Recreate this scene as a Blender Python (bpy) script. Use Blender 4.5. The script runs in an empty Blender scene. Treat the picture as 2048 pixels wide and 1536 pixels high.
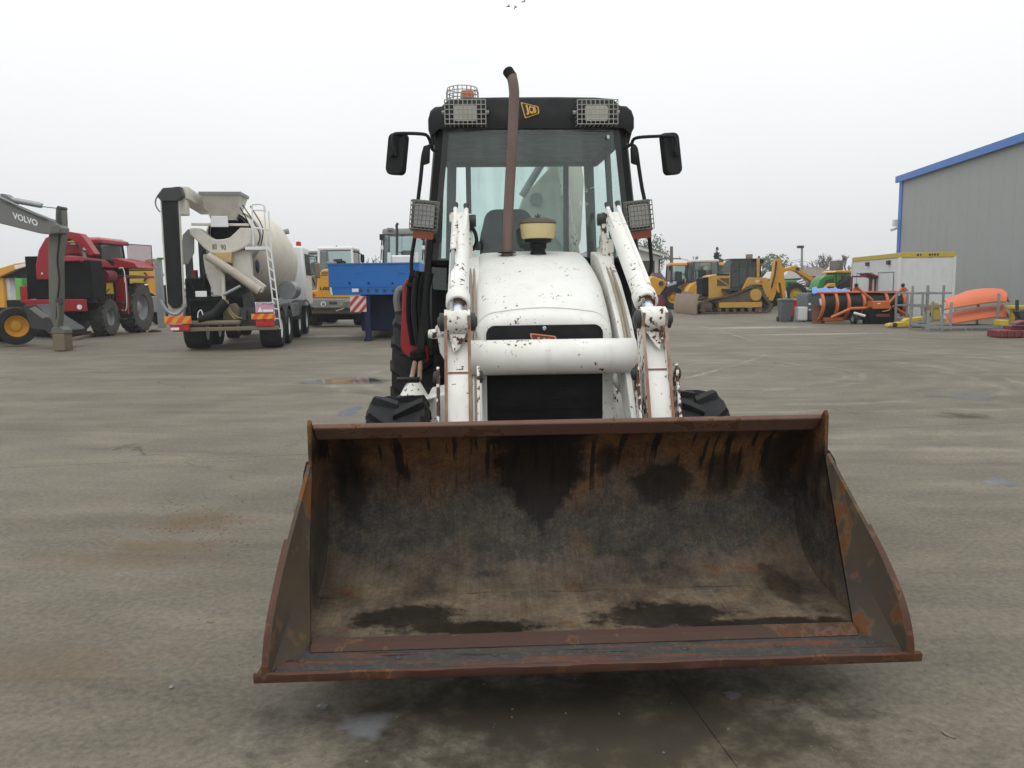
import bpy, math, random
from mathutils import Vector as V, Matrix
random.seed(7)
R = math.radians
sc = bpy.context.scene
col = sc.collection
# ---------------------------------------------------------------- camera
FPX, CAMZ, PITCH, ROLL = 1600.0, 1.62, math.atan(198 / 1600), R(-0.75)
cam_d = bpy.data.cameras.new('camera')
cam = bpy.data.objects.new('camera', cam_d)
col.objects.link(cam)
cam_d.sensor_width, cam_d.lens = 36.0, 36.0 * FPX / 2048
cam_d.clip_start, cam_d.clip_end = 0.1, 3000
CR = Matrix.Rotation(math.pi / 2 - PITCH, 3, 'X') @ Matrix.Rotation(ROLL, 3, 'Z')
cam.matrix_world = Matrix.Translation((0, 0, CAMZ)) @ CR.to_4x4()
sc.camera = cam
# ---------------------------------------------------------------- sky, sun, exposure (overcast, misty)
SUN_EL, SUN_AZ = R(58), R(150)
w = bpy.data.worlds.new('World'); sc.world = w; w.use_nodes = True
nt = w.node_tree; nt.nodes.clear()
def nd(t, ty, **kw):
    n = t.nodes.new(ty)
    for k, v in kw.items():
        if k in n.inputs.keys(): n.inputs[k].default_value = v
        else: setattr(n, k, v)
    return n
def lk(t, a, b): t.links.new(a, b)
out = nd(nt, 'ShaderNodeOutputWorld'); add = nd(nt, 'ShaderNodeAddShader')
bg1 = nd(nt, 'ShaderNodeBackground', Strength=0.05); bg2 = nd(nt, 'ShaderNodeBackground', Strength=1.0)
sky = nd(nt, 'ShaderNodeTexSky', sky_type='NISHITA', sun_disc=False, sun_elevation=SUN_EL, sun_rotation=SUN_AZ, air_density=1.0, dust_density=6.0, ozone_density=1.0)
hsv = nd(nt, 'ShaderNodeHueSaturation', Saturation=0.12, Value=0.25)
tc = nd(nt, 'ShaderNodeTexCoord'); sep = nd(nt, 'ShaderNodeSeparateXYZ')
mr = nd(nt, 'ShaderNodeMapRange'); mr.inputs['From Min'].default_value = 0; mr.inputs['From Max'].default_value = 1
mr.inputs['To Min'].default_value = 0.72; mr.inputs['To Max'].default_value = 1.42
cl = nd(nt, 'ShaderNodeVectorMath', operation='SCALE'); cl.inputs[0].default_value = (0.972, 0.992, 1.0)
nz = nd(nt, 'ShaderNodeTexNoise', Scale=1.6, Detail=4.0); mn = nd(nt, 'ShaderNodeMath', operation='MULTIPLY_ADD'); mn.inputs[1].default_value = 0.12; mn.inputs[2].default_value = 0.94
mm = nd(nt, 'ShaderNodeMath', operation='MULTIPLY')
lk(nt, sky.outputs[0], hsv.inputs['Color']); lk(nt, hsv.outputs[0], bg1.inputs[0])
lk(nt, tc.outputs['Generated'], sep.inputs[0]); zc = nd(nt, 'ShaderNodeMath', operation='MAXIMUM'); lk(nt, sep.outputs['Z'], zc.inputs[0]); zc.inputs[1].default_value = 0.0; zp = nd(nt, 'ShaderNodeMath', operation='POWER'); lk(nt, zc.outputs[0], zp.inputs[0]); zp.inputs[1].default_value = 0.7; lk(nt, zp.outputs[0], mr.inputs['Value'])
lk(nt, tc.outputs['Generated'], nz.inputs['Vector']); lk(nt, nz.outputs['Fac'], mn.inputs[0])
lk(nt, mr.outputs[0], mm.inputs[0]); lk(nt, mn.outputs[0], mm.inputs[1])
lk(nt, mm.outputs[0], cl.inputs['Scale']); lk(nt, cl.outputs[0], bg2.inputs[0])
lk(nt, bg1.outputs[0], add.inputs[0]); lk(nt, bg2.outputs[0], add.inputs[1]); lk(nt, add.outputs[0], out.inputs[0])
sun_d = bpy.data.lights.new('sun', 'SUN'); sun_d.energy = 0.5; sun_d.angle = R(40); sun_d.color = (1.0, 0.97, 0.93)
sun = bpy.data.objects.new('sun', sun_d); col.objects.link(sun)
sun.rotation_euler = (math.pi / 2 - SUN_EL, 0, R(-28)); sun.location = (0, 0, 30)
sc.view_settings.view_transform = 'Standard'; sc.view_settings.look = 'None'
sc.view_settings.exposure = 0.0; sc.view_settings.gamma = 1.0; sc.view_settings.use_curve_mapping = False
sc.cycles.volume_step_rate = 4.0; sc.cycles.volume_bounces = 0; sc.cycles.max_bounces = 8; sc.cycles.transparent_max_bounces = 12
sc.cycles.use_denoising = True

# ---------------------------------------------------------------- measuring: a photo pixel (2048x1536) -> a point on a real plane
def ray(px, py): return CR @ V(((px - 1024) / FPX, -(py - 768) / FPX, -1))
class Fr:
    """a vehicle's own frame: origin on the ground, yaw in degrees, x right, y away, z up"""
    def __init__(s, ox, oy, yaw=0, oz=0):
        s.o = V((ox, oy, oz)); s.yaw = R(yaw); s.M = Matrix.Rotation(s.yaw, 3, 'Z')
        s.c = s.M.transposed() @ (V((0, 0, CAMZ)) - s.o)
    def _r(s, px, py): return s.M.transposed() @ ray(px, py)
    def y(s, px, py, y):
        d = s._r(px, py); return s.c + d * ((y - s.c.y) / d.y)
    def x(s, px, py, x):
        d = s._r(px, py); return s.c + d * ((x - s.c.x) / d.x)
    def z(s, px, py, z=0):
        d = s._r(px, py); return s.c + d * ((z - s.c.z) / d.z)
    def root(s, name, label, cat, group=None):
        o = bpy.data.objects.new(name, None); col.objects.link(o)
        o.empty_display_size = 0.3; o.location = s.o; o.rotation_euler = (0, 0, s.yaw)
        return tag(o, label, cat, group)
def tag(o, label=None, cat=None, group=None, kind=None):
    if label: o['label'] = label
    if cat: o['category'] = cat
    if group: o['group'] = group
    if kind: o['kind'] = kind
    return o
W0 = Fr(0, 0, 0)
# ---------------------------------------------------------------- mesh builder
class G:
    def __init__(s, M=None): s.v = []; s.f = []; s.M = M
    def add(s, vs, fs):
        b = len(s.v)
        for p in vs:
            p = V(p); s.v.append(s.M @ p if s.M else p)
        s.f += [tuple(i + b for i in f) for f in fs]; return s
    def box(s, x0, x1, y0, y1, z0, z1):
        vs = [(x, y, z) for x in (x0, x1) for y in (y0, y1) for z in (z0, z1)]
        return s.add(vs, [(0, 1, 3, 2), (4, 6, 7, 5), (0, 4, 5, 1), (2, 3, 7, 6), (0, 2, 6, 4), (1, 5, 7, 3)])
    def prism(s, poly, ext):
        e = V(ext); n = len(poly); p = [V(q) for q in poly]
        nrm = V((0, 0, 0))
        for i in range(n): nrm += (p[i] - p[0]).cross(p[(i + 1) % n] - p[0])
        if nrm.dot(e) > 0: p = p[::-1]
        vs = p + [q + e for q in p]
        fs = [tuple(range(n)), tuple(range(2 * n - 1, n - 1, -1))] + [(i, i + n, (i + 1) % n + n, (i + 1) % n) for i in range(n)]
        return s.add(vs, fs)
    def loft(s, rings, closed=True, cap=True):
        n = len(rings[0]); vs = [p for r in rings for p in r]; fs = []
        for k in range(len(rings) - 1):
            for i in range(n if closed else n - 1):
                a, b = k * n + i, k * n + (i + 1) % n
                fs.append((a, b, b + n, a + n))
        if cap and closed:
            fs.append(tuple(range(n))[::-1]); m = (len(rings) - 1) * n; fs.append(tuple(range(m, m + n)))
        return s.add(vs, fs)
    def tube(s, pts, r, n=8, cap=True):
        pts = [V(p) for p in pts]; rs = r if isinstance(r, (list, tuple)) else [r] * len(pts); rings = []; u = None
        for i, p in enumerate(pts):
            t = (pts[min(i + 1, len(pts) - 1)] - pts[max(i - 1, 0)]).normalized()
            if u is None: u = t.orthogonal().normalized()
            else: u = (u - t * u.dot(t)).normalized()
            w_ = t.cross(u)
            rings.append([p + (u * math.cos(a) + w_ * math.sin(a)) * rs[i] for a in [2 * math.pi * k / n for k in range(n)]])
        return s.loft(rings, True, cap)
    def bar(s, p0, p1, a, b, up=(0, 0, 1)):
        p0, p1 = V(p0), V(p1); t = (p1 - p0).normalized(); x = t.cross(V(up))
        if x.length < 1e-4: x = t.orthogonal()
        x.normalize(); z = x.cross(t)
        rings = [[p + x * a / 2 * i + z * b / 2 * j for i, j in ((-1, -1), (1, -1), (1, 1), (-1, 1))] for p in (p0, p1)]
        return s.loft(rings)
    def lathe(s, prof, o, axis='z', n=24, cap=True):
        o = V(o); rings = []
        for r, h in prof:
            ring = []
            for k in range(n):
                a = 2 * math.pi * k / n; c, d = r * math.cos(a), r * math.sin(a)
                ring.append(o + (V((c, d, h)) if axis == 'z' else V((h, c, d)) if axis == 'x' else V((d, h, c))))
            rings.append(ring)
        return s.loft(rings, True, cap)
    def mesh(s, name, smooth=35):
        m = bpy.data.meshes.new(name); m.from_pydata([tuple(p) for p in s.v], [], s.f); m.validate()
        import bmesh
        b = bmesh.new(); b.from_mesh(m); bmesh.ops.recalc_face_normals(b, faces=b.faces); b.to_mesh(m); b.free()
        if smooth:
            m.polygons.foreach_set('use_smooth', [True] * len(m.polygons)); m.set_sharp_from_angle(angle=R(smooth))
        m.update(); return m
    def build(s, name, mat, parent=None, bevel=0, smooth=35):
        return mobj(name, s.mesh(name, smooth), mat, parent, bevel)
def mobj(name, m, mat=None, parent=None, bevel=0, loc=None):
    o = bpy.data.objects.new(name, m); col.objects.link(o)
    if mat is not None and not m.materials: m.materials.append(mat)
    if parent is not None: o.parent = parent
    if loc is not None: o.location = loc
    if bevel:
        b = o.modifiers.new('bevel', 'BEVEL'); b.width = bevel; b.segments = 2; b.limit_method = 'ANGLE'; b.angle_limit = R(40)
    return o
def copy_tree(o, parent=None):
    c = o.copy(); col.objects.link(c); c.parent = parent
    for ch in list(o.children): copy_tree(ch, c)
    return c
def rrect(x0, x1, z0, z1, r, n=4, y=0):
    pts = []
    for cx, cz, a0 in ((x1 - r, z1 - r, 0), (x0 + r, z1 - r, 90), (x0 + r, z0 + r, 180), (x1 - r, z0 + r, 270)):
        for k in range(n + 1):
            a = R(a0 + 90 * k / n); pts.append(V((cx + r * math.cos(a), y, cz + r * math.sin(a))))
    return pts
def smooth_path(pts, n=6):
    pts = [V(p) for p in pts]; P = [pts[0]] + pts + [pts[-1]]; o = []
    for i in range(1, len(P) - 2):
        for k in range(n):
            t = k / n; a, b, c, d = P[i - 1:i + 3]
            o.append(0.5 * ((2 * b) + (c - a) * t + (2 * a - 5 * b + 4 * c - d) * t * t + (3 * b - a - 3 * c + d) * t ** 3))
    return o + [pts[-1]]
def text(name, s, o, X, Z, mat, parent=None, thick=0.003, bold=0.0):
    """lettering as a thin mesh filling the parallelogram o, o+X, o+Z"""
    cu = bpy.data.curves.new('t', 'FONT'); cu.body = s; cu.offset = bold; cu.resolution_u = 3
    t = bpy.data.objects.new('t', cu); m0 = t.to_mesh()
    vs = [v.co.copy() for v in m0.vertices]; fs = [tuple(p.vertices) for p in m0.polygons]; t.to_mesh_clear()
    bpy.data.objects.remove(t); bpy.data.curves.remove(cu)
    x0, x1 = min(v.x for v in vs), max(v.x for v in vs); y0, y1 = min(v.y for v in vs), max(v.y for v in vs)
    o, X, Z = V(o), V(X), V(Z); nrm = X.cross(Z).normalized()
    g = G(); g.add([o + X * ((v.x - x0) / (x1 - x0)) + Z * ((v.y - y0) / (y1 - y0)) + nrm * thick for v in vs], fs)
    m = bpy.data.meshes.new(name); m.from_pydata([tuple(p) for p in g.v], [], g.f); m.update()
    return mobj(name, m, mat, parent)

# ---------------------------------------------------------------- procedural materials
def ramp(t, fac, stops, interp='LINEAR'):
    r = nd(t, 'ShaderNodeValToRGB'); e = r.color_ramp.elements; r.color_ramp.interpolation = interp
    while len(e) < len(stops): e.new(0.5)
    for k, (p, c) in enumerate(stops):
        e[k].position = p; e[k].color = (c, c, c, 1) if isinstance(c, (int, float)) else (*c, 1)
    if fac is not None: lk(t, fac, r.inputs[0])
    return r.outputs[0]
def mixc(t, fac, a, b, mode='MIX'):
    m = nd(t, 'ShaderNodeMix', data_type='RGBA', blend_type=mode)
    for s_, v in ((m.inputs[0], fac), (m.inputs[6], a), (m.inputs[7], b)):
        if hasattr(v, 'links') or hasattr(v, 'is_linked'): lk(t, v, s_)
        elif isinstance(v, (int, float)): s_.default_value = v
        else: s_.default_value = (*v, 1)
    return m.outputs[2]
def math_(t, op, a, b=None, c=None, clamp=False):
    m = nd(t, 'ShaderNodeMath', operation=op); m.use_clamp = clamp
    for i, v in enumerate((a, b, c)):
        if v is None: continue
        if isinstance(v, (int, float)): m.inputs[i].default_value = v
        else: lk(t, v, m.inputs[i])
    return m.outputs[0]
def noise(t, vec, scale, detail=3.0, rough=0.55, dist=0.0):
    n = nd(t, 'ShaderNodeTexNoise', Scale=scale, Detail=detail, Roughness=rough, Distortion=dist)
    if vec is not None: lk(t, vec, n.inputs['Vector'])
    return n.outputs['Fac']
def mapping(t, vec, scale=(1, 1, 1), loc=(0, 0, 0), rot=(0, 0, 0)):
    m = nd(t, 'ShaderNodeMapping'); m.inputs['Scale'].default_value = scale; m.inputs['Location'].default_value = loc; m.inputs['Rotation'].default_value = rot
    lk(t, vec, m.inputs['Vector']); return m.outputs[0]
def newmat(name):
    m = bpy.data.materials.new(name); m.use_nodes = True; t = m.node_tree; t.nodes.clear()
    o = nd(t, 'ShaderNodeOutputMaterial'); b = nd(t, 'ShaderNodeBsdfPrincipled'); lk(t, b.outputs[0], o.inputs[0])
    c = nd(t, 'ShaderNodeTexCoord').outputs['Object']
    return m, t, b, c, o
def paint(name, c, rough=0.45, var=0.12, chips=None, chipscale=22, chipcol=(0.045, 0.03, 0.022), dirt=0.25, dirtcol=(0.17, 0.145, 0.115), metal=0.0, bump=0.05, streak=0.0, spec=0.5):
    m, t, b, vec, o = newmat(name)
    base = mixc(t, noise(t, vec, 2.3, 4), tuple(x * (1 - var) for x in c), tuple(min(1, x * (1 + var)) for x in c))
    d = ramp(t, noise(t, vec, 3.1, 6, 0.65), [(0.45, 0.0), (0.8, 1.0)])
    base = mixc(t, math_(t, 'MULTIPLY', d, dirt), base, dirtcol)
    r = ramp(t, noise(t, vec, 9, 4), [(0.3, max(0, rough - 0.1)), (0.75, min(1, rough + 0.15))])
    if streak:
        sv = mapping(t, vec, (14, 14, 0.9)); st = ramp(t, noise(t, sv, 1.0, 3), [(0.55, 0.0), (0.75, 1.0)])
        base = mixc(t, math_(t, 'MULTIPLY', st, streak), base, dirtcol)
    if chips:
        nn = math_(t, 'ADD', math_(t, 'MULTIPLY', noise(t, vec, chipscale, 3, 0.6), 0.65), math_(t, 'MULTIPLY', noise(t, vec, chipscale * 0.16, 2), 0.35))
        ch = ramp(t, nn, [(chips, 0.0), (chips + 0.012, 1.0)])
        halo = ramp(t, nn, [(chips - 0.035, 0.0), (chips + 0.02, 1.0)])
        base = mixc(t, math_(t, 'MULTIPLY', halo, 0.35), base, (0.30, 0.16, 0.07))
        rustc = mixc(t, noise(t, vec, 40, 3), chipcol, (0.13, 0.055, 0.022))
        base = mixc(t, ch, base, rustc); r = mixc(t, ch, r, (0.85, 0.85, 0.85))
        bp = nd(t, 'ShaderNodeBump', Strength=0.35, Distance=0.002); bp.invert = True; lk(t, ch, bp.inputs['Height']); lk(t, bp.outputs[0], b.inputs['Normal'])
    elif bump:
        bp = nd(t, 'ShaderNodeBump', Strength=bump, Distance=0.01); lk(t, noise(t, vec, 12, 4), bp.inputs['Height']); lk(t, bp.outputs[0], b.inputs['Normal'])
    lk(t, base, b.inputs['Base Color']); lk(t, r, b.inputs['Roughness']); b.inputs['Metallic'].default_value = metal; b.inputs['Specular IOR Level'].default_value = spec
    return m
def glassy(name, tint, refl=0.08, rough=0.02, haze=0.06, hazecol=(0.5, 0.55, 0.55), fres=True):
    """a thin pane: tinted see-through, fresnel reflection and a film of dirt"""
    m, t, b, vec, o = newmat(name)
    tr = nd(t, 'ShaderNodeBsdfTransparent'); tr.inputs[0].default_value = (*tint, 1)
    gl = nd(t, 'ShaderNodeBsdfGlossy'); gl.inputs['Roughness'].default_value = rough
    fr = nd(t, 'ShaderNodeFresnel', IOR=1.45)
    mx = nd(t, 'ShaderNodeMixShader'); mx.inputs[0].default_value = refl
    if fres: lk(t, math_(t, 'ADD', fr.outputs[0], refl - 0.04, clamp=True), mx.inputs[0])
    lk(t, tr.outputs[0], mx.inputs[1]); lk(t, gl.outputs[0], mx.inputs[2])
    df = nd(t, 'ShaderNodeBsdfDiffuse'); df.inputs[0].default_value = (*hazecol, 1)
    n1 = ramp(t, noise(t, mapping(t, vec, (9, 9, 1.2)), 1.0, 5), [(0.35, 0.3), (0.8, 1.6)])
    mx2 = nd(t, 'ShaderNodeMixShader'); lk(t, math_(t, 'MULTIPLY', n1, haze, clamp=True), mx2.inputs[0]); lk(t, mx.outputs[0], mx2.inputs[1]); lk(t, df.outputs[0], mx2.inputs[2])
    lk(t, mx2.outputs[0], o.inputs[0]); t.nodes.remove(b)
    return m
M = {}
M['white'] = paint('white_paint', (0.76, 0.76, 0.72), 0.45, 0.04, chips=0.618, chipscale=34, chipcol=(0.025, 0.02, 0.016), dirt=0.30, dirtcol=(0.40, 0.36, 0.29), streak=0.22)
M['white_chip'] = paint('white_paint_chipped', (0.74, 0.74, 0.69), 0.5, 0.05, chips=0.552, chipscale=30, chipcol=(0.03, 0.022, 0.018), dirt=0.45, dirtcol=(0.32, 0.23, 0.15), streak=0.35)
M['white_worn'] = paint('white_paint_worn', (0.72, 0.71, 0.66), 0.55, 0.05, chips=0.475, chipscale=26, chipcol=(0.03, 0.022, 0.018), dirt=0.4, dirtcol=(0.30, 0.19, 0.11))
M['rust'] = paint('rust_brown', (0.16, 0.068, 0.034), 0.75, 0.35, dirt=0.5, dirtcol=(0.07, 0.04, 0.028))
M['rust_edge'] = paint('rusty_edge', (0.23, 0.12, 0.07), 0.7, 0.3, chips=0.6, chipscale=18, chipcol=(0.06, 0.03, 0.02), dirt=0.95, dirtcol=(0.52, 0.47, 0.40))
M['exhaust'] = paint('exhaust_rust', (0.15, 0.10, 0.085), 0.6, 0.25, dirt=0.6, dirtcol=(0.10, 0.055, 0.04), streak=0.3)
M['black'] = paint('black_plastic', (0.010, 0.011, 0.0115), 0.5, 0.2, dirt=0.2, dirtcol=(0.045, 0.043, 0.038), spec=0.22)
M['black_matt'] = paint('black_matt', (0.006, 0.0065, 0.007), 0.7, 0.2, dirt=0.2, dirtcol=(0.025, 0.024, 0.022), spec=0.15)
M['dkgrey'] = paint('dark_grey_paint', (0.042, 0.046, 0.048), 0.5, 0.2, dirt=0.35, dirtcol=(0.09, 0.08, 0.065), spec=0.3)
M['grey'] = paint('grey_paint', (0.22, 0.225, 0.22), 0.5, 0.12, dirt=0.4)
M['steel'] = paint('galvanised_steel', (0.30, 0.32, 0.33), 0.45, 0.12, dirt=0.25, metal=0.5)
M['chrome'] = paint('chrome_rod', (0.62, 0.66, 0.72), 0.2, 0.03, dirt=0.05, metal=0.9)
M['rubber'] = paint('tyre_rubber', (0.020, 0.021, 0.022), 0.75, 0.2, dirt=0.6, dirtcol=(0.06, 0.056, 0.048), bump=0.3, spec=0.25)
M['rubber_dusty'] = paint('tyre_rubber_dusty', (0.055, 0.055, 0.05), 0.85, 0.2, dirt=0.9, dirtcol=(0.16, 0.14, 0.115), bump=0.3)
M['hose'] = paint('hydraulic_hose', (0.30, 0.26, 0.19), 0.6, 0.15, dirt=0.4, dirtcol=(0.12, 0.09, 0.06))
M['yellow'] = paint('machine_yellow', (0.62, 0.30, 0.018), 0.45, 0.08, dirt=0.35, dirtcol=(0.28, 0.19, 0.09))
M['dozer_y'] = paint('dozer_yellow', (0.50, 0.285, 0.045), 0.5, 0.1, dirt=0.45, dirtcol=(0.25, 0.17, 0.09))
M['orange'] = paint('plough_orange', (0.52, 0.125, 0.028), 0.5, 0.1, dirt=0.35, dirtcol=(0.33, 0.15, 0.08))
M['salmon'] = paint('faded_orange', (0.60, 0.145, 0.058), 0.6, 0.08, dirt=0.2, dirtcol=(0.45, 0.2, 0.12))
M['red'] = paint('machine_red', (0.30, 0.012, 0.018), 0.4, 0.12, dirt=0.3, dirtcol=(0.16, 0.04, 0.035))
M['dkred'] = paint('dark_red_paint', (0.17, 0.022, 0.032), 0.55, 0.2, dirt=0.35, dirtcol=(0.09, 0.05, 0.04))
M['blue'] = paint('trailer_blue', (0.003, 0.12, 0.42), 0.5, 0.08, dirt=0.2, dirtcol=(0.03, 0.12, 0.30), streak=0.12)
M['dkblue'] = paint('dark_blue', (0.008, 0.014, 0.055), 0.6, 0.2, dirt=0.3, dirtcol=(0.02, 0.02, 0.03), spec=0.25)
M['green'] = paint('tractor_green', (0.025, 0.20, 0.035), 0.45, 0.15, dirt=0.25)
M['ltgreen'] = paint('light_green', (0.09, 0.42, 0.07), 0.5, 0.1, dirt=0.2)
M['cream'] = paint('mixer_cream', (0.62, 0.60, 0.53), 0.55, 0.08, dirt=0.5, dirtcol=(0.33, 0.30, 0.25), streak=0.3)
M['offwhite'] = paint('clean_white', (0.74, 0.75, 0.75), 0.35, 0.04, dirt=0.12)
M['panel_w'] = paint('container_white', (0.62, 0.64, 0.63), 0.5, 0.04, dirt=0.15, streak=0.1)
M['ctn_y'] = paint('container_yellow', (0.50, 0.37, 0.03), 0.5, 0.1, dirt=0.3)
M['gold'] = paint('badge_gold', (0.72, 0.42, 0.06), 0.4, 0.05, dirt=0.1)
M['badge_o'] = paint('badge_orange', (0.62, 0.24, 0.11), 0.5, 0.05, dirt=0.15)
M['badge_b'] = paint('badge_brown', (0.10, 0.035, 0.022), 0.5, 0.1, dirt=0.1)
M['letter_w'] = paint('letter_white', (0.72, 0.74, 0.75), 0.5, 0.04, dirt=0.1)
M['letter_k'] = paint('letter_black', (0.02, 0.02, 0.022), 0.5, 0.1, dirt=0.1)
M['amber'] = paint('amber_lens', (0.62, 0.11, 0.018), 0.25, 0.08, dirt=0.1)
M['amber_dk'] = paint('amber_lens_dark', (0.24, 0.045, 0.015), 0.3, 0.1, dirt=0.2, dirtcol=(0.08, 0.03, 0.02))
M['lens'] = paint('lamp_lens', (0.50, 0.49, 0.42), 0.25, 0.25, dirt=0.4, dirtcol=(0.25, 0.24, 0.2), bump=0.4)
M['lens_g'] = paint('headlamp_lens', (0.38, 0.385, 0.375), 0.15, 0.5, dirt=0.5, dirtcol=(0.5, 0.5, 0.48), bump=0.5)
M['lens_r'] = paint('tail_lens', (0.45, 0.012, 0.015), 0.25, 0.1, dirt=0.2)
M['wire'] = paint('wire_guard', (0.30, 0.30, 0.28), 0.5, 0.1, dirt=0.3)
M['wire_dk'] = paint('wire_guard_dark', (0.15, 0.15, 0.135), 0.55, 0.15, dirt=0.4)
M['bowl'] = paint('plastic_bowl', (0.56, 0.47, 0.24), 0.35, 0.06, dirt=0.3, dirtcol=(0.32, 0.25, 0.12))
M['lid'] = paint('dusty_lid', (0.085, 0.068, 0.05), 0.7, 0.2, dirt=0.5, dirtcol=(0.2, 0.16, 0.11))
M['seat'] = paint('seat_fabric', (0.035, 0.042, 0.045), 0.9, 0.2, dirt=0.2)
M['volvo'] = paint('excavator_grey', (0.145, 0.15, 0.145), 0.5, 0.08, dirt=0.35, dirtcol=(0.17, 0.15, 0.12))
M['stick'] = paint('excavator_stick', (0.115, 0.12, 0.10), 0.6, 0.12, dirt=0.5, dirtcol=(0.16, 0.14, 0.10))
M['mud'] = paint('dried_mud', (0.17, 0.135, 0.09), 0.9, 0.2, dirt=0.5, dirtcol=(0.10, 0.08, 0.055), bump=0.5)
M['blade'] = paint('dozer_blade', (0.27, 0.20, 0.145), 0.7, 0.15, dirt=0.5, dirtcol=(0.19, 0.12, 0.085), streak=0.3)
M['track'] = paint('track_steel', (0.085, 0.065, 0.045), 0.8, 0.25, dirt=0.6, dirtcol=(0.17, 0.13, 0.085))
M['house'] = paint('house_render', (0.60, 0.60, 0.58), 0.9, 0.04, dirt=0.15)
M['roof_b'] = paint('brown_roof', (0.17, 0.135, 0.115), 0.85, 0.1, dirt=0.3)
M['wood'] = paint('pole_wood', (0.15, 0.13, 0.11), 0.9, 0.2, dirt=0.3)
M['bark'] = paint('bark', (0.10, 0.085, 0.07), 0.95, 0.2, dirt=0.2)
M['needle'] = paint('spruce_needles', (0.035, 0.06, 0.045), 0.9, 0.3, dirt=0.1)
M['leaf'] = paint('shrub_leaves', (0.09, 0.13, 0.075), 0.9, 0.3, dirt=0.1)
M['tarp'] = paint('blue_tarp', (0.06, 0.20, 0.55), 0.4, 0.15, dirt=0.1, bump=0.3)
M['bin'] = paint('bin_grey', (0.085, 0.095, 0.10), 0.55, 0.1, dirt=0.25)
M['binred'] = paint('bin_red', (0.50, 0.02, 0.035), 0.5, 0.08, dirt=0.2)
M['pink'] = paint('faded_pink', (0.55, 0.28, 0.42), 0.6, 0.05, dirt=0.15)
M['glass'] = glassy('cab_glass', (0.90, 0.97, 0.955), 0.05, 0.015, 0.085, (0.40, 0.48, 0.47))
M['glass_bg'] = glassy('machine_glass', (0.80, 0.86, 0.86), 0.07, 0.03, 0.05)
M['glass_red'] = glassy('smoked_glass', (0.76, 0.69, 0.70), 0.06, 0.03, 0.06)
M['glass_side'] = glassy('side_glass', (0.94, 0.985, 0.975), 0.04, 0.03, 0.05, (0.42, 0.50, 0.48), False)
M['white_hood'] = paint('white_bonnet_paint', (0.75, 0.75, 0.715), 0.42, 0.04, chips=0.640, chipscale=42, chipcol=(0.025, 0.02, 0.016), dirt=0.22, dirtcol=(0.42, 0.38, 0.31), streak=0.15)
M['grille'] = paint('dusty_grille', (0.010, 0.0105, 0.011), 0.7, 0.3, dirt=0.7, dirtcol=(0.040, 0.040, 0.037), spec=0.2)
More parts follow.
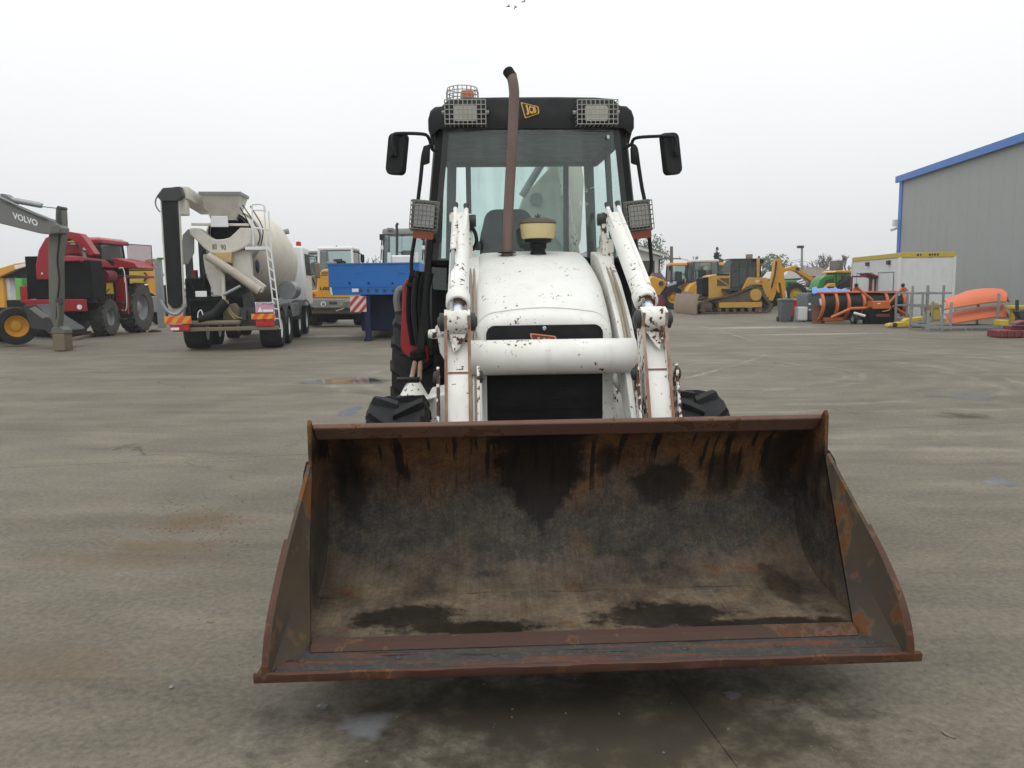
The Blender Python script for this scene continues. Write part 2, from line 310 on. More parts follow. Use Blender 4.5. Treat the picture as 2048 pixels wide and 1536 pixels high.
# ================================================================ the ground
def ground_mat():
    m, t, b, vec, o = newmat('yard_concrete')
    pos = nd(t, 'ShaderNodeNewGeometry').outputs['Position']
    big = noise(t, pos, 0.22, 5, 0.6); mid = noise(t, pos, 1.7, 6, 0.62); fine = noise(t, pos, 30, 5, 0.7); grit = noise(t, pos, 160, 2, 0.6)
    # tyre-swept streaks: arcs on the right, near-straight sweeps on the left
    def polar(cx, cy, fr, fa, det):
        v = nd(t, 'ShaderNodeVectorMath', operation='SUBTRACT'); lk(t, pos, v.inputs[0]); v.inputs[1].default_value = (cx, cy, 0)
        s_ = nd(t, 'ShaderNodeSeparateXYZ'); lk(t, v.outputs[0], s_.inputs[0])
        rad = math_(t, 'SQRT', math_(t, 'ADD', math_(t, 'MULTIPLY', s_.outputs[0], s_.outputs[0]), math_(t, 'MULTIPLY', s_.outputs[1], s_.outputs[1])))
        ang = math_(t, 'ARCTAN2', s_.outputs[1], s_.outputs[0])
        cmb = nd(t, 'ShaderNodeCombineXYZ'); lk(t, math_(t, 'MULTIPLY', rad, fr), cmb.inputs[0]); lk(t, math_(t, 'MULTIPLY', ang, fa), cmb.inputs[1])
        return noise(t, cmb.outputs[0], 1.0, det, 0.6, 0.4)
    arcs = polar(4.0, 14.2, 3.4, 1.8, 6)
    sweep = polar(-12.0, -40.0, 2.6, 14.0, 6)
    sx = nd(t, 'ShaderNodeSeparateXYZ'); lk(t, pos, sx.inputs[0])
    side = nd(t, 'ShaderNodeMapRange'); side.inputs['From Min'].default_value = -1.5; side.inputs['From Max'].default_value = 3.5; lk(t, sx.outputs[0], side.inputs['Value'])
    st = mixc(t, side.outputs[0], sweep, arcs)
    c = mixc(t, ramp(t, mid, [(0.3, 0.0), (0.7, 1.0)]), (0.118, 0.104, 0.077), (0.196, 0.174, 0.132))
    c = mixc(t, ramp(t, big, [(0.35, 0.0), (0.68, 0.75)]), c, (0.124, 0.111, 0.085))
    c = mixc(t, math_(t, 'MULTIPLY', ramp(t, st, [(0.50, 0.0), (0.68, 1.0)]), 0.35), c, (0.225, 0.200, 0.152))
    c = mixc(t, math_(t, 'MULTIPLY', ramp(t, st, [(0.30, 1.0), (0.45, 0.0)]), 0.45), c, (0.068, 0.058, 0.042))
    c = mixc(t, 0.32, c, mixc(t, ramp(t, fine, [(0.38, 0.0), (0.64, 1.0)]), (0.045, 0.039, 0.029), (0.235, 0.21, 0.163)))
    c = mixc(t, ramp(t, grit, [(0.66, 0.0), (0.72, 0.6)]), c, (0.33, 0.32, 0.29))
    # pale tyre tracks turning round on the right
    v = nd(t, 'ShaderNodeVectorMath', operation='SUBTRACT'); lk(t, pos, v.inputs[0]); v.inputs[1].default_value = (4.0, 14.2, 0)
    ln = nd(t, 'ShaderNodeVectorMath', operation='LENGTH'); lk(t, v.outputs[0], ln.inputs[0])
    rr = math_(t, 'ADD', ln.outputs['Value'], math_(t, 'MULTIPLY', math_(t, 'SUBTRACT', noise(t, pos, 0.35, 2), 0.5), 2.2))
    tm = None
    for r0, wd in ((1.9, .10), (2.3, .12), (3.9, .16), (4.5, .12), (6.1, .16), (6.7, .2)):
        k_ = ramp(t, math_(t, 'ABSOLUTE', math_(t, 'SUBTRACT', rr, r0)), [(0.0, 1.0), (wd, 0.0)]); tm = k_ if tm is None else math_(t, 'MAXIMUM', tm, k_)
    c = mixc(t, math_(t, 'MULTIPLY', math_(t, 'MULTIPLY', tm, ramp(t, noise(t, pos, 2.2, 5, 0.7), [(0.40, 0.0), (0.60, 1.0)])), 0.45), c, (0.28, 0.256, 0.206))
    blot = noise(t, mapping(t, pos, (0.8, 1.5, 1)), 1.0, 7, 0.68)
    c = mixc(t, 0.6, c, mixc(t, ramp(t, blot, [(0.38, 0.0), (0.62, 1.0)]), (0.76, 0.74, 0.71), (1.24, 1.23, 1.20)), 'MULTIPLY')
    vo = nd(t, 'ShaderNodeTexVoronoi', feature='DISTANCE_TO_EDGE', Scale=0.16)
    wv = nd(t, 'ShaderNodeVectorMath', operation='ADD'); lk(t, pos, wv.inputs[0]); nn_ = nd(t, 'ShaderNodeTexNoise', Scale=0.9, Detail=6.0); lk(t, pos, nn_.inputs['Vector']); sc_ = nd(t, 'ShaderNodeVectorMath', operation='SCALE'); lk(t, nn_.outputs['Color'], sc_.inputs[0]); sc_.inputs['Scale'].default_value = 1.6; lk(t, sc_.outputs[0], wv.inputs[1]); lk(t, wv.outputs[0], vo.inputs['Vector'])
    crack = math_(t, 'MULTIPLY', ramp(t, vo.outputs['Distance'], [(0.0, 1.0), (0.0022, 0.0)]), ramp(t, noise(t, pos, 0.45, 3), [(0.50, 0.0), (0.60, 1.0)]))
    c = mixc(t, math_(t, 'MULTIPLY', crack, 0.75), c, (0.035, 0.03, 0.022))
    # spots: spilled earth, pale patches, stain with painted shade under the bucket
    nsp = noise(t, pos, 5, 6, 0.7)
    def spot(x, y, rx, ry, k):
        v = nd(t, 'ShaderNodeVectorMath', operation='SUBTRACT'); lk(t, pos, v.inputs[0]); v.inputs[1].default_value = (x, y, 0)
        q = nd(t, 'ShaderNodeVectorMath', operation='MULTIPLY'); lk(t, v.outputs[0], q.inputs[0]); q.inputs[1].default_value = (1 / rx, 1 / ry, 0)
        l = nd(t, 'ShaderNodeVectorMath', operation='LENGTH'); lk(t, q.outputs[0], l.inputs[0])
        e = math_(t, 'ADD', l.outputs['Value'], math_(t, 'MULTIPLY', math_(t, 'SUBTRACT', nsp, 0.5), 2.4))
        return math_(t, 'MULTIPLY', ramp(t, e, [(0.25, 1.0), (1.0, 0.0)]), k)
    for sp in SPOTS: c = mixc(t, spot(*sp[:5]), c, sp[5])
    lk(t, c, b.inputs['Base Color'])
    wet = ramp(t, math_(t, 'ADD', math_(t, 'MULTIPLY', big, 0.6), math_(t, 'MULTIPLY', mid, 0.4)), [(0.40, 0.62), (0.62, 0.9)])
    lk(t, wet, b.inputs['Roughness']); b.inputs['Specular IOR Level'].default_value = 0.28
    h = math_(t, 'ADD', math_(t, 'MULTIPLY', fine, 0.6), math_(t, 'ADD', math_(t, 'MULTIPLY', grit, 0.25), math_(t, 'MULTIPLY', st, 0.8)))
    bp = nd(t, 'ShaderNodeBump', Strength=0.45, Distance=0.012); lk(t, h, bp.inputs['Height']); lk(t, bp.outputs[0], b.inputs['Normal'])
    return m
def gp(px, py): return W0.z(px, py, 0)
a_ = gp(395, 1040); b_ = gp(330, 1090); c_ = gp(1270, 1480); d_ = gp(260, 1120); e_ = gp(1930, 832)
EARTH = (0.125, 0.085, 0.045)
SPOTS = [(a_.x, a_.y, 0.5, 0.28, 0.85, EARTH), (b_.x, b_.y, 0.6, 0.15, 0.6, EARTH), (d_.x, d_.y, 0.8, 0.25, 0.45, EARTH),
         (c_.x, c_.y, 1.0, 0.7, 0.95, (0.050, 0.038, 0.019)), (gp(1100, 1440).x, gp(1100, 1440).y, 1.25, 0.5, 0.9, (0.036, 0.030, 0.020)),  # two dark spots: stain plus the bucket's shade painted into the ground colour
         (e_.x, e_.y, 0.35, 0.3, 0.95, (0.055, 0.04, 0.028)), (gp(1760, 722).x, gp(1760, 722).y, 1.2, 0.35, 0.6, (0.07, 0.06, 0.045)),
         (gp(80, 1330).x, gp(80, 1330).y, 0.7, 0.3, 0.4, EARTH), (gp(1520, 655).x, gp(1520, 655).y, 2.6, 0.8, 0.75, (0.33, 0.31, 0.265)), (gp(1640, 668).x, gp(1640, 668).y, 2.6, 0.45, 0.75, (0.33, 0.31, 0.265)),
         (gp(660, 672).x, gp(660, 672).y, 1.6, 0.9, 0.7, (0.33, 0.31, 0.27))]
GM = ground_mat()
M['joint'] = paint('joint_filler', (0.11, 0.1, 0.08), 0.9, 0.2, dirt=0.3)
gsheet = G().add([(-1500, -60, -0.03), (1500, -60, -0.03), (1500, 2500, -0.03), (-1500, 2500, -0.03)], [(0, 1, 2, 3)]).build('ground', M['joint'], smooth=0)
tag(gsheet, 'wide grey concrete yard reaching back to the horizon', 'ground', kind='structure')
# poured bays of concrete with sawn joints between them; the joint seen on the left sets the grid
j0, j1 = gp(0, 936), gp(625, 908); gyaw = math.atan2(j1.y - j0.y, j1.x - j0.x)
gd = V((math.cos(gyaw), math.sin(gyaw), 0)); gn = V((-gd.y, gd.x, 0)); j2 = gp(1405, 1440)
GA, GB = 11.0, 9.0
s2 = (j2 - j0).dot(gd)
for i in range(-9, 12):
    for k in range(-2, 12):
        a0, a1 = s2 + i * GA + 0.0018, s2 + (i + 1) * GA - 0.0018
        b0, b1 = k * GB + 0.005, (k + 1) * GB - 0.005
        if (i in (-9, 11)): a0, a1 = (a0 - 900, a1) if i == -9 else (a0, a1 + 900)
        if k == 11: b1 += 1500
        p = [j0 + gd * u + gn * v for u, v in ((a0, b0), (a1, b0), (a1, b1), (a0, b1))]
        if max(q.y for q in p) < -6: continue
        g = G(); n = 4
        top = [V((q.x, q.y, 0)) for q in p]; bot = [V((q.x, q.y, -0.029)) for q in p]
        g.add(top + bot, [(0, 1, 2, 3), (0, 4, 5, 1), (1, 5, 6, 2), (2, 6, 7, 3), (3, 7, 4, 0)]).build('concrete_bay', GM, gsheet, smooth=0)
# puddles: thin sheets of water with ragged, fading edges
def puddle_mat(name, k, dark):
    m, t, b, vec, o = newmat(name)
    at_ = nd(t, 'ShaderNodeAttribute', attribute_name='fade')
    pos = nd(t, 'ShaderNodeNewGeometry').outputs['Position']
    e = math_(t, 'ADD', at_.outputs['Fac'], math_(t, 'MULTIPLY', math_(t, 'SUBTRACT', noise(t, pos, 7, 5, 0.65), 0.5), 1.1))
    a = math_(t, 'MULTIPLY', ramp(t, e, [(0.2, 0.0), (0.95, 1.0)]), k)
    b.inputs['Base Color'].default_value = (*dark, 1); b.inputs['Roughness'].default_value = 0.06
    b.inputs['Specular IOR Level'].default_value = 0.6; lk(t, a, b.inputs['Alpha'])
    return m
PM = puddle_mat('puddle_water', 0.85, (0.19, 0.19, 0.185)); PM2 = puddle_mat('damp_film', 0.6, (0.26, 0.265, 0.275)); PM3 = puddle_mat('muddy_water', 0.75, (0.045, 0.036, 0.028))
def puddle(px0, px1, pyc, half, label, mat, z=0.004):
    a, b = gp(px0, pyc), gp(px1, pyc); c = (a + b) / 2; rx = (b - a).length / 2
    ry = abs(gp((px0 + px1) / 2, pyc - half).y - gp((px0 + px1) / 2, pyc + half).y) / 2
    vs = [(0, 0, 0)]; fd = [1.0]; fs = []; N = 28
    for q, f in ((0.55, 0.75), (1.0, 0.0)):
        for i in range(N):
            an = 2 * math.pi * i / N; rr = q * (1 + 0.16 * math.sin(3 * an + c.x) + 0.1 * math.sin(7 * an + c.y))
            vs.append((rx * rr * math.cos(an), ry * rr * math.sin(an), 0)); fd.append(f)
    for i in range(N):
        j = (i + 1) % N; fs += [(0, 1 + i, 1 + j), (1 + i, 1 + N + i, 1 + N + j, 1 + j)]
    m = bpy.data.meshes.new('puddle'); m.from_pydata(vs, [], fs); at_ = m.attributes.new('fade', 'FLOAT', 'POINT'); at_.data.foreach_set('value', fd)
    o = mobj('puddle', m, mat, loc=(c.x, c.y, z)); return tag(o, label, 'puddle', kind='structure')
puddle(590, 800, 762, 9, 'long shallow puddle on the concrete left of the front loader', PM)
puddle(690, 775, 761, 4, 'brown muddy streak inside the long puddle', PM3, 0.008)
puddle(676, 724, 823, 13, 'small pale puddle beside the front left tyre', PM2)
puddle(1845, 2015, 792, 11, 'pale wet patch on the concrete at the far right', PM2)
puddle(1960, 2045, 965, 12, 'damp streak near the right edge of the yard', PM2)
puddle(660, 800, 1452, 34, 'wet gleam on the concrete under the bucket', PM2)
puddle(632, 662, 1414, 8, 'tiny wet spot left of the gleam under the bucket', PM2)
puddle(1440, 1490, 1393, 12, 'small wet spot under the right half of the bucket', PM2)
# worn white lines
def line_mat():
    m, t, b, vec, o = newmat('worn_white_line')
    pos = nd(t, 'ShaderNodeNewGeometry').outputs['Position']
    b.inputs['Base Color'].default_value = (0.46, 0.45, 0.41, 1); b.inputs['Roughness'].default_value = 0.8
    lk(t, math_(t, 'MULTIPLY', ramp(t, math_(t, 'ADD', math_(t, 'MULTIPLY', noise(t, pos, 6, 6, 0.7), 0.6), math_(t, 'MULTIPLY', noise(t, pos, 0.9, 3), 0.4)), [(0.46, 0.0), (0.62, 0.9)]), 0.5), b.inputs['Alpha'])
    return m
LM = line_mat()
def wline(pix, wd, label):
    P = [gp(*q) for q in pix]; g = G(); L = []; Rr = []
    for i, p in enumerate(P):
        t = (P[min(i + 1, len(P) - 1)] - P[max(0, i - 1)]).normalized(); n = V((-t.y, t.x, 0)) * wd / 2
        L.append(p + n + V((0, 0, 0.004))); Rr.append(p - n + V((0, 0, 0.004)))
    k = len(P); g.add(L + Rr, [(i, i + 1, i + 1 + k, i + k) for i in range(k - 1)])
    tag(g.build('painted_line', LM, smooth=0), label, 'line', kind='structure')
wline([(1403, 654), (1450, 665), (1496, 679), (1520, 686)], 0.16, 'worn white line running towards the wheelie bins')
wline([(1538, 709), (1470, 731), (1373, 757)], 0.11, 'faint white line beside the loader on the right')
wline([(625, 697), (690, 696)], 0.14, 'short white dash near the blue trailer leg')
wline([(140, 747), (185, 741)], 0.12, 'short faint white dash in front of the mixer truck')
# loose grit, crumbs of earth and a few leaves
g = G()
for k in range(420):
    if k < 150: q = gp(random.gauss(395, 60), random.gauss(1045, 26)); s_ = random.uniform(0.003, 0.011)
    else: q = gp(random.uniform(-40, 2080), random.uniform(780, 1530)); s_ = random.uniform(0.002, 0.008)
    vs = [(q.x + s_ * random.uniform(.6, 1.4) * dx, q.y + s_ * random.uniform(.6, 1.4) * dy, max(0.0005, s_ * 0.5 * (dz + 1))) for dx, dy, dz in ((1, 0, -1), (-.5, .87, -1), (-.5, -.87, -1), (.1, .1, .7))]
    g.add(vs, [(0, 1, 3), (1, 2, 3), (2, 0, 3), (0, 2, 1)])
tag(g.build('grit', M['mud'], smooth=0), 'loose grit and crumbs of earth scattered over the concrete', 'grit', kind='stuff')
for px, py, s_, lb in ((1897, 1471, 0.03, 'dead brown leaf lying on the concrete at lower right'), (420, 1245, 0.022, 'dead brown leaf lying left of the bucket'), (343, 1376, 0.010, 'small pale stone lying left of the cutting edge')):
    q = gp(px, py); r2 = random.random() * 3
    if 'stone' in lb:
        G().lathe([(0.3 * s_, 0.0), (s_, 0.25 * s_), (0.9 * s_, 0.7 * s_), (0.4 * s_, s_)], (0, 0, 0), n=7).build('stone', M['grey'], smooth=60)
        o = bpy.data.objects['stone']; o.location = (q.x, q.y, 0.001); tag(o, lb, 'stone'); continue
    pts = [(-1, 0, .1), (-.4, .35, .02), (.3, .4, .12), (1, 0, .25), (.3, -.35, .1), (-.4, -.3, .03)]
    g = G(); g.prism([V((x, y, z)) * s_ for x, y, z in pts], (0, 0, 0.0012)); o = g.build('leaf', M['mud'], smooth=0); o.location = (q.x, q.y, 0.001); o.rotation_euler.z = r2
    tag(o, lb, 'leaf')
# ================================================================ shared machine parts
def tyre_mesh(Rr, wd, rim, lugs=0, lugh=0.04, n=40):
    hw = wd / 2; g = G()
    g.lathe([(rim * 0.96, -hw * 0.80), (rim * 1.05, -hw * 0.95), ((Rr + rim) / 2, -hw * 1.02), (Rr * 0.93, -hw * 0.97), (Rr - lugh, -hw * 0.80), (Rr - lugh * 0.7, 0), (Rr - lugh, hw * 0.80), (Rr * 0.93, hw * 0.97), ((Rr + rim) / 2, hw * 1.02), (rim * 1.05, hw * 0.95), (rim * 0.96, hw * 0.80)], (0, 0, 0), 'x', n, cap=False)
    if lugs:
        da = 2 * math.pi / lugs
        for k in range(lugs):
            for sd in (-1, 1):
                a0 = da * (k + (0.5 if sd > 0 else 0)); rings = []
                for u, sk, wdt in ((-0.06, -0.30, 0.30), (0.45, 0.05, 0.36), (0.86, 0.42, 0.46), (1.03, 0.52, 0.42)):
                    x = sd * hw * u; a = a0 + da * sk
                    rb = Rr - lugh * (1.15 if u < 0.9 else 1.9); rt = Rr if u < 1.0 else Rr - lugh * 1.1
                    if u > 1.0: rb = Rr * 0.87
                    ring = []
                    for (dd, rr) in ((-0.5, rb), (-0.42, rt), (0.42, rt), (0.5, rb)):
                        aa = a + dd * wdt * da; ring.append(V((x, rr * math.sin(aa), rr * math.cos(aa))))
                    rings.append(ring)
                g.loft(rings)
    return g.mesh('tyre', 30)
def rim_mesh(rim, wd):
    hw = wd / 2
    return G().lathe([(rim, -hw * 0.82), (rim * 0.93, -hw * 0.80), (rim * 0.84, -hw * 0.35), (rim * 0.55, -hw * 0.25), (rim * 0.42, -hw * 0.45), (rim * 0.3, -hw * 0.5), (0.001, -hw * 0.5), (0.001, hw * 0.5), (rim * 0.3, hw * 0.5), (rim * 0.42, hw * 0.45), (rim * 0.55, hw * 0.25), (rim * 0.84, hw * 0.35), (rim * 0.93, hw * 0.80), (rim, hw * 0.82)], (0, 0, 0), 'x', 28, cap=False).mesh('rim', 30)
WM = {}
def wheel(root, c, Rr, wd, rim, rimmat, lugs=0, lugh=0.03, rot=0, tm='rubber', yaw=0):
    k = (Rr, wd, rim, lugs, tm, rimmat.name)
    if k not in WM:
        a, b = tyre_mesh(Rr, wd, rim, lugs, lugh), rim_mesh(rim, wd); a.materials.append(M[tm]); b.materials.append(rimmat); WM[k] = (a, b)
    o = mobj('tyre', WM[k][0], None, root, loc=c); o.rotation_euler = (rot, 0, yaw)
    mobj('rim', WM[k][1], None, o); return o
def pane(root, pts, mat, name='window_pane', th=0.006):
    p = [V(q) for q in pts]; n = (p[1] - p[0]).cross(p[2] - p[0]).normalized() * th
    return G().prism(p, n).build(name, mat, root, smooth=0)
def cabin(root, x0, x1, y0, y1, z0, z1, post='black', roofm='black', gm='glass_bg', tx=0.06, ty=0.06, pw=0.07, sill=0.0, roof_th=0.12, over=0.06, seat=True, bodym=None, name='roof'):
    """four posts, a roof slab, four panes and a seat"""
    B = {(i, j): V((x, y, z0)) for i, x in ((0, x0), (1, x1)) for j, y in ((0, y0), (1, y1))}
    T = {(i, j): V((x, y, z1)) for i, x in ((0, x0 + tx), (1, x1 - tx)) for j, y in ((0, y0 + ty), (1, y1 - ty))}
    for k in B: G().bar(B[k], T[k], pw, pw, (0, 1, 0)).build('pillar', M[post], root, 0.008)
    def at(k, f): return B[k].lerp(T[k], f)
    for a, b in (((0, 0), (1, 0)), ((1, 0), (1, 1)), ((1, 1), (0, 1)), ((0, 1), (0, 0))):
        pane(root, [at(a, sill), at(b, sill), at(b, 0.985), at(a, 0.985)], M[gm])
        G().bar(at(a, sill), at(b, sill), pw * 0.9, pw * 0.9).build('rail', M[post], root)
    o = over; g = G()
    g.loft([[V((x0 + tx - o, y0 + ty - o, z1)), V((x1 - tx + o, y0 + ty - o, z1)), V((x1 - tx + o, y1 - ty + o, z1)), V((x0 + tx - o, y1 - ty + o, z1))],
            [V((x0 + tx - o, y0 + ty - o, z1 + roof_th * .6)), V((x1 - tx + o, y0 + ty - o, z1 + roof_th * .6)), V((x1 - tx + o, y1 - ty + o, z1 + roof_th * .6)), V((x0 + tx - o, y1 - ty + o, z1 + roof_th * .6))],
            [V((x0 + tx, y0 + ty, z1 + roof_th)), V((x1 - tx, y0 + ty, z1 + roof_th)), V((x1 - tx, y1 - ty, z1 + roof_th)), V((x0 + tx, y1 - ty, z1 + roof_th))]])
    g.build(name, M[roofm], root, 0.02)
    if sill > 0.02 and bodym:
        ring = [at(k, 0) for k in ((0, 0), (1, 0), (1, 1), (0, 1))]; ring2 = [at(k, sill) for k in ((0, 0), (1, 0), (1, 1), (0, 1))]
        G().loft([ring, ring2]).build('cab_body', M[bodym], root, 0.01)
    if seat:
        cx, cy = (x0 + x1) / 2, (y0 + y1) / 2; zz = z0 + (z1 - z0) * max(sill, 0.02); h = (z1 - zz)
        G().loft([rrect(cx - .24, cx + .24, zz, zz + h * .62, .1, 3, cy + .12), rrect(cx - .22, cx + .22, zz, zz + h * .60, .1, 3, cy + .24)]).build('seat', M['seat'], root, 0.02)
def cage(root, c, wx, hz, dy, nx, nz, mat, rx=0.0035, name='wire_guard'):
    g = G(); x0, x1, z0, z1 = c[0] - wx / 2, c[0] + wx / 2, c[2] - hz / 2, c[2] + hz / 2; y0, y1 = c[1] - dy, c[1]
    for i in range(nx + 1):
        x = x0 + wx * i / nx; g.tube([(x, y1, z0), (x, y0, z0), (x, y0, z1), (x, y1, z1)], rx, 5)
    for k in range(nz + 1):
        z = z0 + hz * k / nz; g.tube([(x0, y1, z), (x0, y0 + .001, z), (x1, y0 + .001, z), (x1, y1, z)], rx, 5)
    return g.build(name, mat, root, smooth=60)

# ================================================================ the backhoe loader in front
J = Fr(0.285, 2.8, 2.4)
bh = J.root('backhoe_loader', 'white backhoe loader with black cab and rusty front bucket facing the camera', 'backhoe loader')
def bucket_mat():
    m, t, b, vec, o = newmat('bucket_rust')
    sp = nd(t, 'ShaderNodeSeparateXYZ'); lk(t, vec, sp.inputs[0]); X, Y, Z = sp.outputs
    n1 = noise(t, vec, 5, 6, 0.68); n2 = noise(t, vec, 22, 5, 0.7); n3 = noise(t, vec, 90, 3, 0.6); n4 = noise(t, mapping(t, vec, (1, 1, 1), (3.1, 1.7, 0.4)), 3.2, 5, 0.62)
    drip = noise(t, mapping(t, vec, (26, 2, 3.0)), 1.0, 3, 0.5)
    rust = mixc(t, ramp(t, n1, [(0.35, 0.0), (0.66, 1.0)]), (0.070, 0.031, 0.015), (0.150, 0.078, 0.032))
    rust = mixc(t, ramp(t, n2, [(0.5, 0.0), (0.72, 0.7)]), rust, (0.16, 0.095, 0.035))
    slate = mixc(t, ramp(t, n2, [(0.35, 0.0), (0.7, 1.0)]), (0.038, 0.037, 0.035), (0.085, 0.080, 0.070))
    slate = mixc(t, ramp(t, n1, [(0.56, 0.0), (0.7, 0.55)]), slate, (0.11, 0.065, 0.035))
    tan = mixc(t, ramp(t, n4, [(0.35, 0.0), (0.65, 1.0)]), (0.085, 0.070, 0.052), (0.225, 0.175, 0.124))
    tan = mixc(t, ramp(t, n1, [(0.58, 0.0), (0.68, 0.7)]), tan, (0.135, 0.062, 0.034))
    # height bands: bare slate in the belly, dried clay low down
    zz = math_(t, 'ADD', Z, math_(t, 'MULTIPLY', math_(t, 'SUBTRACT', n4, 0.5), 0.75))
    yy = math_(t, 'ADD', Y, math_(t, 'MULTIPLY', math_(t, 'SUBTRACT', n4, 0.5), 0.4))
    c = mixc(t, ramp(t, zz, [(0.56, 1.0), (0.78, 0.0)]), rust, slate)
    c = mixc(t, math_(t, 'MULTIPLY', ramp(t, zz, [(0.26, 1.0), (0.40, 0.0)]), 0.9), c, tan)
    c = mixc(t, math_(t, 'MULTIPLY', ramp(t, n3, [(0.5, 0.0), (0.8, 1.0)]), 0.35), c, (0.17, 0.135, 0.10))
    # oily drips under the top bar
    band = math_(t, 'MULTIPLY', ramp(t, zz, [(0.60, 0.0), (0.74, 1.0)]), ramp(t, Z, [(0.90, 1.0), (0.99, 0.0)]))
    c = mixc(t, math_(t, 'MULTIPLY', ramp(t, drip, [(0.545, 0.0), (0.60, 1.0)]), math_(t, 'MULTIPLY', band, 0.95)), c, (0.012, 0.010, 0.009))
    # big soaked wedge in the middle, tapering downwards, and soaked patches on the floor
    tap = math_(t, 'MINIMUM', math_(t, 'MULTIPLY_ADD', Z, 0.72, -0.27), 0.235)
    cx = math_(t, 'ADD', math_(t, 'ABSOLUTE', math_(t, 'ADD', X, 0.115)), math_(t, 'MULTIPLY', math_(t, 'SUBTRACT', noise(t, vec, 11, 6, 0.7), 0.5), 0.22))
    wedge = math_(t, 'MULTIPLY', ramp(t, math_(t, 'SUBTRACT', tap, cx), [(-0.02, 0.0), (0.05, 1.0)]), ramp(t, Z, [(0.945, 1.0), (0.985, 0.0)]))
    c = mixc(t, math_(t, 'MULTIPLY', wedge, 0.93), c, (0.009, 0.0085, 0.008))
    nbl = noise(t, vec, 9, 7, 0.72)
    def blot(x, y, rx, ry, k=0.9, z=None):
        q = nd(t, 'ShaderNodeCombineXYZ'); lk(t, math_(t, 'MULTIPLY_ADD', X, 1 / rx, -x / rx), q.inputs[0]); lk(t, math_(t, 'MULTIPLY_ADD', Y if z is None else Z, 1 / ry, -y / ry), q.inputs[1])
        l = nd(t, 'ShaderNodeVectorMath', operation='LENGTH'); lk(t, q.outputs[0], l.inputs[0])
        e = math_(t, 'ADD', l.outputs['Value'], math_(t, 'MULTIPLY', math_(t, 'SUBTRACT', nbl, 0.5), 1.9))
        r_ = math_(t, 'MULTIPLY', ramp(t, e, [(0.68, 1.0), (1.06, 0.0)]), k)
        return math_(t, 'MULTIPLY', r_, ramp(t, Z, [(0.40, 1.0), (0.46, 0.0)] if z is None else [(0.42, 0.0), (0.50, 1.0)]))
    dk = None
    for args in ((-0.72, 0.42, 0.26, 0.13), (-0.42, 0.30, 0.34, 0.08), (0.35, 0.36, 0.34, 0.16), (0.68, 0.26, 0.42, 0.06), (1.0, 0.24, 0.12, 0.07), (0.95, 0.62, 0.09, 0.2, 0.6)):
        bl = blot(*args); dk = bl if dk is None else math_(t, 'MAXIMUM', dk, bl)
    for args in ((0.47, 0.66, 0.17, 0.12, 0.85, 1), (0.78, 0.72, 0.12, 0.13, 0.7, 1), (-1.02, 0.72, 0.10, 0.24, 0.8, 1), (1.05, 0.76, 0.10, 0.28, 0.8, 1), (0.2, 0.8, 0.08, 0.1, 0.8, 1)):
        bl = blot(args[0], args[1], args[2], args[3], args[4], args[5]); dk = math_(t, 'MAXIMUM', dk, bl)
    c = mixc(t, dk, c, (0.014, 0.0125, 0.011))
    c = mixc(t, 0.28, c, mixc(t, ramp(t, noise(t, vec, 45, 5, 0.75), [(0.34, 0.0), (0.66, 1.0)]), (0.25, 0.22, 0.2), (1.6, 1.5, 1.4)), 'MULTIPLY')
    c = mixc(t, 0.8, c, mixc(t, ramp(t, noise(t, mapping(t, vec, (1, 1, 1), (7, 2, 5)), 2.6, 7, 0.7), [(0.36, 0.0), (0.66, 1.0)]), (0.35, 0.35, 0.36), (1.35, 1.3, 1.2)), 'MULTIPLY')
    scr = noise(t, mapping(t, vec, (75, 2.2, 2.2)), 1.0, 4, 0.6)
    c = mixc(t, 0.30, c, mixc(t, ramp(t, scr, [(0.36, 0.0), (0.66, 1.0)]), (0.62, 0.62, 0.62), (1.3, 1.28, 1.22)), 'MULTIPLY')
    c = mixc(t, math_(t, 'MULTIPLY', ramp(t, noise(t, mapping(t, vec, (160, 1.5, 1.5)), 1.0, 3, 0.5), [(0.70, 0.0), (0.76, 1.0)]), 0.15), c, (0.20, 0.17, 0.14))
    crease = math_(t, 'MULTIPLY', ramp(t, math_(t, 'ABSOLUTE', math_(t, 'ADD', math_(t, 'SUBTRACT', Y, 0.62), math_(t, 'MULTIPLY', math_(t, 'SUBTRACT', n1, 0.5), 0.05))), [(0.0, 1.0), (0.008, 0.0)]), math_(t, 'MULTIPLY', ramp(t, Z, [(0.33, 1.0), (0.35, 0.0)]), ramp(t, n4, [(0.46, 0.0), (0.54, 1.0)])))
    c = mixc(t, math_(t, 'MULTIPLY', crease, 0.7), c, (0.016, 0.014, 0.012))
    b.inputs['Specular IOR Level'].default_value = 0.16
    lk(t, c, b.inputs['Base Color'])
    rg = mixc(t, math_(t, 'MAXIMUM', dk, wedge), ramp(t, n2, [(0.3, 0.6), (0.7, 0.85)]), (0.42, 0.42, 0.42)); lk(t, rg, b.inputs['Roughness'])
    bp = nd(t, 'ShaderNodeBump', Strength=0.5, Distance=0.006); lk(t, math_(t, 'ADD', n2, math_(t, 'MULTIPLY', n3, 0.5)), bp.inputs['Height']); lk(t, bp.outputs[0], b.inputs['Normal'])
    return m
M['bucket'] = bucket_mat()
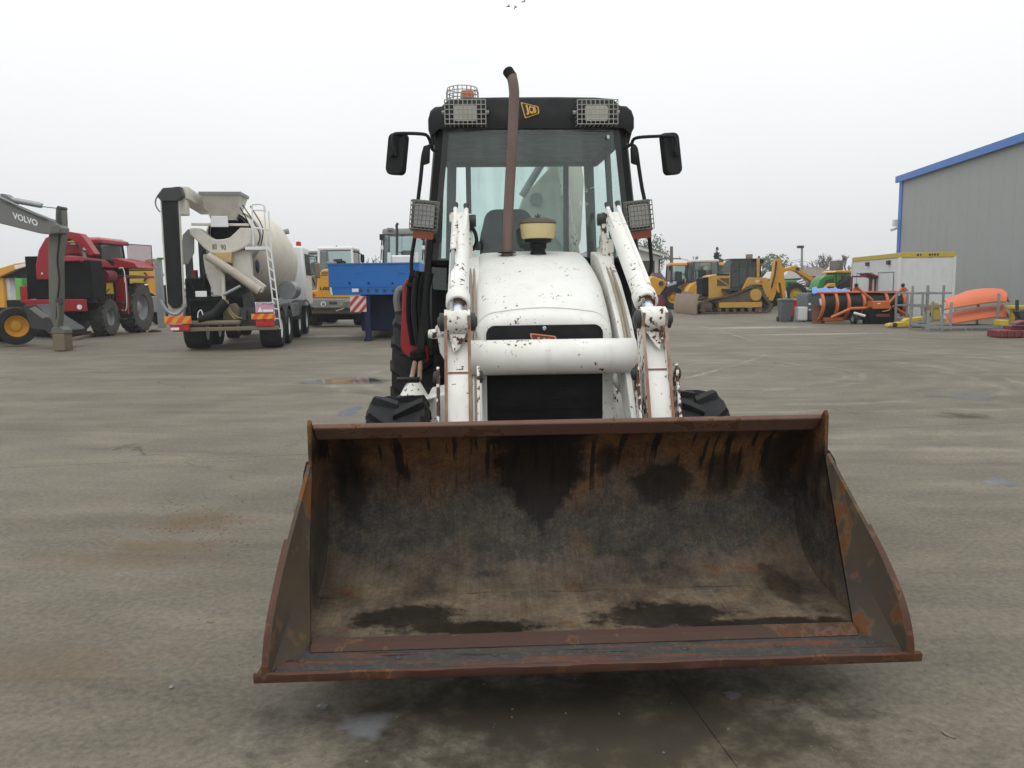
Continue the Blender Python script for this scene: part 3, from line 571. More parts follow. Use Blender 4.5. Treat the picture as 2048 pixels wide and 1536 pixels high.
def edge_mat():
    m, t, b, vec, o = newmat('cutting_edge')
    n1 = noise(t, mapping(t, vec, (2.5, 30, 14)), 1.0, 5, 0.65); n2 = noise(t, vec, 40, 4, 0.7)
    c = mixc(t, ramp(t, n1, [(0.50, 0.0), (0.62, 1.0)]), (0.046, 0.046, 0.044), (0.115, 0.045, 0.028))
    c = mixc(t, ramp(t, n2, [(0.5, 0.0), (0.75, 0.6)]), c, (0.12, 0.10, 0.08))
    c = mixc(t, ramp(t, noise(t, mapping(t, vec, (3, 60, 60)), 1.0, 5, 0.7), [(0.58, 0.0), (0.66, 0.9)]), c, (0.012, 0.011, 0.01))
    lk(t, c, b.inputs['Base Color']); b.inputs['Roughness'].default_value = 0.7; b.inputs['Specular IOR Level'].default_value = 0.2
    bp = nd(t, 'ShaderNodeBump', Strength=0.5, Distance=0.004); lk(t, n2, bp.inputs['Height']); lk(t, bp.outputs[0], b.inputs['Normal'])
    return m
M['edge'] = edge_mat()
M['bar_rust'] = paint('rusty_bar', (0.085, 0.040, 0.028), 0.65, 0.3, chips=0.56, chipscale=7, chipcol=(0.045, 0.026, 0.018), dirt=0.55, dirtcol=(0.055, 0.034, 0.026), streak=0.35, spec=0.25)
M['top_bar'] = paint('lit_rusty_top_bar', (0.135, 0.072, 0.052), 0.6, 0.3, chips=0.57, chipscale=9, chipcol=(0.07, 0.04, 0.025), dirt=0.6, dirtcol=(0.085, 0.045, 0.03), streak=0.4, spec=0.3)  # lighter than bar_rust: sky light on the bar is painted into its colour
M['strip'] = paint('worn_strip', (0.066, 0.036, 0.027), 0.7, 0.35, chips=0.56, chipscale=8, chipcol=(0.04, 0.034, 0.03), dirt=0.6, dirtcol=(0.045, 0.033, 0.026), spec=0.2)
M['wing'] = paint('bucket_wing', (0.070, 0.052, 0.033), 0.7, 0.45, chips=0.56, chipscale=5, chipcol=(0.12, 0.056, 0.02), dirt=0.9, dirtcol=(0.045, 0.044, 0.042), spec=0.2)
# belly of the bucket
prof = smooth_path([(0, .17, .247), (0, .30, .250), (0, .52, .255), (0, .74, .295), (0, .90, .40), (0, .965, .55), (0, .965, .70), (0, .90, .84), (0, .81, .93), (0, .742, .966)], 3)
BW = 1.128
def off(pr, d):
    o_ = []
    for i, p in enumerate(pr):
        tt = (pr[min(i + 1, len(pr) - 1)] - pr[max(0, i - 1)]).normalized(); o_.append(p + V((0, -tt.z, tt.y)) * -d)
    return o_
outp = off(prof, 0.018); ring = prof + outp[::-1]; NX = 24
g = G(); g.loft([[V((-BW + 2 * BW * k / NX, p.y, p.z)) for p in ring] for k in range(NX + 1)])
bk = g.build('bucket', M['bucket'], bh, smooth=50)
# top bar (folded strip) and welded strip above the cutting edge
g = G(); g.prism([(-BW, .748, .955), (-BW, .735, .949), (-BW, .672, 1.012), (-BW, .690, 1.030), (-BW, .80, .965)], (2 * BW, 0, 0)); g.build('top_bar', M['top_bar'], bk, 0.006)
g = G(); g.prism([(-1.06, .125, .247), (-1.06, .150, .272), (-1.06, .185, .278), (-1.06, .23, .253), (-1.06, .23, .243)], (2.12, 0, 0)); g.build('welded_strip', M['strip'], bk, 0.004)
g = G(); n = 40; rings = []
for k in range(n + 1):
    x = -1.16 + 2.32 * k / n; wob = 0.004 * math.sin(k * 1.7) + 0.003 * math.sin(k * 0.61 + 1)
    rings.append([V((x, .004, .2372)), V((x, .03, .2395)), V((x, .17, .2485)), V((x, .17, .226)), V((x, .02, .2145)), V((x, .004, .2145))])
g.loft(rings); g.build('cutting_edge', M['edge'], bk, smooth=40)
g = G(); rings = []
for k in range(n + 1):
    x = -1.236 + 2.472 * k / n; wob = 0.009 * math.sin(k * 0.9 + 2) + 0.006 * math.sin(k * 2.3)
    rings.append([V((x, -.012 + wob * .4, .2330)), V((x, .0, .2365)), V((x, .0035, .2365)), V((x, .0035, .2140)), V((x, .10, .2140)), V((x, .10, .199)), V((x, .0, .197)), V((x, -.012 + abs(wob), .204))])
g.loft(rings); g.build('wear_plate', M['bar_rust'], bk, smooth=40)
for x in (-1.08, -.72, -.36, 0, .36, .72, 1.08):
    G().lathe([(0.016, 0), (0.016, .003), (0.010, .006), (0.0, .006)], (x, .075, .2415), n=10).build('bolt', M['edge'], bk)
def plate3(pts, ext, name, mat, par, bev=0.003): return G().prism(pts, ext).build(name, mat, par, bev)
for s in (-1, 1):
    rear = [(s * 1.129, p.y, p.z) for p in outp[1:]] + [(s * 1.129, .72, 1.0), (s * 1.129, .665, 1.052), (s * 1.129, .648, 1.03), (s * 1.129, .645, .86), (s * 1.129, .44, .50), (s * 1.129, .19, .236)]
    plate3(rear, (s * .016, 0, 0), 'rear_side_plate', M['bucket'], bk)
    # wing: outer rim curve, then back along the split
    rim_ = smooth_path([(s * 1.180, -.002, .214), (s * 1.176, .0, .30), (s * 1.168, .05, .42), (s * 1.158, .17, .545), (s * 1.150, .30, .64), (s * 1.14, .47, .755), (s * 1.132, .63, .862)], 3)
    gap = [V((s * 1.126, .622, .835)), V((s * 1.108, .405, .49)), V((s * 1.062, .155, .226))]
    ins = [V((-s * .014, 0, 0))]
    g = G(); th = V((s * .016, 0.004, 0)); poly = rim_ + gap; cen = V((s * 1.13, .22, .42))
    nn = len(poly); fr_ = [V(p) for p in poly]; bc_ = [V(p) + th for p in poly]
    vs = fr_ + bc_ + [cen, cen + th]
    fs = [(i, (i + 1) % nn, 2 * nn) for i in range(nn)] + [((i + 1) % nn + nn, i + nn, 2 * nn + 1) for i in range(nn)] + [(i, i + nn, (i + 1) % nn + nn, (i + 1) % nn) for i in range(nn)]
    g.add(vs, fs); wg = g.build('side_wing', M['wing'], bk, smooth=25)
    # reinforcing strip along the wing's rim
    g = G(); r1 = rim_[:12]; g.loft([[p + V((s * .004, 0, 0)), p + V((s * .024, -.012, -.004)), p + V((s * .026, .05, .03)), p + V((s * .004, .05, .03))] for p in r1]); g.build('rim_strip', M['bar_rust'], wg, smooth=40)
    G().loft([[q_ + V((s * .002, .004, 0)), q_ + V((s * .002, .020, 0)), q_ + V((s * .016, .020, 0)), q_ + V((s * .016, .004, 0))] for q_ in [V((s * 1.126, .636, .85))] + gap]).build('split_groove', M['black_matt'], bk)
    # dark strip that closes the split
    g = G(); g.prism([(s * 1.147, .66, .87), (s * 1.147, .60, .84), (s * 1.147, .30, .47), (s * 1.147, .05, .215), (s * 1.147, .24, .215), (s * 1.147, .46, .50)], (s * .01, 0, 0)); g.build('split_backing', M['black_matt'], bk)
# scrape marks and weld bead inside
if False: G().tube([J_ for J_ in [(.28, .60, .2755), (.38, .61, .279), (.46, .60, .277), (.58, .615, .279)]], .0022, 6).build('weld_bead', M['grey'], bk)

# ---------------------------------------------------------------- loader arms, tilt levers, tilt cylinders
AX = 0.43
for s in (-1, 1):
    up = [(2.78, 1.84), (2.45, 1.80), (2.1, 1.64), (1.75, 1.42), (1.42, 1.12), (1.15, .78), (.98, .45), (1.0, .36)]
    lo = [(1.14, .36), (1.30, .68), (1.55, .98), (1.85, 1.20), (2.2, 1.42), (2.5, 1.58), (2.78, 1.62)]
    g = G(); g.prism([(s * (AX - .045), y, z) for y, z in up + lo], (s * .09, 0, 0)); arm = g.build('loader_arm', M['white'], bh, 0.008)
    for (y, z) in ((2.2, 1.53), (1.62, 1.19)):
        G().lathe([(0.028, 0), (0.028, .014), (0.016, .020), (0, .021)], (s * (AX - .045) , y, z), 'x', 12).build('pin_cap', M['black'], arm)
        arm.children[-1].scale = (1, 1, 1)
    # hose pair clipped to the inner edge of the arm
    for k, dx in enumerate((0.0, 0.022)):
        pts = smooth_path([(s * (AX - .012 + dx), y - .02, z + .030) for y, z in ((2.5, 1.76), (2.1, 1.60), (1.8, 1.42), (1.55, 1.20), (1.36, .98), (1.2, .76), (1.05, .5))], 4)
        G().tube(pts, .0095, 7).build('hose', M['hose'], bh)
    # tilt lever: a web between two flanges with rusty edges
    ly = lambda z: 1.02 + (z - .70) * .40
    LX = s * .505
    web = [(LX - .05, ly(z) + .035, z) for z in (.62, .8, 1.0, 1.165)] ; 
    g = G(); g.loft([[V((LX - .052, ly(z) + d, z)), V((LX + .052, ly(z) + d, z)), V((LX + .052, ly(z) + d + .03, z)), V((LX - .052, ly(z) + d + .03, z))] for z, d in ((.76, .012), (.8, .012), (1.0, .012), (1.17, .014), (1.185, .022), (1.20, .045), (1.33, .055), (1.385, .058))])
    lev = g.build('tilt_lever', M['white'], bh, smooth=40)
    # v-notched gusset below the pin
    g = G(); g.prism([(LX - .045, ly(1.36) + .020, 1.375), (LX + .005, ly(1.30) + .020, 1.30), (LX + .022 * s, ly(1.27) + .018, 1.285), (LX + .045, ly(1.36) + .020, 1.375)], (0, .012, 0)); g.build('gusset', M['white_chip'], lev)
    for dx in (-.066, .052):
        fl = [(LX + dx, ly(.76) - .012, .76), (LX + dx, ly(1.0) - .012, 1.0), (LX + dx, ly(1.40) - .012, 1.40), (LX + dx, 1.27, 1.475), (LX + dx, 1.335, 1.50), (LX + dx, 1.40, 1.46), (LX + dx, 1.42, 1.38), (LX + dx, ly(1.0) + .16, 1.0), (LX + dx, ly(.76) + .14, .76)]
        f_ = G().prism(fl, (.014, 0, 0)).build('flange', M['white_chip'], lev, 0.002)
        e_ = [(LX + dx - .001, ly(z) - .0145, z) for z in (.76, 1.0, 1.40)] + [(LX + dx - .001, 1.265, 1.470), (LX + dx - .001, 1.27, 1.462), (LX + dx - .001, ly(1.40) - .0115, 1.40), (LX + dx - .001, ly(1.0) - .0115, 1.0), (LX + dx - .001, ly(.76) - .0115, .76)]
        G().prism(e_, (.016, 0, 0)).build('flange_edge', M['rust_edge'], lev)
    G().box(LX - .05, LX + .05, ly(1.185) + .010, ly(1.185) + .02, 1.184, 1.189).build('weld_seam', M['rust_edge'], lev)
    py, pz = 1.335, 1.435
    G().lathe([(0.03, -.052), (.062, -.052), (.066, -.044), (.066, .044), (.062, .052), (.03, .052)], (LX, py, pz), 'x', 28).build('rod_eye', M['white_chip'], bh)
    for d in (-1, 1):
        G().lathe([(.048, 0), (.048, .022), (.030, .026), (.022, .034), (0.0, .034)] if d > 0 else [(0.0, -.034), (.022, -.034), (.030, -.026), (.048, -.022), (.048, 0)], (LX + d * .068, py, pz), 'x', 18).build('pivot_pin', M['dkgrey'], bh)
    # link plates either side of the lever with rounded heads
    for dx in (-.108, .094):
        y0, z0 = ly(1.16) + .045, 1.16; pts = []
        for k in range(9):
            a = R(180 * k / 8); pts.append((LX + dx, y0 - .045 * math.cos(a), z0 + .055 * math.sin(a)))
        pts += [(LX + dx, ly(.76) + .10, .74), (LX + dx, ly(.76) + .0, .74)]
        lp = G().prism(pts, (.014, 0, 0)).build('link_plate', M['white_worn'], bh, 0.002)
        d = -1 if dx < 0 else 1
        G().lathe([(.032, 0), (.032, .012), (.02, .018), (0, .018)] if d > 0 else [(0, -.018), (.02, -.018), (.032, -.012), (.032, 0)], (LX + dx + (.014 if d > 0 else 0), y0, z0), 'x', 14).build('pin_cap', M['dkgrey'], lp)
    # tilt cylinder
    A, B_ = V((s * .50, 2.52, 2.055)), V((LX, py, pz)); d_ = (B_ - A).normalized(); end = A + d_ * ((B_ - A).length - .175)
    g = G(); g.tube([A + d_ * .05, A + d_ * .07, end - d_ * .09, end - d_ * .085, end - d_ * .01, end], [.055, .058, .058, .066, .066, .058], 24)
    cyl = g.build('tilt_cylinder', M['white'], bh, smooth=40)
    g = G(); g.tube([end - d_ * .002, end + d_ * .003], [.050, .046], 24); g.build('gland', M['white_worn'], cyl)
    G().tube([end, B_ - d_ * .05], .030, 18).build('piston_rod', M['chrome'], cyl)
    q = V((s * .03, 0, .058)); q2 = V((-s * .035, -.01, .05))
    G().tube(smooth_path([A + q * 1.1, A + d_ * .15 + q, end - d_ * .16 + q, end - d_ * .12 + q * .8], 4), .014, 8).build('pipe', M['white'], cyl)
    G().tube(smooth_path([A + q2 * 1.1, A + d_ * .18 + q2, A + d_ * .30 + q2 * .7], 4), .015, 8).build('pipe', M['white'], cyl)
    for qq in (q, q2): G().tube([A + qq * 1.1, A + qq * 1.1 + V((0, .03, .03))], [.016, .02], 8).build('hose_end', M['dkgrey'], cyl)
    # hydraulic level rod on the left cylinder
    if s < 0:
        p0, p1 = J.y(906, 502, 1.9), J.y(902, 638, 1.36)
        G().tube([p0, p1], .012, 8).build('level_rod', M['steel'], cyl); G().tube([J.y(913, 440, 2.4), p0], .019, 10).build('rod_guide', M['white_chip'], cyl)
        G().lathe([(.0, -.02), (.02, -.02), (.02, .02), (0, .02)], p1, 'y', 10).build('rod_end', M['dkgrey'], cyl)
        G().box(LX - .066, LX + .06, 2.44, 2.58, 2.025, 2.085).build('head_block', M['white_chip'], bh, 0.006)
        G().prism([J.y(*q_, 1.42) for q_ in ((870, 655), (876, 648), (888, 660), (890, 722), (880, 705), (875, 675))], (0, .05, 0)).build('bracket', M['white'], bh, 0.004)
        G().lathe([(0, -.03), (.022, -.03), (.026, 0), (.026, .05), (0, .05)], J.y(868, 668, 1.44), 'x', 12).build('pin_cap', M['white_chip'], bh)
    # strut from the cylinder head down to the chassis
    g = G(); g.prism([(s * .425, 2.58, 2.09), (s * .425, 2.62, 2.06), (s * .425, 2.42, 1.35), (s * .425, 2.33, 1.35), (s * .425, 2.54, 2.07)], (s * .03, 0, 0)); st_ = g.build('lift_strut', M['white_chip'], bh, 0.004)
    G().lathe([(0, -.03), (.04, -.03), (.04, .03), (0, .03)], (s * .43, 2.55, 2.04), 'x', 14).build('pivot_pin', M['dkgrey'], bh)
    # lift tower plates behind
    g = G(); g.prism([(s * .44, 2.45, 1.9), (s * .44, 2.75, 1.95), (s * .44, 2.95, 1.2), (s * .44, 2.9, .6), (s * .44, 2.3, .6), (s * .44, 2.35, 1.2)], (s * .05, 0, 0)); g.build('loader_tower', M['white_chip'], bh, 0.006)
    G().tube([(s * .44, 2.65, 1.10), (s * .44, 1.62, 1.02)], .045, 14).build('lift_cylinder', M['white'], bh)
    G().box(s * .33 if s > 0 else -.50, .50 if s > 0 else s * .33, 1.03, 1.12, .38, .47).build('bucket_hinge', M['white_worn'], bh, 0.006)
G().tube([J.y(1323, 652, 1.28), J.y(1326, 665, 1.27), J.y(1325, 678, 1.27), J.y(1321, 678, 1.27), J.y(1320, 660, 1.28)], .006, 6).build('safety_chain', M['white_worn'], bh)
# cross tube
g = G(); g.tube([(-AX - .01, 1.48, 1.235), (AX + .01, 1.48, 1.235)], .0945, 40); g.build('cross_tube', M['white'], bh, smooth=30)
# hose on the left of the hood top
G().tube(smooth_path([J.y(938, 445, 2.5), J.y(950, 465, 2.5), J.y(953, 485, 2.5), J.y(945, 500, 2.52)], 4), .012, 8).build('hose', M['black'], bh)

# ---------------------------------------------------------------- bonnet, nose and grille
HX = -0.035
def hood_ring(y, hw, zt, r, zb, crown=0.02, n=7):
    pts = [V((HX - hw - .012, y, zb))]
    pts.append(V((HX - hw, y, (zb + zt - r) / 2)))
    for k in range(n + 1):
        a = R(180 - 90 * k / n); pts.append(V((HX - hw + r + r * math.cos(a), y, zt - crown - r + r * math.sin(a))))
    for k in range(1, 6):
        u = k / 6; x = -(hw - r) + 2 * (hw - r) * u; pts.append(V((HX + x, y, zt - crown * (2 * u - 1) ** 2)))
    for k in range(n + 1):
        a = R(90 - 90 * k / n); pts.append(V((HX + hw - r + r * math.cos(a), y, zt - crown - r + r * math.sin(a))))
    pts.append(V((HX + hw, y, (zb + zt - r) / 2))); pts.append(V((HX + hw + .012, y, zb)))
    return pts
def tilt(ring, k, y0):   # sweep lower points forward a little (raked panel line)
    return ring
g = G(); g.loft([hood_ring(1.728, .389, 1.494, .14, .95), hood_ring(1.75, .396, 1.506, .145, .95), hood_ring(1.90, .398, 1.60, .135, 1.0), hood_ring(2.10, .398, 1.70, .12, 1.05), hood_ring(2.35, .394, 1.775, .105, 1.1), hood_ring(2.60, .386, 1.826, .09, 1.15, .01), hood_ring(2.78, .380, 1.848, .075, 1.2, .008), hood_ring(2.83, .370, 1.844, .07, 1.2, .008), hood_ring(2.85, .352, 1.825, .065, 1.2, .008)], closed=True)
hood = g.build('bonnet', M['white_hood'], bh, smooth=60)
g = G(); rr_ = [hood_ring(1.622, .300, 1.405, .08, .62), hood_ring(1.624, .335, 1.432, .095, .62), hood_ring(1.640, .366, 1.456, .115, .62), hood_ring(1.675, .385, 1.476, .13, .62), hood_ring(1.716, .391, 1.487, .14, .62)]
g.loft(rr_); nose = g.build('nose_cowl', M['white_hood'], bh, smooth=60)
g = G(); g.loft([hood_ring(1.70, .384, 1.479, .135, .64), hood_ring(1.745, .384, 1.482, .135, .97)]); g.build('panel_gap', M['black_matt'], nose)
# recessed radiator grille
gx0, gx1 = J.y(972, 660, 1.615).x, J.y(1206, 660, 1.615).x; gz1 = J.y(1090, 650, 1.615).z
fr0 = rrect(gx0, gx1, .70, gz1, .05, 5, 1.612)
g = G(); g.prism(fr0, (0, .02, 0)); grl = g.build('grille', M['grille'], nose, 0.003)
for k in range(11):
    z = .76 + k * .056
    if z > gz1 - .09: break
    G().box(gx0 + .05, gx1 - .05, 1.604, 1.611, z, z + .012).build('slat', M['grille'], grl)
G().lathe([(0, 0), (.009, 0), (.012, .004), (.012, .01)], (J.y(1089, 657, 1.6).x, 1.600, J.y(1089, 657, 1.6).z), 'y', 12).build('lock', M['chrome'], grl)
def badge(pix, y, outer, inner, letters, root, inset=0.12, lx=(0.10, 0.90), lz=(0.14, 0.86)):
    P = [J.y(a, b, y) for a, b in pix]; c = sum(P, V()) / 4
    def rounded(Q):
        o_ = []
        for i in range(4):
            a, b, d = Q[i - 1], Q[i], Q[(i + 1) % 4]; e1 = b + (a - b).normalized() * .008; e2 = b + (d - b).normalized() * .008
            o_ += [e1, (e1 + e2 + b) / 3, e2]
        return o_
    b0 = G().prism(rounded(P), (0, .004, 0)).build('badge', M[outer], root)
    Q = [c + (p - c) * (1 - inset) for p in P]; G().prism([p + V((0, -.002, 0)) for p in rounded(Q)], (0, .003, 0)).build('badge_field', M[inner], b0)
    tl, tr, br, bl = Q
    def bil(u, v): return (bl.lerp(br, u)).lerp(tl.lerp(tr, u), v)
    for i, ch in enumerate(letters):
        u0 = lx[0] + (lx[1] - lx[0]) * i / 3 + .02; u1 = lx[0] + (lx[1] - lx[0]) * (i + 1) / 3 - .02
        o_ = bil(u0, lz[0]); text('letter', ch, o_ + V((0, -.0025, 0)), bil(u1, lz[0]) - o_, bil(u0, lz[1]) - o_, M[outer], b0, 0.001, 0.045)
badge([(1059, 666), (1112, 672), (1118, 704), (1072, 712)], 1.606, 'badge_o', 'badge_b', 'JCB', grl)
# side columns below the cowl
for s in (-1, 1):
    x0 = HX + s * .322; G().prism([(x0, 1.60, .60), (x0 + s * .065, 1.615, .60), (x0 + s * .062, 1.63, 1.30), (x0, 1.605, 1.30)], (0, .05, 0)).build('nose_column', M['white'], nose, 0.006)
# exhaust stack, pre-cleaner
ey = 2.56
ep = smooth_path([J.y(1014, 512, ey), J.y(1016, 440, ey), J.y(1024, 290, ey), J.y(1028, 200, ey), J.y(1027.5, 175, ey), J.y(1024, 155, ey) + V((0, .01, 0)), J.y(1018, 142, ey) + V((0, .035, 0))], 5)
ex = G().tube(ep, .0335, 24, cap=False).build('exhaust_stack', M['exhaust'], bh, smooth=60)
G().tube([ep[-1] - (ep[-1] - ep[-3]).normalized() * .05, ep[-1] + (ep[-1] - ep[-3]).normalized() * .012], [.0345, .0365], 24).build('stack_tip', M['black_matt'], ex, smooth=60)
G().tube([J.y(1014, 512, ey), J.y(1014.6, 488, ey)], [.038, .0375], 24).build('sleeve', M['exhaust'], ex, smooth=60)
G().lathe([(.02, 0), (.058, .002), (.062, .008), (.04, .010)], J.y(1014, 507, ey) + V((0, 0, .0)), 'z', 24).build('stack_grommet', M['black'], ex)
pc = J.y(1076, 478, 2.58); top = J.y(1076, 436, 2.58).z
g = G(); hz_ = top - pc.z; g.lathe([(.0, 0), (.098, 0), (.108, .004), (.113, hz_ * .25), (.118, hz_ * .68), (.118, hz_ * .72)], (pc.x, pc.y, pc.z), 'z', 28)
pre = g.build('pre_cleaner', M['bowl'], bh, smooth=50)
G().lathe([(.120, hz_ * .70), (.122, hz_ * .76), (.112, hz_ * .86), (.07, hz_ * .98), (.0, hz_)], pc, 'z', 28).build('lid', M['lid'], pre)
G().lathe([(.0, -.125), (.052, -.125), (.052, -.085), (.046, -.08), (.046, -.07), (.056, -.06), (.056, -.03), (.088, -.022), (.092, .0)], pc, 'z', 22).build('neck', M['black'], pre)
G().lathe([(.053, -.118), (.056, -.116), (.056, -.106), (.053, -.104)], pc, 'z', 22).build('clamp_band', M['steel'], pre)
for dx in (-.018, 0, .018): G().tube([(pc.x, pc.y, pc.z + hz_ - .006), (pc.x + dx, pc.y, pc.z + hz_ + (.028 if dx == 0 else .018))], .004, 5).build('wing_nut', M['black'], pre)
G().lathe([(.05, 0), (.085, .004), (.07, .012)], (pc.x, pc.y, pc.z - .128), 'z', 24).build('neck_grommet', M['black'], pre)

# ---------------------------------------------------------------- cab
CY = 3.0
WT, WB = 2.69, 1.80
def wsx(z): return .622 + (WT - z) * .112
g = G(); nsg = 10
def wsc(u, z):  # curved windscreen
    h = wsx(z) - .012; return V((h * u, CY - .02 - .03 * (1 - u * u), z))
fr_ = [[wsc(-1 + 2 * k / nsg, z) for k in range(nsg + 1)] for z in (WB, 2.1, 2.4, WT)]
bk_ = [[p + V((0, .006, 0)) for p in row] for row in fr_]
g.loft([fr_[0][:], fr_[1][:], fr_[2][:], fr_[3][:], bk_[3], bk_[2], bk_[1], bk_[0], fr_[0]], closed=False)
ws = g.build('windscreen', M['glass'], bh, smooth=60)
# grey border band and hand-written marks on the glass
def border(z0, z1, xa, xb):
    pass
for s in (-1, 1):
    # black ceramic edge of the windscreen
    G().loft([[V((s * (wsx(z) - .045), CY - .028, z)), V((s * (wsx(z) - .004), CY - .026, z)), V((s * (wsx(z) - .004), CY - .020, z)), V((s * (wsx(z) - .045), CY - .021, z))] for z in (WB, WT)]).build('glass_edge', M['dkgrey'], ws)
    # front pillar
    G().loft([[V((s * (wsx(z) - .004), CY - .02, z)), V((s * (wsx(z) + .046), CY + .0, z)), V((s * (wsx(z) + .052), CY + .07, z)), V((s * (wsx(z) - .002), CY + .06, z))] for z in (1.05, 1.4, 1.8, 2.72)]).build('front_pillar', M['black'], bh, 0.006)
    G().loft([[V((s * (wsx(z) + .047), CY + .02, z)), V((s * (wsx(z) + .056), CY + .02, z)), V((s * (wsx(z) + .056), CY + .05, z)), V((s * (wsx(z) + .047), CY + .05, z))] for z in (1.8, 2.68)]).build('pillar_trim', M['grey'], bh)
    # rear pillars, door glass
    G().bar((s * .66, 4.45, 1.2), (s * .60, 4.42, 2.70), .08, .08, (0, 1, 0)).build('rear_pillar', M['dkgrey'], bh, 0.01)
    G().bar((s * .755, 3.75, 1.1), (s * .655, 3.75, 2.70), .045, .05, (0, 1, 0)).build('door_post', M['dkgrey'], bh, 0.008)
    pane(bh, [(s * .725, 3.08, 1.82), (s * .755, 3.72, 1.82), (s * .665, 3.72, 2.68), (s * .632, 3.08, 2.68)], M['glass_side'], 'door_glass')
    pane(bh, [(s * .755, 3.78, 1.82), (s * .67, 4.41, 1.82), (s * .61, 4.41, 2.68), (s * .665, 3.78, 2.68)], M['glass_side'], 'side_glass')
    G().loft([[V((s * .73, 3.06, z)), V((s * .76, 3.74, z)), V((s * .76, 4.44, z)), V((s * .72, 4.44, z)), V((s * .72, 3.74, z)), V((s * .69, 3.06, z))] for z in (.95, 1.82)]).build('door_panel', M['black'], bh, 0.006)
G().box(-.72, .72, CY + .01, CY + .05, 1.775, 1.815).build('dash_rail', M['black'], bh, 0.006)
G().box(-.70, .70, CY + .05, CY + .06, .95, 1.775).build('front_bulkhead', M['black_matt'], bh)
pane(bh, [J.y(863, 534, CY - .0), J.y(893, 536, CY - .0), J.y(893, 581, CY - .0), J.y(866, 578, CY - .0)], M['glass'], 'lower_window')
G().box(-.66, .66, 4.40, 4.46, 1.2, 1.72).build('rear_panel', M['dkgrey'], bh, 0.006)
G().box(-.66, .66, 4.40, 4.47, 2.655, 2.72).build('rear_header', M['dkgrey'], bh, 0.006)
for x in (-.46, .40): G().box(x - .022, x + .022, 4.40, 4.45, 1.72, 2.66).build('rear_window_post', M['dkgrey'], bh)
G().box(-.74, .74, 3.05, 4.45, 1.12, 1.16).build('cab_floor', M['black_matt'], bh)
G().box(-.62, .62, 3.12, 4.42, 2.685, 2.70).build('roof_lining', M['dkgrey'], bh)
pane(bh, [(-.44, 4.43, 1.73), (.38, 4.43, 1.73), (.38, 4.43, 2.655), (-.44, 4.43, 2.655)], M['glass'], 'rear_window')
# roof
def roof_ring(y, sx=1.0, dz=0.0):
    h = [(.655, 2.700), (.700, 2.66), (.722, 2.70), (.722, 2.77), (.705, 2.83), (.672, 2.858), (.625, 2.862), (.600, 2.885), (.575, 2.908), (.45, 2.918), (.2, 2.922)]
    h = [(x * sx, z + (dz if z > 2.8 else 0)) for x, z in h]
    return [V((x, y, z)) for x, z in h] + [V((-x, y, z)) for x, z in h[::-1]]
g = G(); g.loft([roof_ring(CY - .055, .985, -.03), roof_ring(CY - .04, .995, -.012), roof_ring(CY + .0), roof_ring(CY + .8), roof_ring(4.48, .98, -.02), roof_ring(4.52, .95, -.06)])
roof = g.build('roof', M['black'], bh, smooth=50)
for s in (-1, 1):  # drooping rear corners of the roof moulding
    g = G(); g.loft([[V((s * .70, CY - .03, 2.70)), V((s * .722, CY - .0, 2.72)), V((s * .722, CY + .25, 2.72)), V((s * .70, CY + .25, 2.70))], [V((s * .668, CY + .03, 2.56)), V((s * .690, CY + .06, 2.56)), V((s * .692, CY + .2, 2.56)), V((s * .668, CY + .2, 2.56))]]); g.build('roof_corner', M['black'], roof, 0.01)
badge([(1041, 204), (1077, 213), (1079, 227), (1050, 237)], CY - .062, 'gold', 'letter_k', 'JCB', roof, 0.13)
# roof work lamps with wire guards
for pxs in ((890, 971), (1155, 1236)):
    a, b = J.y(pxs[0], 248, CY - .16), J.y(pxs[1], 199, CY - .16); cx, cz = (a.x + b.x) / 2, (a.z + b.z) / 2
    lamp = G().loft([rrect(cx - .085, cx + .085, cz - .058, cz + .06, .02, 3, CY - .10), rrect(cx - .075, cx + .075, cz - .05, cz + .05, .02, 3, CY - .03)]).build('work_lamp', M['black'], bh)
    G().loft([rrect(cx - .08, cx + .08, cz - .052, cz + .055, .016, 3, CY - .101), rrect(cx - .078, cx + .078, cz - .05, cz + .052, .016, 3, CY - .112)]).build('lens', M['lens'], lamp)
    cage(lamp, (cx, CY - .05, cz), b.x - a.x, b.z - a.z, .11, 9, 5, M['wire'], .0034)
    for q in (-1, 1): G().lathe([(0, -.012), (.013, -.012), (.013, .012), (0, .012)], (cx + q * .15, CY - .09, cz + .01), 'x', 10).build('wing_nut', M['wire'], lamp)
# beacon in a cage
bc = J.y(925, 200, CY + .2); g = G(); g.lathe([(0, 0), (.05, 0), (.05, .04), (.044, .055), (0, .06)], (bc.x + .035, bc.y, bc.z + .005), 'z', 18); beacon = g.build('beacon', M['amber'], bh)
g = G()
for k in range(20):
    a = 2 * math.pi * k / 20; c_, s_ = math.cos(a) * .115, math.sin(a) * .115
    g.tube([(bc.x + c_, bc.y + s_, bc.z - .04), (bc.x + c_ * 1.0, bc.y + s_ * 1.0, bc.z + .05), (bc.x + c_ * .93, bc.y + s_ * .93, bc.z + .078)], .0032, 4)
for z, r_ in ((.0, .115), (.025, .115), (.05, .115), (.078, .107)):
    g.tube([(bc.x + r_ * math.cos(2 * math.pi * k / 24), bc.y + r_ * math.sin(2 * math.pi * k / 24), bc.z + z) for k in range(25)], .0032, 4)
for k in range(-3, 4): g.tube([(bc.x + k * .03, bc.y - math.sqrt(.107 ** 2 - (k * .03) ** 2), bc.z + .079), (bc.x + k * .03, bc.y + math.sqrt(.107 ** 2 - (k * .03) ** 2), bc.z + .079)], .003, 4)
g.build('wire_guard', M['wire'], beacon, smooth=60)
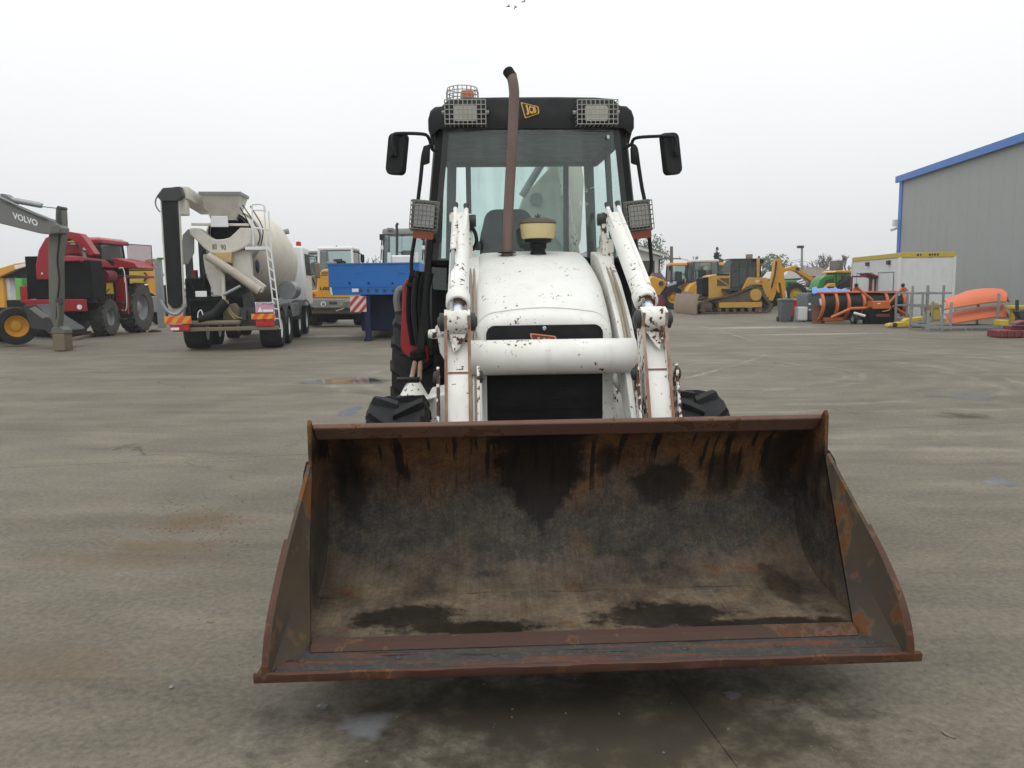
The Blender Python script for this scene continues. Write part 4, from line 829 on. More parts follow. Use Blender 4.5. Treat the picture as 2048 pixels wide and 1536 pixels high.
# mirrors, arms, lamp stalks, headlamps
for s in (-1, 1):
    def q(px, py, y): return J.y(px, py, y)
    m1 = (773, 815, 266, 350) if s < 0 else (1320, 1364, 265, 350)
    a, b = q(m1[0], m1[3], 2.86), q(m1[1], m1[2], 2.86); cx, cz, hw, hh = (a.x + b.x) / 2, (a.z + b.z) / 2, .072, (b.z - a.z) / 2
    MM = Matrix.Translation((cx, 2.86, cz)) @ Matrix.Rotation(s * R(-7), 4, 'Y') @ Matrix.Rotation(s * R(25), 4, 'Z')
    mir = G(MM).loft([rrect(-hw * .9, hw * .9, -hh * .95, hh * .95, .035, 5, -.025), rrect(-hw, hw, -hh, hh, .035, 5, -.005), rrect(-hw, hw, -hh, hh, .035, 5, .02), rrect(-hw * .92, hw * .92, -hh * .97, hh * .97, .03, 5, .022)]).build('mirror', M['black'], bh, smooth=50)
    G(MM).loft([rrect(-hw * .85, hw * .85, -hh * .92, hh * .92, .03, 5, .0225), rrect(-hw * .85, hw * .85, -hh * .92, hh * .92, .03, 5, .0235)]).build('mirror_glass', M['chrome'], mir)
    G(MM).lathe([(0, 0), (.016, -.002), (.02, -.016), (0, -.02)], (s * .02, -.03, -.01), 'y', 10).build('ball_joint', M['black'], mir)
    if s < 0: path = [(792, 312), (787, 290), (787, 272), (796, 267), (845, 268), (857, 275), (862, 290), (866, 300), (876, 300)]
    else: path = [(1350, 305), (1352, 285), (1348, 274), (1335, 272), (1285, 274), (1268, 278), (1263, 288), (1255, 293), (1246, 297)]
    pp = [q(x, y, 2.815 if i < 5 else 2.86 + .02 * (i - 5)) for i, (x, y) in enumerate(path)]
    G().tube(smooth_path(pp, 3), .0115, 8).build('mirror_arm', M['black'], bh)
    if s < 0: st2 = [(862, 292), (852, 296), (846, 312), (841, 360), (836, 402), (830, 470), (824, 510), (823, 540), (828, 550), (836, 556)]
    else: st2 = [(1263, 290), (1272, 297), (1277, 330), (1284, 375), (1290, 405), (1298, 470), (1302, 510), (1303, 530), (1300, 545), (1294, 552)]
    G().tube(smooth_path([q(x, y, 2.86) for x, y in st2], 3), .0135, 9).build('lamp_stalk', M['black'] if s < 0 else M['rust_edge'] and M['black'], bh)
    b_ = (853, 292, 328) if s < 0 else (1268, 292, 328)
    G().tube([q(b_[0], b_[1], 2.85), q(b_[0], b_[1] + 5, 2.85), q(b_[0] - s * -1, b_[2] - 3, 2.85), q(b_[0], b_[2], 2.85)], [.018, .026, .026, .02], 14).build('grip', M['black'], bh)
    h1 = (822, 876, 403, 460) if s < 0 else (1252, 1304, 403, 460)
    a, b = q(h1[0], h1[3], 2.74), q(h1[1], h1[2], 2.74); cx, cz = (a.x + b.x) / 2, (a.z + b.z) / 2
    TL = Matrix.Translation((cx, 2.74, cz)) @ Matrix.Rotation(R(-s * 6), 4, 'Y') @ Matrix.Translation((-cx, -2.74, -cz))
    hl = G(TL).loft([rrect(cx - .075, cx + .075, cz - .085, cz + .085, .015, 3, 2.745), rrect(cx - .06, cx + .06, cz - .07, cz + .07, .015, 3, 2.85)]).build('headlamp', M['black'], bh)
    G(TL).loft([rrect(cx - .068, cx + .068, cz - .078, cz + .078, .012, 3, 2.744), rrect(cx - .066, cx + .066, cz - .076, cz + .076, .012, 3, 2.736)]).build('lens', M['lens_g'], hl)
    cg = cage(hl, (cx, 2.78, cz), b.x - a.x, b.z - a.z, .075, 7, 6, M['wire_dk'], .003); cg.data.transform(TL)
    G(TL).loft([rrect(cx - .092, cx + .092, cz - .108, cz + .108, .006, 2, 2.778), rrect(cx - .092, cx + .092, cz - .108, cz + .108, .006, 2, 2.79)]).build('guard_frame', M['wire_dk'], hl)
    G(TL).loft([rrect(cx - .068, cx + .072, cz - .155, cz - .103, .012, 3, 2.73), rrect(cx - .06, cx + .065, cz - .15, cz - .105, .012, 3, 2.82)]).build('indicator', M['amber_dk'], hl)
    G().tube([(cx - s * .05, 2.82, cz - .14), (s * .70, CY, cz - .16)], .014, 8).build('lamp_bracket', M['black'], bh)
# interior: seat, steering wheel, levers
st = J.y(1016, 405, 3.9)
seat = G().loft([rrect(st.x - .24, st.x + .24, 1.50, 1.78, .08, 4, 3.78), rrect(st.x - .235, st.x + .235, 1.48, 2.10, .10, 4, 3.90), rrect(st.x - .20, st.x + .20, 1.5, 2.245, .10, 4, 3.98), rrect(st.x - .19, st.x + .19, 1.5, 2.24, .10, 4, 4.06)]).build('seat', M['seat'], bh, smooth=60)
G().box(st.x - .25, st.x + .25, 3.45, 3.95, 1.42, 1.56).build('seat_cushion', M['seat'], seat, 0.04)
G().box(st.x - .33, st.x - .25, 3.6, 3.95, 1.70, 1.78).build('arm_rest', M['seat'], seat, 0.02)
G().lathe([(.15, -.012), (.165, -.018), (.178, -.012), (.182, 0), (.178, .012), (.165, .018), (.15, .012)], (st.x + .05, 3.35, 1.80), 'z', 28).build('steering_wheel', M['black'], bh)
G().tube([(st.x + .05, 3.30, 1.2), (st.x + .05, 3.35, 1.80)], .035, 10).build('steering_column', M['black'], bh)
G().lathe([(0, 0), (.06, 0), (.055, .04), (.02, .07), (0, .07)], J.y(966, 500, 3.12), 'z', 14).build('dash_knob', M['black'], bh)
# white marker scribbles on the glass
def wsp(px, py): return J.y(px, py, CY - .056)
for pts in (((1166, 378), (1169, 375), (1174, 380), (1173, 384), (1167, 381), (1166, 378)), ((1159, 405), (1162, 402), (1163, 406), (1159, 409), (1162, 411)), ((1170, 407), (1173, 405), (1175, 409), (1171, 410), (1169, 406)), ((1180, 377), (1190, 374), (1200, 376))):
    G().tube(smooth_path([wsp(*p) for p in pts], 4), .0016, 4).build('chalk_mark', M['letter_w'], ws)
G().prism([wsp(1214, 270), wsp(1219, 270), wsp(1219, 277), wsp(1214, 277)], (0, .002, 0)).build('sticker', M['letter_w'], ws)
# ---------------------------------------------------------------- chassis, wheels, fenders
G().box(-.34, .34, 1.70, 3.2, .62, 1.0).build('chassis', M['white_chip'], bh, 0.01)
G().box(-.30, .30, 1.75, 2.7, .98, 1.35).build('engine_block', M['black_matt'], bh)
G().box(-.75, .75, 1.88, 2.08, .40, .56).build('front_axle', M['white_chip'], bh, 0.02)
rimw = paint('white_rim', (0.5, 0.5, 0.47), 0.5, 0.1, dirt=0.5); M['rimw'] = rimw
for s in (-1, 1):
    wheel(bh, (s * .882, 1.98, .485), .485, .34, .235, rimw, 14, .045, rot=R(9) if s < 0 else R(24))
    wheel(bh, (s * .89, 4.25, .74), .74, .42, .36, rimw, 20, .05, rot=R(5))
    G().prism([(s * .40, 2.42, .60), (s * .74, 2.42, .60), (s * .74, 2.42, .90), (s * .62, 2.42, .925), (s * .40, 2.42, .925)], (0, .5, 0)).build('side_tank', M['white'], bh, 0.012)
    # cab steps and the arched rear fender seen past the cab
    pts = [(s * .86, 3.62 + .72 * math.cos(R(a)) * 1.0, .78 + .88 * math.sin(R(a))) for a in range(95, 180, 12)]
    G().loft([[V((s * .72, 4.25 - .86 * math.cos(R(a)), .80 + .86 * math.sin(R(a)))), V((s * 1.0, 4.25 - .86 * math.cos(R(a)), .80 + .86 * math.sin(R(a)))), V((s * 1.0, 4.25 - .83 * math.cos(R(a)), .80 + .83 * math.sin(R(a)))), V((s * .72, 4.25 - .83 * math.cos(R(a)), .80 + .83 * math.sin(R(a))))] for a in range(20, 161, 10)]).build('rear_fender', M['black'], bh)
# red side panel with its dark rubber surround, left of the loader tower
def lp(px, py, y=3.02): return J.y(px, py, y)
for i, (xa, xb, y_) in enumerate(((818, 829, 3.10), (829, 841, 3.06), (841, 852, 3.02), (852, 866, 3.00))):
    G().tube(smooth_path([lp(xa + 9, 540 + i * 2, y_), lp(xa + 2, 575, y_), lp(xa, 620, y_), lp(xa + 3, 655, y_), lp(xa + 9, 690, y_)], 4), .022 + .004 * (i % 2), 10).build('door_seal', M['black'] if i % 2 else M['black_matt'], bh)
g = G(); g.prism([lp(*p, 3.12) for p in ((806, 572), (812, 560), (818, 556), (821, 575), (816, 610), (814, 640), (818, 660), (828, 674), (858, 679), (858, 722), (846, 726), (820, 716), (806, 706), (801, 690), (803, 640))], (0, .05, 0)); g.build('red_side_panel', M['red'], bh, 0.006)
tag(bh.children[-1], 'red painted side panel beside the cab step')
G().tube(smooth_path([lp(797, 622, 3.2), lp(794, 600, 3.2), lp(798, 582, 3.2), lp(806, 578, 3.2)], 4), .028, 8).build('grab_handle', M['wire_dk'], bh)
G().box(lp(812, 575).x, lp(832, 575).x, 3.06, 3.16, lp(812, 574).z, lp(812, 566).z).build('step_hinge', M['black'], bh, 0.004)
c0 = lp(836, 712, 2.95); G().lathe([(0, -.05), (.045, -.045), (.062, -.01), (.055, .03), (.03, .045), (0, .05)], c0, 'z', 16).build('valve_body', M['black_matt'], bh)
for dx in (-.022, .022): G().tube([(c0.x + dx * .8, c0.y - .03, c0.z - .03), (c0.x + dx * 1.3 - .015, c0.y - .10, c0.z - .16)], .017, 9).build('union', M['rust_edge'], bh)
k0 = J.z(831, 797, .925); k0 = J.y(828, 796, 2.45)
G().lathe([(.14, 0), (.14, .008), (.095, .012), (.045, .105), (.0, .105)], k0, 'z', 28).build('filler_cone', M['white'], bh)
G().box(k0.x - .11, k0.x + .04, k0.y - .04, k0.y + .05, k0.z + .105, k0.z + .135).build('cone_cap', M['black'], bh, 0.006)
# folded backhoe behind the cab
def bp_(pix, y0, th, name, mat): return G().prism([J.y(a, b, y0) for a, b in pix], (0, th, 0)).build(name, M[mat], bh, 0.01)
bp_([(1046, 393), (1098, 336), (1098, 316), (1125, 300), (1160, 300), (1168, 360), (1162, 480), (1148, 520), (1035, 520), (1030, 440)], 5.1, .22, 'backhoe_boom', 'cream')
bp_([(1112, 300), (1128, 300), (1146, 440), (1172, 560), (1152, 560), (1128, 420)], 4.95, .10, 'dipper_arm', 'white_chip')
G().tube([J.y(1044, 392, 4.98), J.y(1100, 300, 4.98)], .035, 10).build('ram_rod', M['grey'], bh)
hx = J.y(1073, 398, 5.08); G().lathe([(0, 0), (.065, 0), (.065, .02), (0, .02)], hx, 'y', 7).build('boom_hole', M['grey'], bh)
G().prism([J.y(1120, 420, 5.05), J.y(1108, 470, 5.05), J.y(1140, 510, 5.05), J.y(1136, 470, 5.05)], (0, .03, 0)).build('bucket_link', M['offwhite'], bh)
bp_([(1004, 560), (1150, 560), (1150, 700), (1004, 700)], 4.9, .3, 'king_post', 'white_chip')
# ================================================================ helpers for the machines parked behind
def pp(fr, pix, y, th, name, mat, root, bev=0.01):
    return G().prism([fr.y(a, b, y) for a, b in pix], (0, th, 0)).build(name, M[mat], root, bev)
def pb(fr, x0, x1, y0, y1, y, th, name, mat, root, bev=0.01):   # pixel box
    a, b = fr.y(x0, y1, y), fr.y(x1, y0, y); return G().box(a.x, b.x, y, y + th, a.z, b.z).build(name, M[mat], root, bev)
def pt(fr, pix, y, r, name, mat, root, n=8, sm=0):
    P = [fr.y(a, b, y) for a, b in pix]; P = smooth_path(P, sm) if sm else P
    return G().tube(P, r, n).build(name, M[mat], root)
def place(px, py): p = gp(px, py); return p.x, p.y
def ptext(fr, s, x0, y0, x1, y1, y, mat, root, bold=0.03, name='lettering', slope=0):
    """lettering whose baseline runs (x0,y1) -> (x1,y1+slope), height up to y0"""
    o = fr.y(x0, y1, y); X = fr.y(x1, y1 + slope, y) - o; Z = fr.y(x0, y0, y) - o
    return text(name, s, o, X, V((0, 0, Z.z)), M[mat], root, 0.004, bold)
M['hatch_y'] = paint('hatch_yellow', (0.62, 0.33, 0.02), 0.5, 0.08, dirt=0.2); M['hatch_r'] = paint('hatch_red', (0.70, 0.075, 0.018), 0.45, 0.08, dirt=0.15)
M['sign_r'] = paint('sign_red', (0.42, 0.02, 0.03), 0.5, 0.1, dirt=0.2); M['sign_w'] = paint('sign_white', (0.58, 0.54, 0.50), 0.5, 0.05, dirt=0.2)
def hatch(root, x0, x1, y, z0, z1, a, b, n, lean, name='marker_board'):
    o = G().box(x0, x1, y, y + .02, z0, z1).build(name, M[a], root)
    wd = (x1 - x0) / n
    for k in range(-2, n + 2, 2):
        q = [(x0 + wd * k, z0), (x0 + wd * (k + 1), z0), (x0 + wd * (k + 1) + lean, z1), (x0 + wd * k + lean, z1)]
        # clip to the board
        def clip(P, f):
            out_ = []
            for i in range(len(P)):
                p, q_ = P[i], P[(i + 1) % len(P)]; fp, fq = f(p), f(q_)
                if fp >= 0: out_.append(p)
                if fp * fq < 0: t_ = fp / (fp - fq); out_.append((p[0] + (q_[0] - p[0]) * t_, p[1] + (q_[1] - p[1]) * t_))
            return out_
        q = clip(clip(q, lambda p: p[0] - x0), lambda p: x1 - p[0]) if True else q
        if len(q) >= 3: G().prism([(u, y - .004, v) for u, v in q], (0, .003, 0)).build('stripe', M[b], o)
    return o

# ================================================================ concrete mixer truck
X = Fr(-7.53, 21.9, 7.0)
mx = X.root('mixer_truck', 'white concrete mixer truck with conveyor belt seen from behind', 'truck')
for y in (0, 1.38, 4.3, 6.1):
    for s in (-1, 1):
        wheel(mx, (s * .98, y, .52), .52, .56 if y < 2 else .34, .30, M['offwhite'], 0, .02)
for s in (-1, 1): G().box(s * .42 - .05, s * .42 + .05, -.9, 7.4, .80, 1.05).build('chassis_rail', M['dkgrey'], mx)
# drum
M['drum'] = paint('drum_cream', (0.68, 0.63, 0.52), 0.5, 0.06, dirt=0.4, dirtcol=(0.40, 0.36, 0.28), streak=0.2)
tl = Matrix.Translation((0, -.05, 3.10)) @ Matrix.Rotation(R(-11.5), 4, 'X')
G(tl).lathe([(.50, -.05), (.56, 0), (.64, .35), (.93, .95), (1.17, 1.7), (1.25, 2.3), (1.25, 3.7), (1.08, 4.3), (.85, 4.9), (.4, 5.1), (0, 5.1)], (0, 0, 0), 'y', 40, cap=False).build('drum', M['drum'], mx, smooth=50)
G(tl).lathe([(.0, .25), (.50, .25), (.49, -.04), (.52, -.05), (.57, -.02)], (0, 0, 0), 'y', 30, cap=False).build('drum_mouth', M['black_matt'], mx)
G(tl).lathe([(.66, .42), (.74, .44), (.74, .60), (.68, .62)], (0, 0, 0), 'y', 36, cap=False).build('drum_ring', M['steel'], mx)
# loading hopper
a, b = X.y(398, 384, -.55), X.y(480, 384, -.55); c, d = X.y(421, 440, -.2), X.y(470, 440, -.2)
g = G()
def trough(x0, x1, y0, y1, z, th=.02): return [V((x0, y0, z)), V((x1, y0, z)), V((x1, y1, z)), V((x0, y1, z))]
inset = lambda r_, k: [sum(r_, V()) / 4 + (p - sum(r_, V()) / 4) * k for p in r_]
T_, B2 = trough(a.x, b.x, -.55, .55, a.z), trough(c.x, d.x, -.15, .35, c.z)
g.loft([B2, T_, inset(T_, .96), inset(B2, .9)]); hop = g.build('hopper', M['cream'], mx)
g = G(); g.loft([[p + V((0, 0, -.07)) for p in inset(T_, 1.02)], [p + V((0, 0, .01)) for p in inset(T_, 1.03)], [p + V((0, 0, .01)) for p in inset(T_, .96)], [p + V((0, 0, -.07)) for p in inset(T_, .95)]]); g.build('rim', M['grey'], hop)
pp(X, [(422, 432), (454, 432), (457, 454), (421, 454)], -.62, .04, 'splash_flap', 'letter_w', mx)
pp(X, [(382, 446), (497, 447), (497, 452), (382, 451)], -.50, .08, 'cross_bar', 'cream', mx)
# yoke
yoke = [(379, 456), (398, 456), (408, 465), (420, 475), (432, 479), (447, 478), (459, 475), (470, 465), (480, 455), (502, 456), (504, 470), (502, 485), (486, 497), (468, 505), (445, 508), (422, 507), (408, 497), (395, 483), (379, 468)]
pp(X, yoke, -.48, .45, 'rear_yoke', 'cream', mx, 0.03)
ptext(X, '80', 425, 488, 434, 499, -.485, 'letter_k', mx, 0.0); ptext(X, '90', 442, 489, 452, 500, -.485, 'letter_k', mx, 0.0)
M['pipe'] = paint('stained_pipe', (0.44, 0.40, 0.33), 0.65, 0.12, dirt=0.6, dirtcol=(0.28, 0.23, 0.17), streak=0.4)
M['tray'] = paint('stained_tray', (0.50, 0.36, 0.16), 0.7, 0.15, dirt=0.5)
pp(X, [(422, 505), (463, 505), (463, 526), (450, 524), (430, 512)], -.55, .3, 'drip_tray', 'tray', mx)
pp(X, [(405, 509), (424, 507), (433, 530), (445, 545), (445, 593), (428, 590), (412, 550)], -.35, .06, 'pedestal_plate', 'cream', mx)
pp(X, [(462, 506), (500, 498), (504, 552), (530, 572), (522, 586), (500, 570), (466, 536)], -.30, .25, 'chute', 'mud' if False else 'cream', mx)
pt(X, [(415, 512), (468, 545), (519, 582)], -.75, .115, 'swing_pipe', 'pipe', mx, 16)
pt(X, [(446, 590), (462, 582), (481, 572)], -.8, .04, 'prop', 'steel', mx)
pt(X, [(430, 533), (446, 552), (448, 600)], -.6, .05, 'hydraulic_ram', 'cream', mx)
G().lathe([(0, 0), (.30, 0), (.30, .12), (.16, .16), (0, .16)], X.y(470, 580, -.2), 'y', 20).build('hose_reel', M['black'], mx)
G().lathe([(.14, -.03), (.20, 0), (.14, .03)], X.y(515, 533, .3), 'x', 18).build('hand_wheel', M['dkblue'], mx)
pp(X, [(361, 529), (365, 470), (376, 458), (388, 462), (388, 505), (377, 528)], -.3, .05, 'side_plate', 'grey', mx)
# belt conveyor folded down on the left
cv = pp(X, [(320, 398), (326, 378), (354, 378), (358, 398), (366, 560), (368, 612), (346, 622), (334, 610), (324, 480)], -1.05, .12, 'conveyor_frame', 'cream', mx, 0.02)
pp(X, [(322, 396), (328, 386), (348, 386), (354, 396), (364, 606), (358, 615), (345, 617), (335, 606)], -1.16, .10, 'conveyor_belt', 'black', mx, 0.02)
pp(X, [(313, 392), (325, 376), (360, 373), (366, 392), (352, 402), (322, 402)], -1.2, .3, 'conveyor_head', 'dkgrey', mx)
pt(X, [(322, 384), (312, 398), (312, 412), (320, 424)], -1.1, .02, 'hose', 'grey', mx, 6, 4)
G().bar(X.y(362, 385, -.95), X.y(414, 418, 1.2), .35, .32).build('conveyor_arm', M['cream'], mx, 0.02)
pb(X, 355, 372, 395, 430, -.95, .3, 'knuckle', 'cream', mx, 0.03)
pt(X, [(322, 600), (335, 622), (355, 628), (372, 610)], -1.1, .05, 'cradle', 'steel', mx, 8, 3)
# ladder and platform
def rung_pts(k): return (533 + (552 - 533) * k, 494 + 163 * k), (543 + (562 - 543) * k, 506 + 151 * k)
for pix in ([(528, 411), (533, 494), (552, 657)], [(537, 422), (543, 506), (562, 657)]): pt(X, pix, -.55, .022, 'ladder_rail', 'letter_w', mx, 6)
for k in range(9): pt(X, rung_pts(k / 8), -.55, .018, 'ladder_rung', 'letter_w', mx, 6)
pt(X, [(504, 409), (520, 408), (528, 411), (531, 424)], -.5, .022, 'guard_rail', 'letter_w', mx, 6); pt(X, [(504, 420), (531, 421)], -.5, .018, 'guard_rail', 'letter_w', mx, 6)
pt(X, [(504, 409), (507, 492)], -.5, .022, 'guard_rail', 'letter_w', mx, 6); pt(X, [(505, 455), (538, 460)], -.5, .022, 'guard_rail', 'letter_w', mx, 6)
pb(X, 490, 534, 493, 500, -.5, .5, 'platform', 'letter_w', mx)
for pix in ([(485, 410), (505, 440), (520, 470), (515, 490)], [(480, 415), (498, 450), (502, 490)], [(500, 412), (525, 455), (522, 490)]): pt(X, pix, -.1, .016, 'hose', 'black', mx, 5, 4)
# running gear clutter, lamps and boards at the back
pb(X, 345, 556, 652, 664, -1.0, .2, 'bumper', 'mud', mx, 0.02); pb(X, 372, 480, 640, 652, -.95, .2, 'folded_chute', 'mud', mx, 0.05)
pb(X, 480, 535, 615, 655, -.7, .3, 'side_box', 'dkgrey', mx); pb(X, 378, 440, 597, 640, -.6, .6, 'pump_block', 'black_matt', mx, 0.05)
pt(X, [(398, 640), (430, 628), (452, 604)], -.85, .13, 'chute_extension', 'black', mx, 12)
pt(X, [(455, 600), (460, 620), (474, 634), (486, 636)], -.8, .02, 'hose', 'hose', mx, 6, 4); pt(X, [(452, 600), (456, 620), (470, 638)], -.8, .015, 'hose', 'ctn_y', mx, 6, 4)
pt(X, [(396, 640), (396, 626), (402, 620), (406, 630)], -.95, .015, 'hook', 'letter_w', mx, 6, 3)
pb(X, 374, 412, 556, 640, .35, .5, 'hydraulic_tank', 'black_matt', mx, 0.04); pb(X, 405, 505, 592, 642, -.25, .3, 'sub_frame', 'black_matt', mx, 0.03); pp(X, [(440, 560), (452, 545), (470, 548), (500, 580), (505, 600), (445, 600)], -.2, .2, 'gear_housing', 'dkgrey', mx, 0.03)
pp(X, [(484, 590), (500, 584), (508, 600), (506, 640), (488, 640)], -.45, .25, 'outlet_hood', 'dkgrey', mx, 0.03); pp(X, [(445, 612), (470, 606), (482, 622), (476, 640), (446, 640)], -.6, .2, 'splash_plate', 'mud', mx, 0.02)
for pix in ([(380, 560), (392, 600), (404, 630)], [(386, 585), (400, 612), (420, 606), (440, 622)], [(412, 548), (404, 580), (398, 610)], [(408, 500), (400, 530), (408, 560)]): pt(X, pix, -.45, .025, 'hose', 'black', mx, 6, 4)
for px in (377, 405): pb(X, px, px + 4, 470, 640, .5, .1, 'frame_post', 'dkgrey', mx)
pb(X, 372, 378, 620, 628, -.7, .1, 'valve', 'green', mx); pb(X, 384, 392, 540, 575, .45, .2, 'side_reflector', 'dkred', mx)
pb(X, 391, 413, 582, 594, -.9, .03, 'number_plate', 'letter_w', mx)
pb(X, 372, 380, 612, 640, -.9, .15, 'hose', 'black', mx)
a, b = X.y(329, 648, -1.12), X.y(382, 632, -1.12); hatch(mx, a.x, b.x, -1.12, a.z, b.z, 'hatch_y', 'hatch_r', 5, .14)
a, b = X.y(503, 639, -1.05), X.y(550, 627, -1.05); hatch(mx, a.x, b.x, -1.05, a.z, b.z, 'hatch_y', 'hatch_r', 5, .10)
pb(X, 340, 378, 649, 662, -1.08, .08, 'tail_lamp', 'lens_r', mx); pb(X, 512, 548, 640, 653, -1.02, .08, 'tail_lamp', 'lens_r', mx)
pb(X, 341, 358, 655, 661, -1.085, .02, 'reflector', 'letter_w', mx)
sg = pb(X, 511, 548, 605, 626, -1.0, .02, 'warning_sign', 'pink', mx); pb(X, 510, 549, 604, 609, -1.008, .01, 'sign_header', 'letter_w', sg); ptext(X, 'ATTENTION', 512, 605, 547, 608.5, -1.01, 'letter_k', sg, 0.02)
pp(X, [(515, 624), (520, 613), (525, 624)], -1.008, .006, 'warning_triangle', 'letter_w', sg); pb(X, 526, 546, 619, 624, -1.006, .006, 'sign_line', 'letter_w', sg)
for s in (-1, 1):
    for y in (0, 1.38):
        G().loft([[V((s * .70, y - .62 * math.cos(R(q)), .52 + .62 * math.sin(R(q)))), V((s * 1.24, y - .62 * math.cos(R(q)), .52 + .62 * math.sin(R(q)))), V((s * 1.24, y - .60 * math.cos(R(q)), .52 + .60 * math.sin(R(q)))), V((s * .70, y - .60 * math.cos(R(q)), .52 + .60 * math.sin(R(q))))] for q in range(10, 171, 16)]).build('mudguard', M['dkgrey'], mx)
    G().loft([[V((s * .85, 5.2 - 1.6 * math.cos(R(q)), .5 + .72 * math.sin(R(q)))), V((s * 1.24, 5.2 - 1.6 * math.cos(R(q)), .5 + .72 * math.sin(R(q)))), V((s * 1.24, 5.2 - 1.57 * math.cos(R(q)), .5 + .69 * math.sin(R(q)))), V((s * .85, 5.2 - 1.57 * math.cos(R(q)), .5 + .69 * math.sin(R(q))))] for q in range(10, 171, 16)]).build('mudguard', M['dkgrey'], mx)
G().tube([(1.05, 2.3, 1.55), (1.05, 3.5, 1.55)], .28, 18).build('water_tank', M['steel'], mx)
G().box(.9, 1.22, 2.3, 3.6, .75, 1.15).build('side_locker', M['grey'], mx, 0.02); G().box(-1.22, -.9, 2.3, 3.6, .6, 1.3).build('side_locker', M['grey'], mx, 0.02)
# driver's cab
G().loft([[V((x, y, z)) for x, y in ((-1.22, 5.35), (1.22, 5.35), (1.22, 7.3), (-1.22, 7.3))] for z in (1.0, 2.0)] + [[V((x, y, 3.02)) for x, y in ((-1.16, 5.40), (1.16, 5.40), (1.16, 7.0), (-1.16, 7.0))]]).build('cab', M['offwhite'], mx, 0.06)
for s in (-1, 1):
    G().prism([(s * 1.222, 5.75, 2.05), (s * 1.222, 7.1, 2.05), (s * 1.185, 6.85, 2.78), (s * 1.185, 5.8, 2.78)], (s * .012, 0, 0)).build('side_window', M['black'], mx)
    G().tube([(s * 1.2, 7.0, 2.75), (s * 1.45, 7.05, 2.7), (s * 1.45, 7.05, 1.95)], .02, 6).build('mirror_arm', M['black'], mx); G().box(s * 1.45 - .10, s * 1.45 + .10, 7.0, 7.1, 1.95, 2.5).build('mirror', M['house'] if False else M['blade'], mx, 0.03)
G().box(.2, .9, 5.33, 5.36, 1.9, 2.5).build('rear_window', M['black'], mx)
G().tube(smooth_path([(.55, 5.2, 2.4), (.55, 5.2, 3.25), (.62, 5.2, 3.45), (.78, 5.2, 3.5)], 4), .09, 12).build('exhaust_stack', M['grey'], mx)
G().lathe([(0, 0), (.09, 0), (.08, .14), (0, .16)], (1.0, 5.8, 3.04), 'z', 14).build('beacon', M['lens_r'], mx)

# ================================================================ grey wheeled excavator at the left edge
E_ = Fr(-12.1, 21.5, 0)
exv = E_.root('wheeled_excavator', 'dark grey excavator boom with its stick standing on the concrete', 'excavator')
pp(E_, [(-250, 420), (-235, 372), (-150, 356), (-60, 374), (0, 397), (26, 411), (60, 424), (92, 437), (106, 443), (122, 455), (121, 466), (100, 469), (80, 467), (0, 447), (-60, 434), (-150, 420), (-225, 436)], -.2, .42, 'boom', 'volvo', exv, 0.02)
pp(E_, [(-250, 420), (-225, 436), (-262, 560), (-300, 585), (-300, 560), (-275, 480)], -.2, .42, 'lower_boom', 'volvo', exv, 0.02)
q0 = E_.y(-300, 600, 0).x
G().loft([rrect(q0 - 2.4, q0 + .5, 1.15, 2.15, .15, 3, -.9), rrect(q0 - 2.5, q0 + .5, 1.15, 2.2, .15, 3, .9), rrect(q0 - 2.4, q0 + .3, 1.15, 2.15, .15, 3, 1.4)]).build('upper_body', M['yellow'], exv, 0.05)
G().loft([rrect(q0 - 2.9, q0 - 2.3, 1.1, 2.1, .2, 3, -.9), rrect(q0 - 2.9, q0 - 2.3, 1.1, 2.1, .2, 3, 1.4)]).build('counterweight', M['volvo'], exv, 0.05)
cabin(exv, q0 - .9, q0 + .6, .35, 1.35, 1.2, 2.85, 'dkgrey', 'yellow', 'glass_bg', .06, .05, .08, .25, .15, .05, True, 'yellow')
G().lathe([(0, 0), (.6, 0), (.6, .2), (0, .2)], (q0 - .8, 1.2, .98), 'z', 24).build('slew_ring', M['dkgrey'], exv)
G().box(q0 - 2.2, E_.y(0, 650, 2.3).x - .55, 1.2, 2.2, .62, .98).build('chassis', M['yellow'], exv, 0.04)
for x_ in (q0 - 1.9,):
    for y_ in (-.6, 1.7): wheel(exv, (x_, y_, .58), .58, .46, .33, M['yellow'], 0, .03, yaw=R(90))
wheel(exv, (E_.y(31, 652, 2.3).x - 1.27, 3.7, .58), .58, .46, .33, M['yellow'], 0, .03, yaw=R(-48))
o = E_.y(26, 437, -.2); text('lettering', 'VOLVO', o, E_.y(76, 453, -.2) - o, E_.y(25, 424, -.2) - o, M['letter_w'], exv, 0.006, 0.03)
pp(E_, [(0, 387), (10, 388), (24, 399), (27, 408), (0, 398)], -.1, .25, 'ram_bracket', 'volvo', exv)
G().tube([E_.y(22, 399, .0), E_.y(30, 401, 0), E_.y(78, 410, 0), E_.y(84, 411.5, 0)], [.06, .075, .075, .06], 14).build('stick_ram', M['steel'], exv); G().tube([E_.y(84, 412, 0), E_.y(118, 416, 0)], .028, 10).build('ram_rod', M['chrome'], exv)
pt(E_, [(0, 394), (25, 406), (60, 421), (92, 435), (108, 440)], -.22, .022, 'hydraulic_pipe', 'steel', exv, 6); pt(E_, [(0, 398), (25, 410), (60, 426), (92, 440)], -.24, .018, 'hydraulic_pipe', 'dkgrey', exv, 6)
pp(E_, [(111, 417), (117, 412), (121, 414), (123, 424), (124, 447), (123, 470), (117, 514), (118, 586), (116, 640), (114, 655), (107, 655), (103, 643), (97, 600), (96, 514), (97, 470), (110, 446)], .02, .30, 'stick', 'stick', exv, 0.02)
pp(E_, [(101, 452), (118, 449), (122, 458), (118, 467), (101, 467)], -.23, .05, 'boom_boss', 'stick', exv, 0.02)
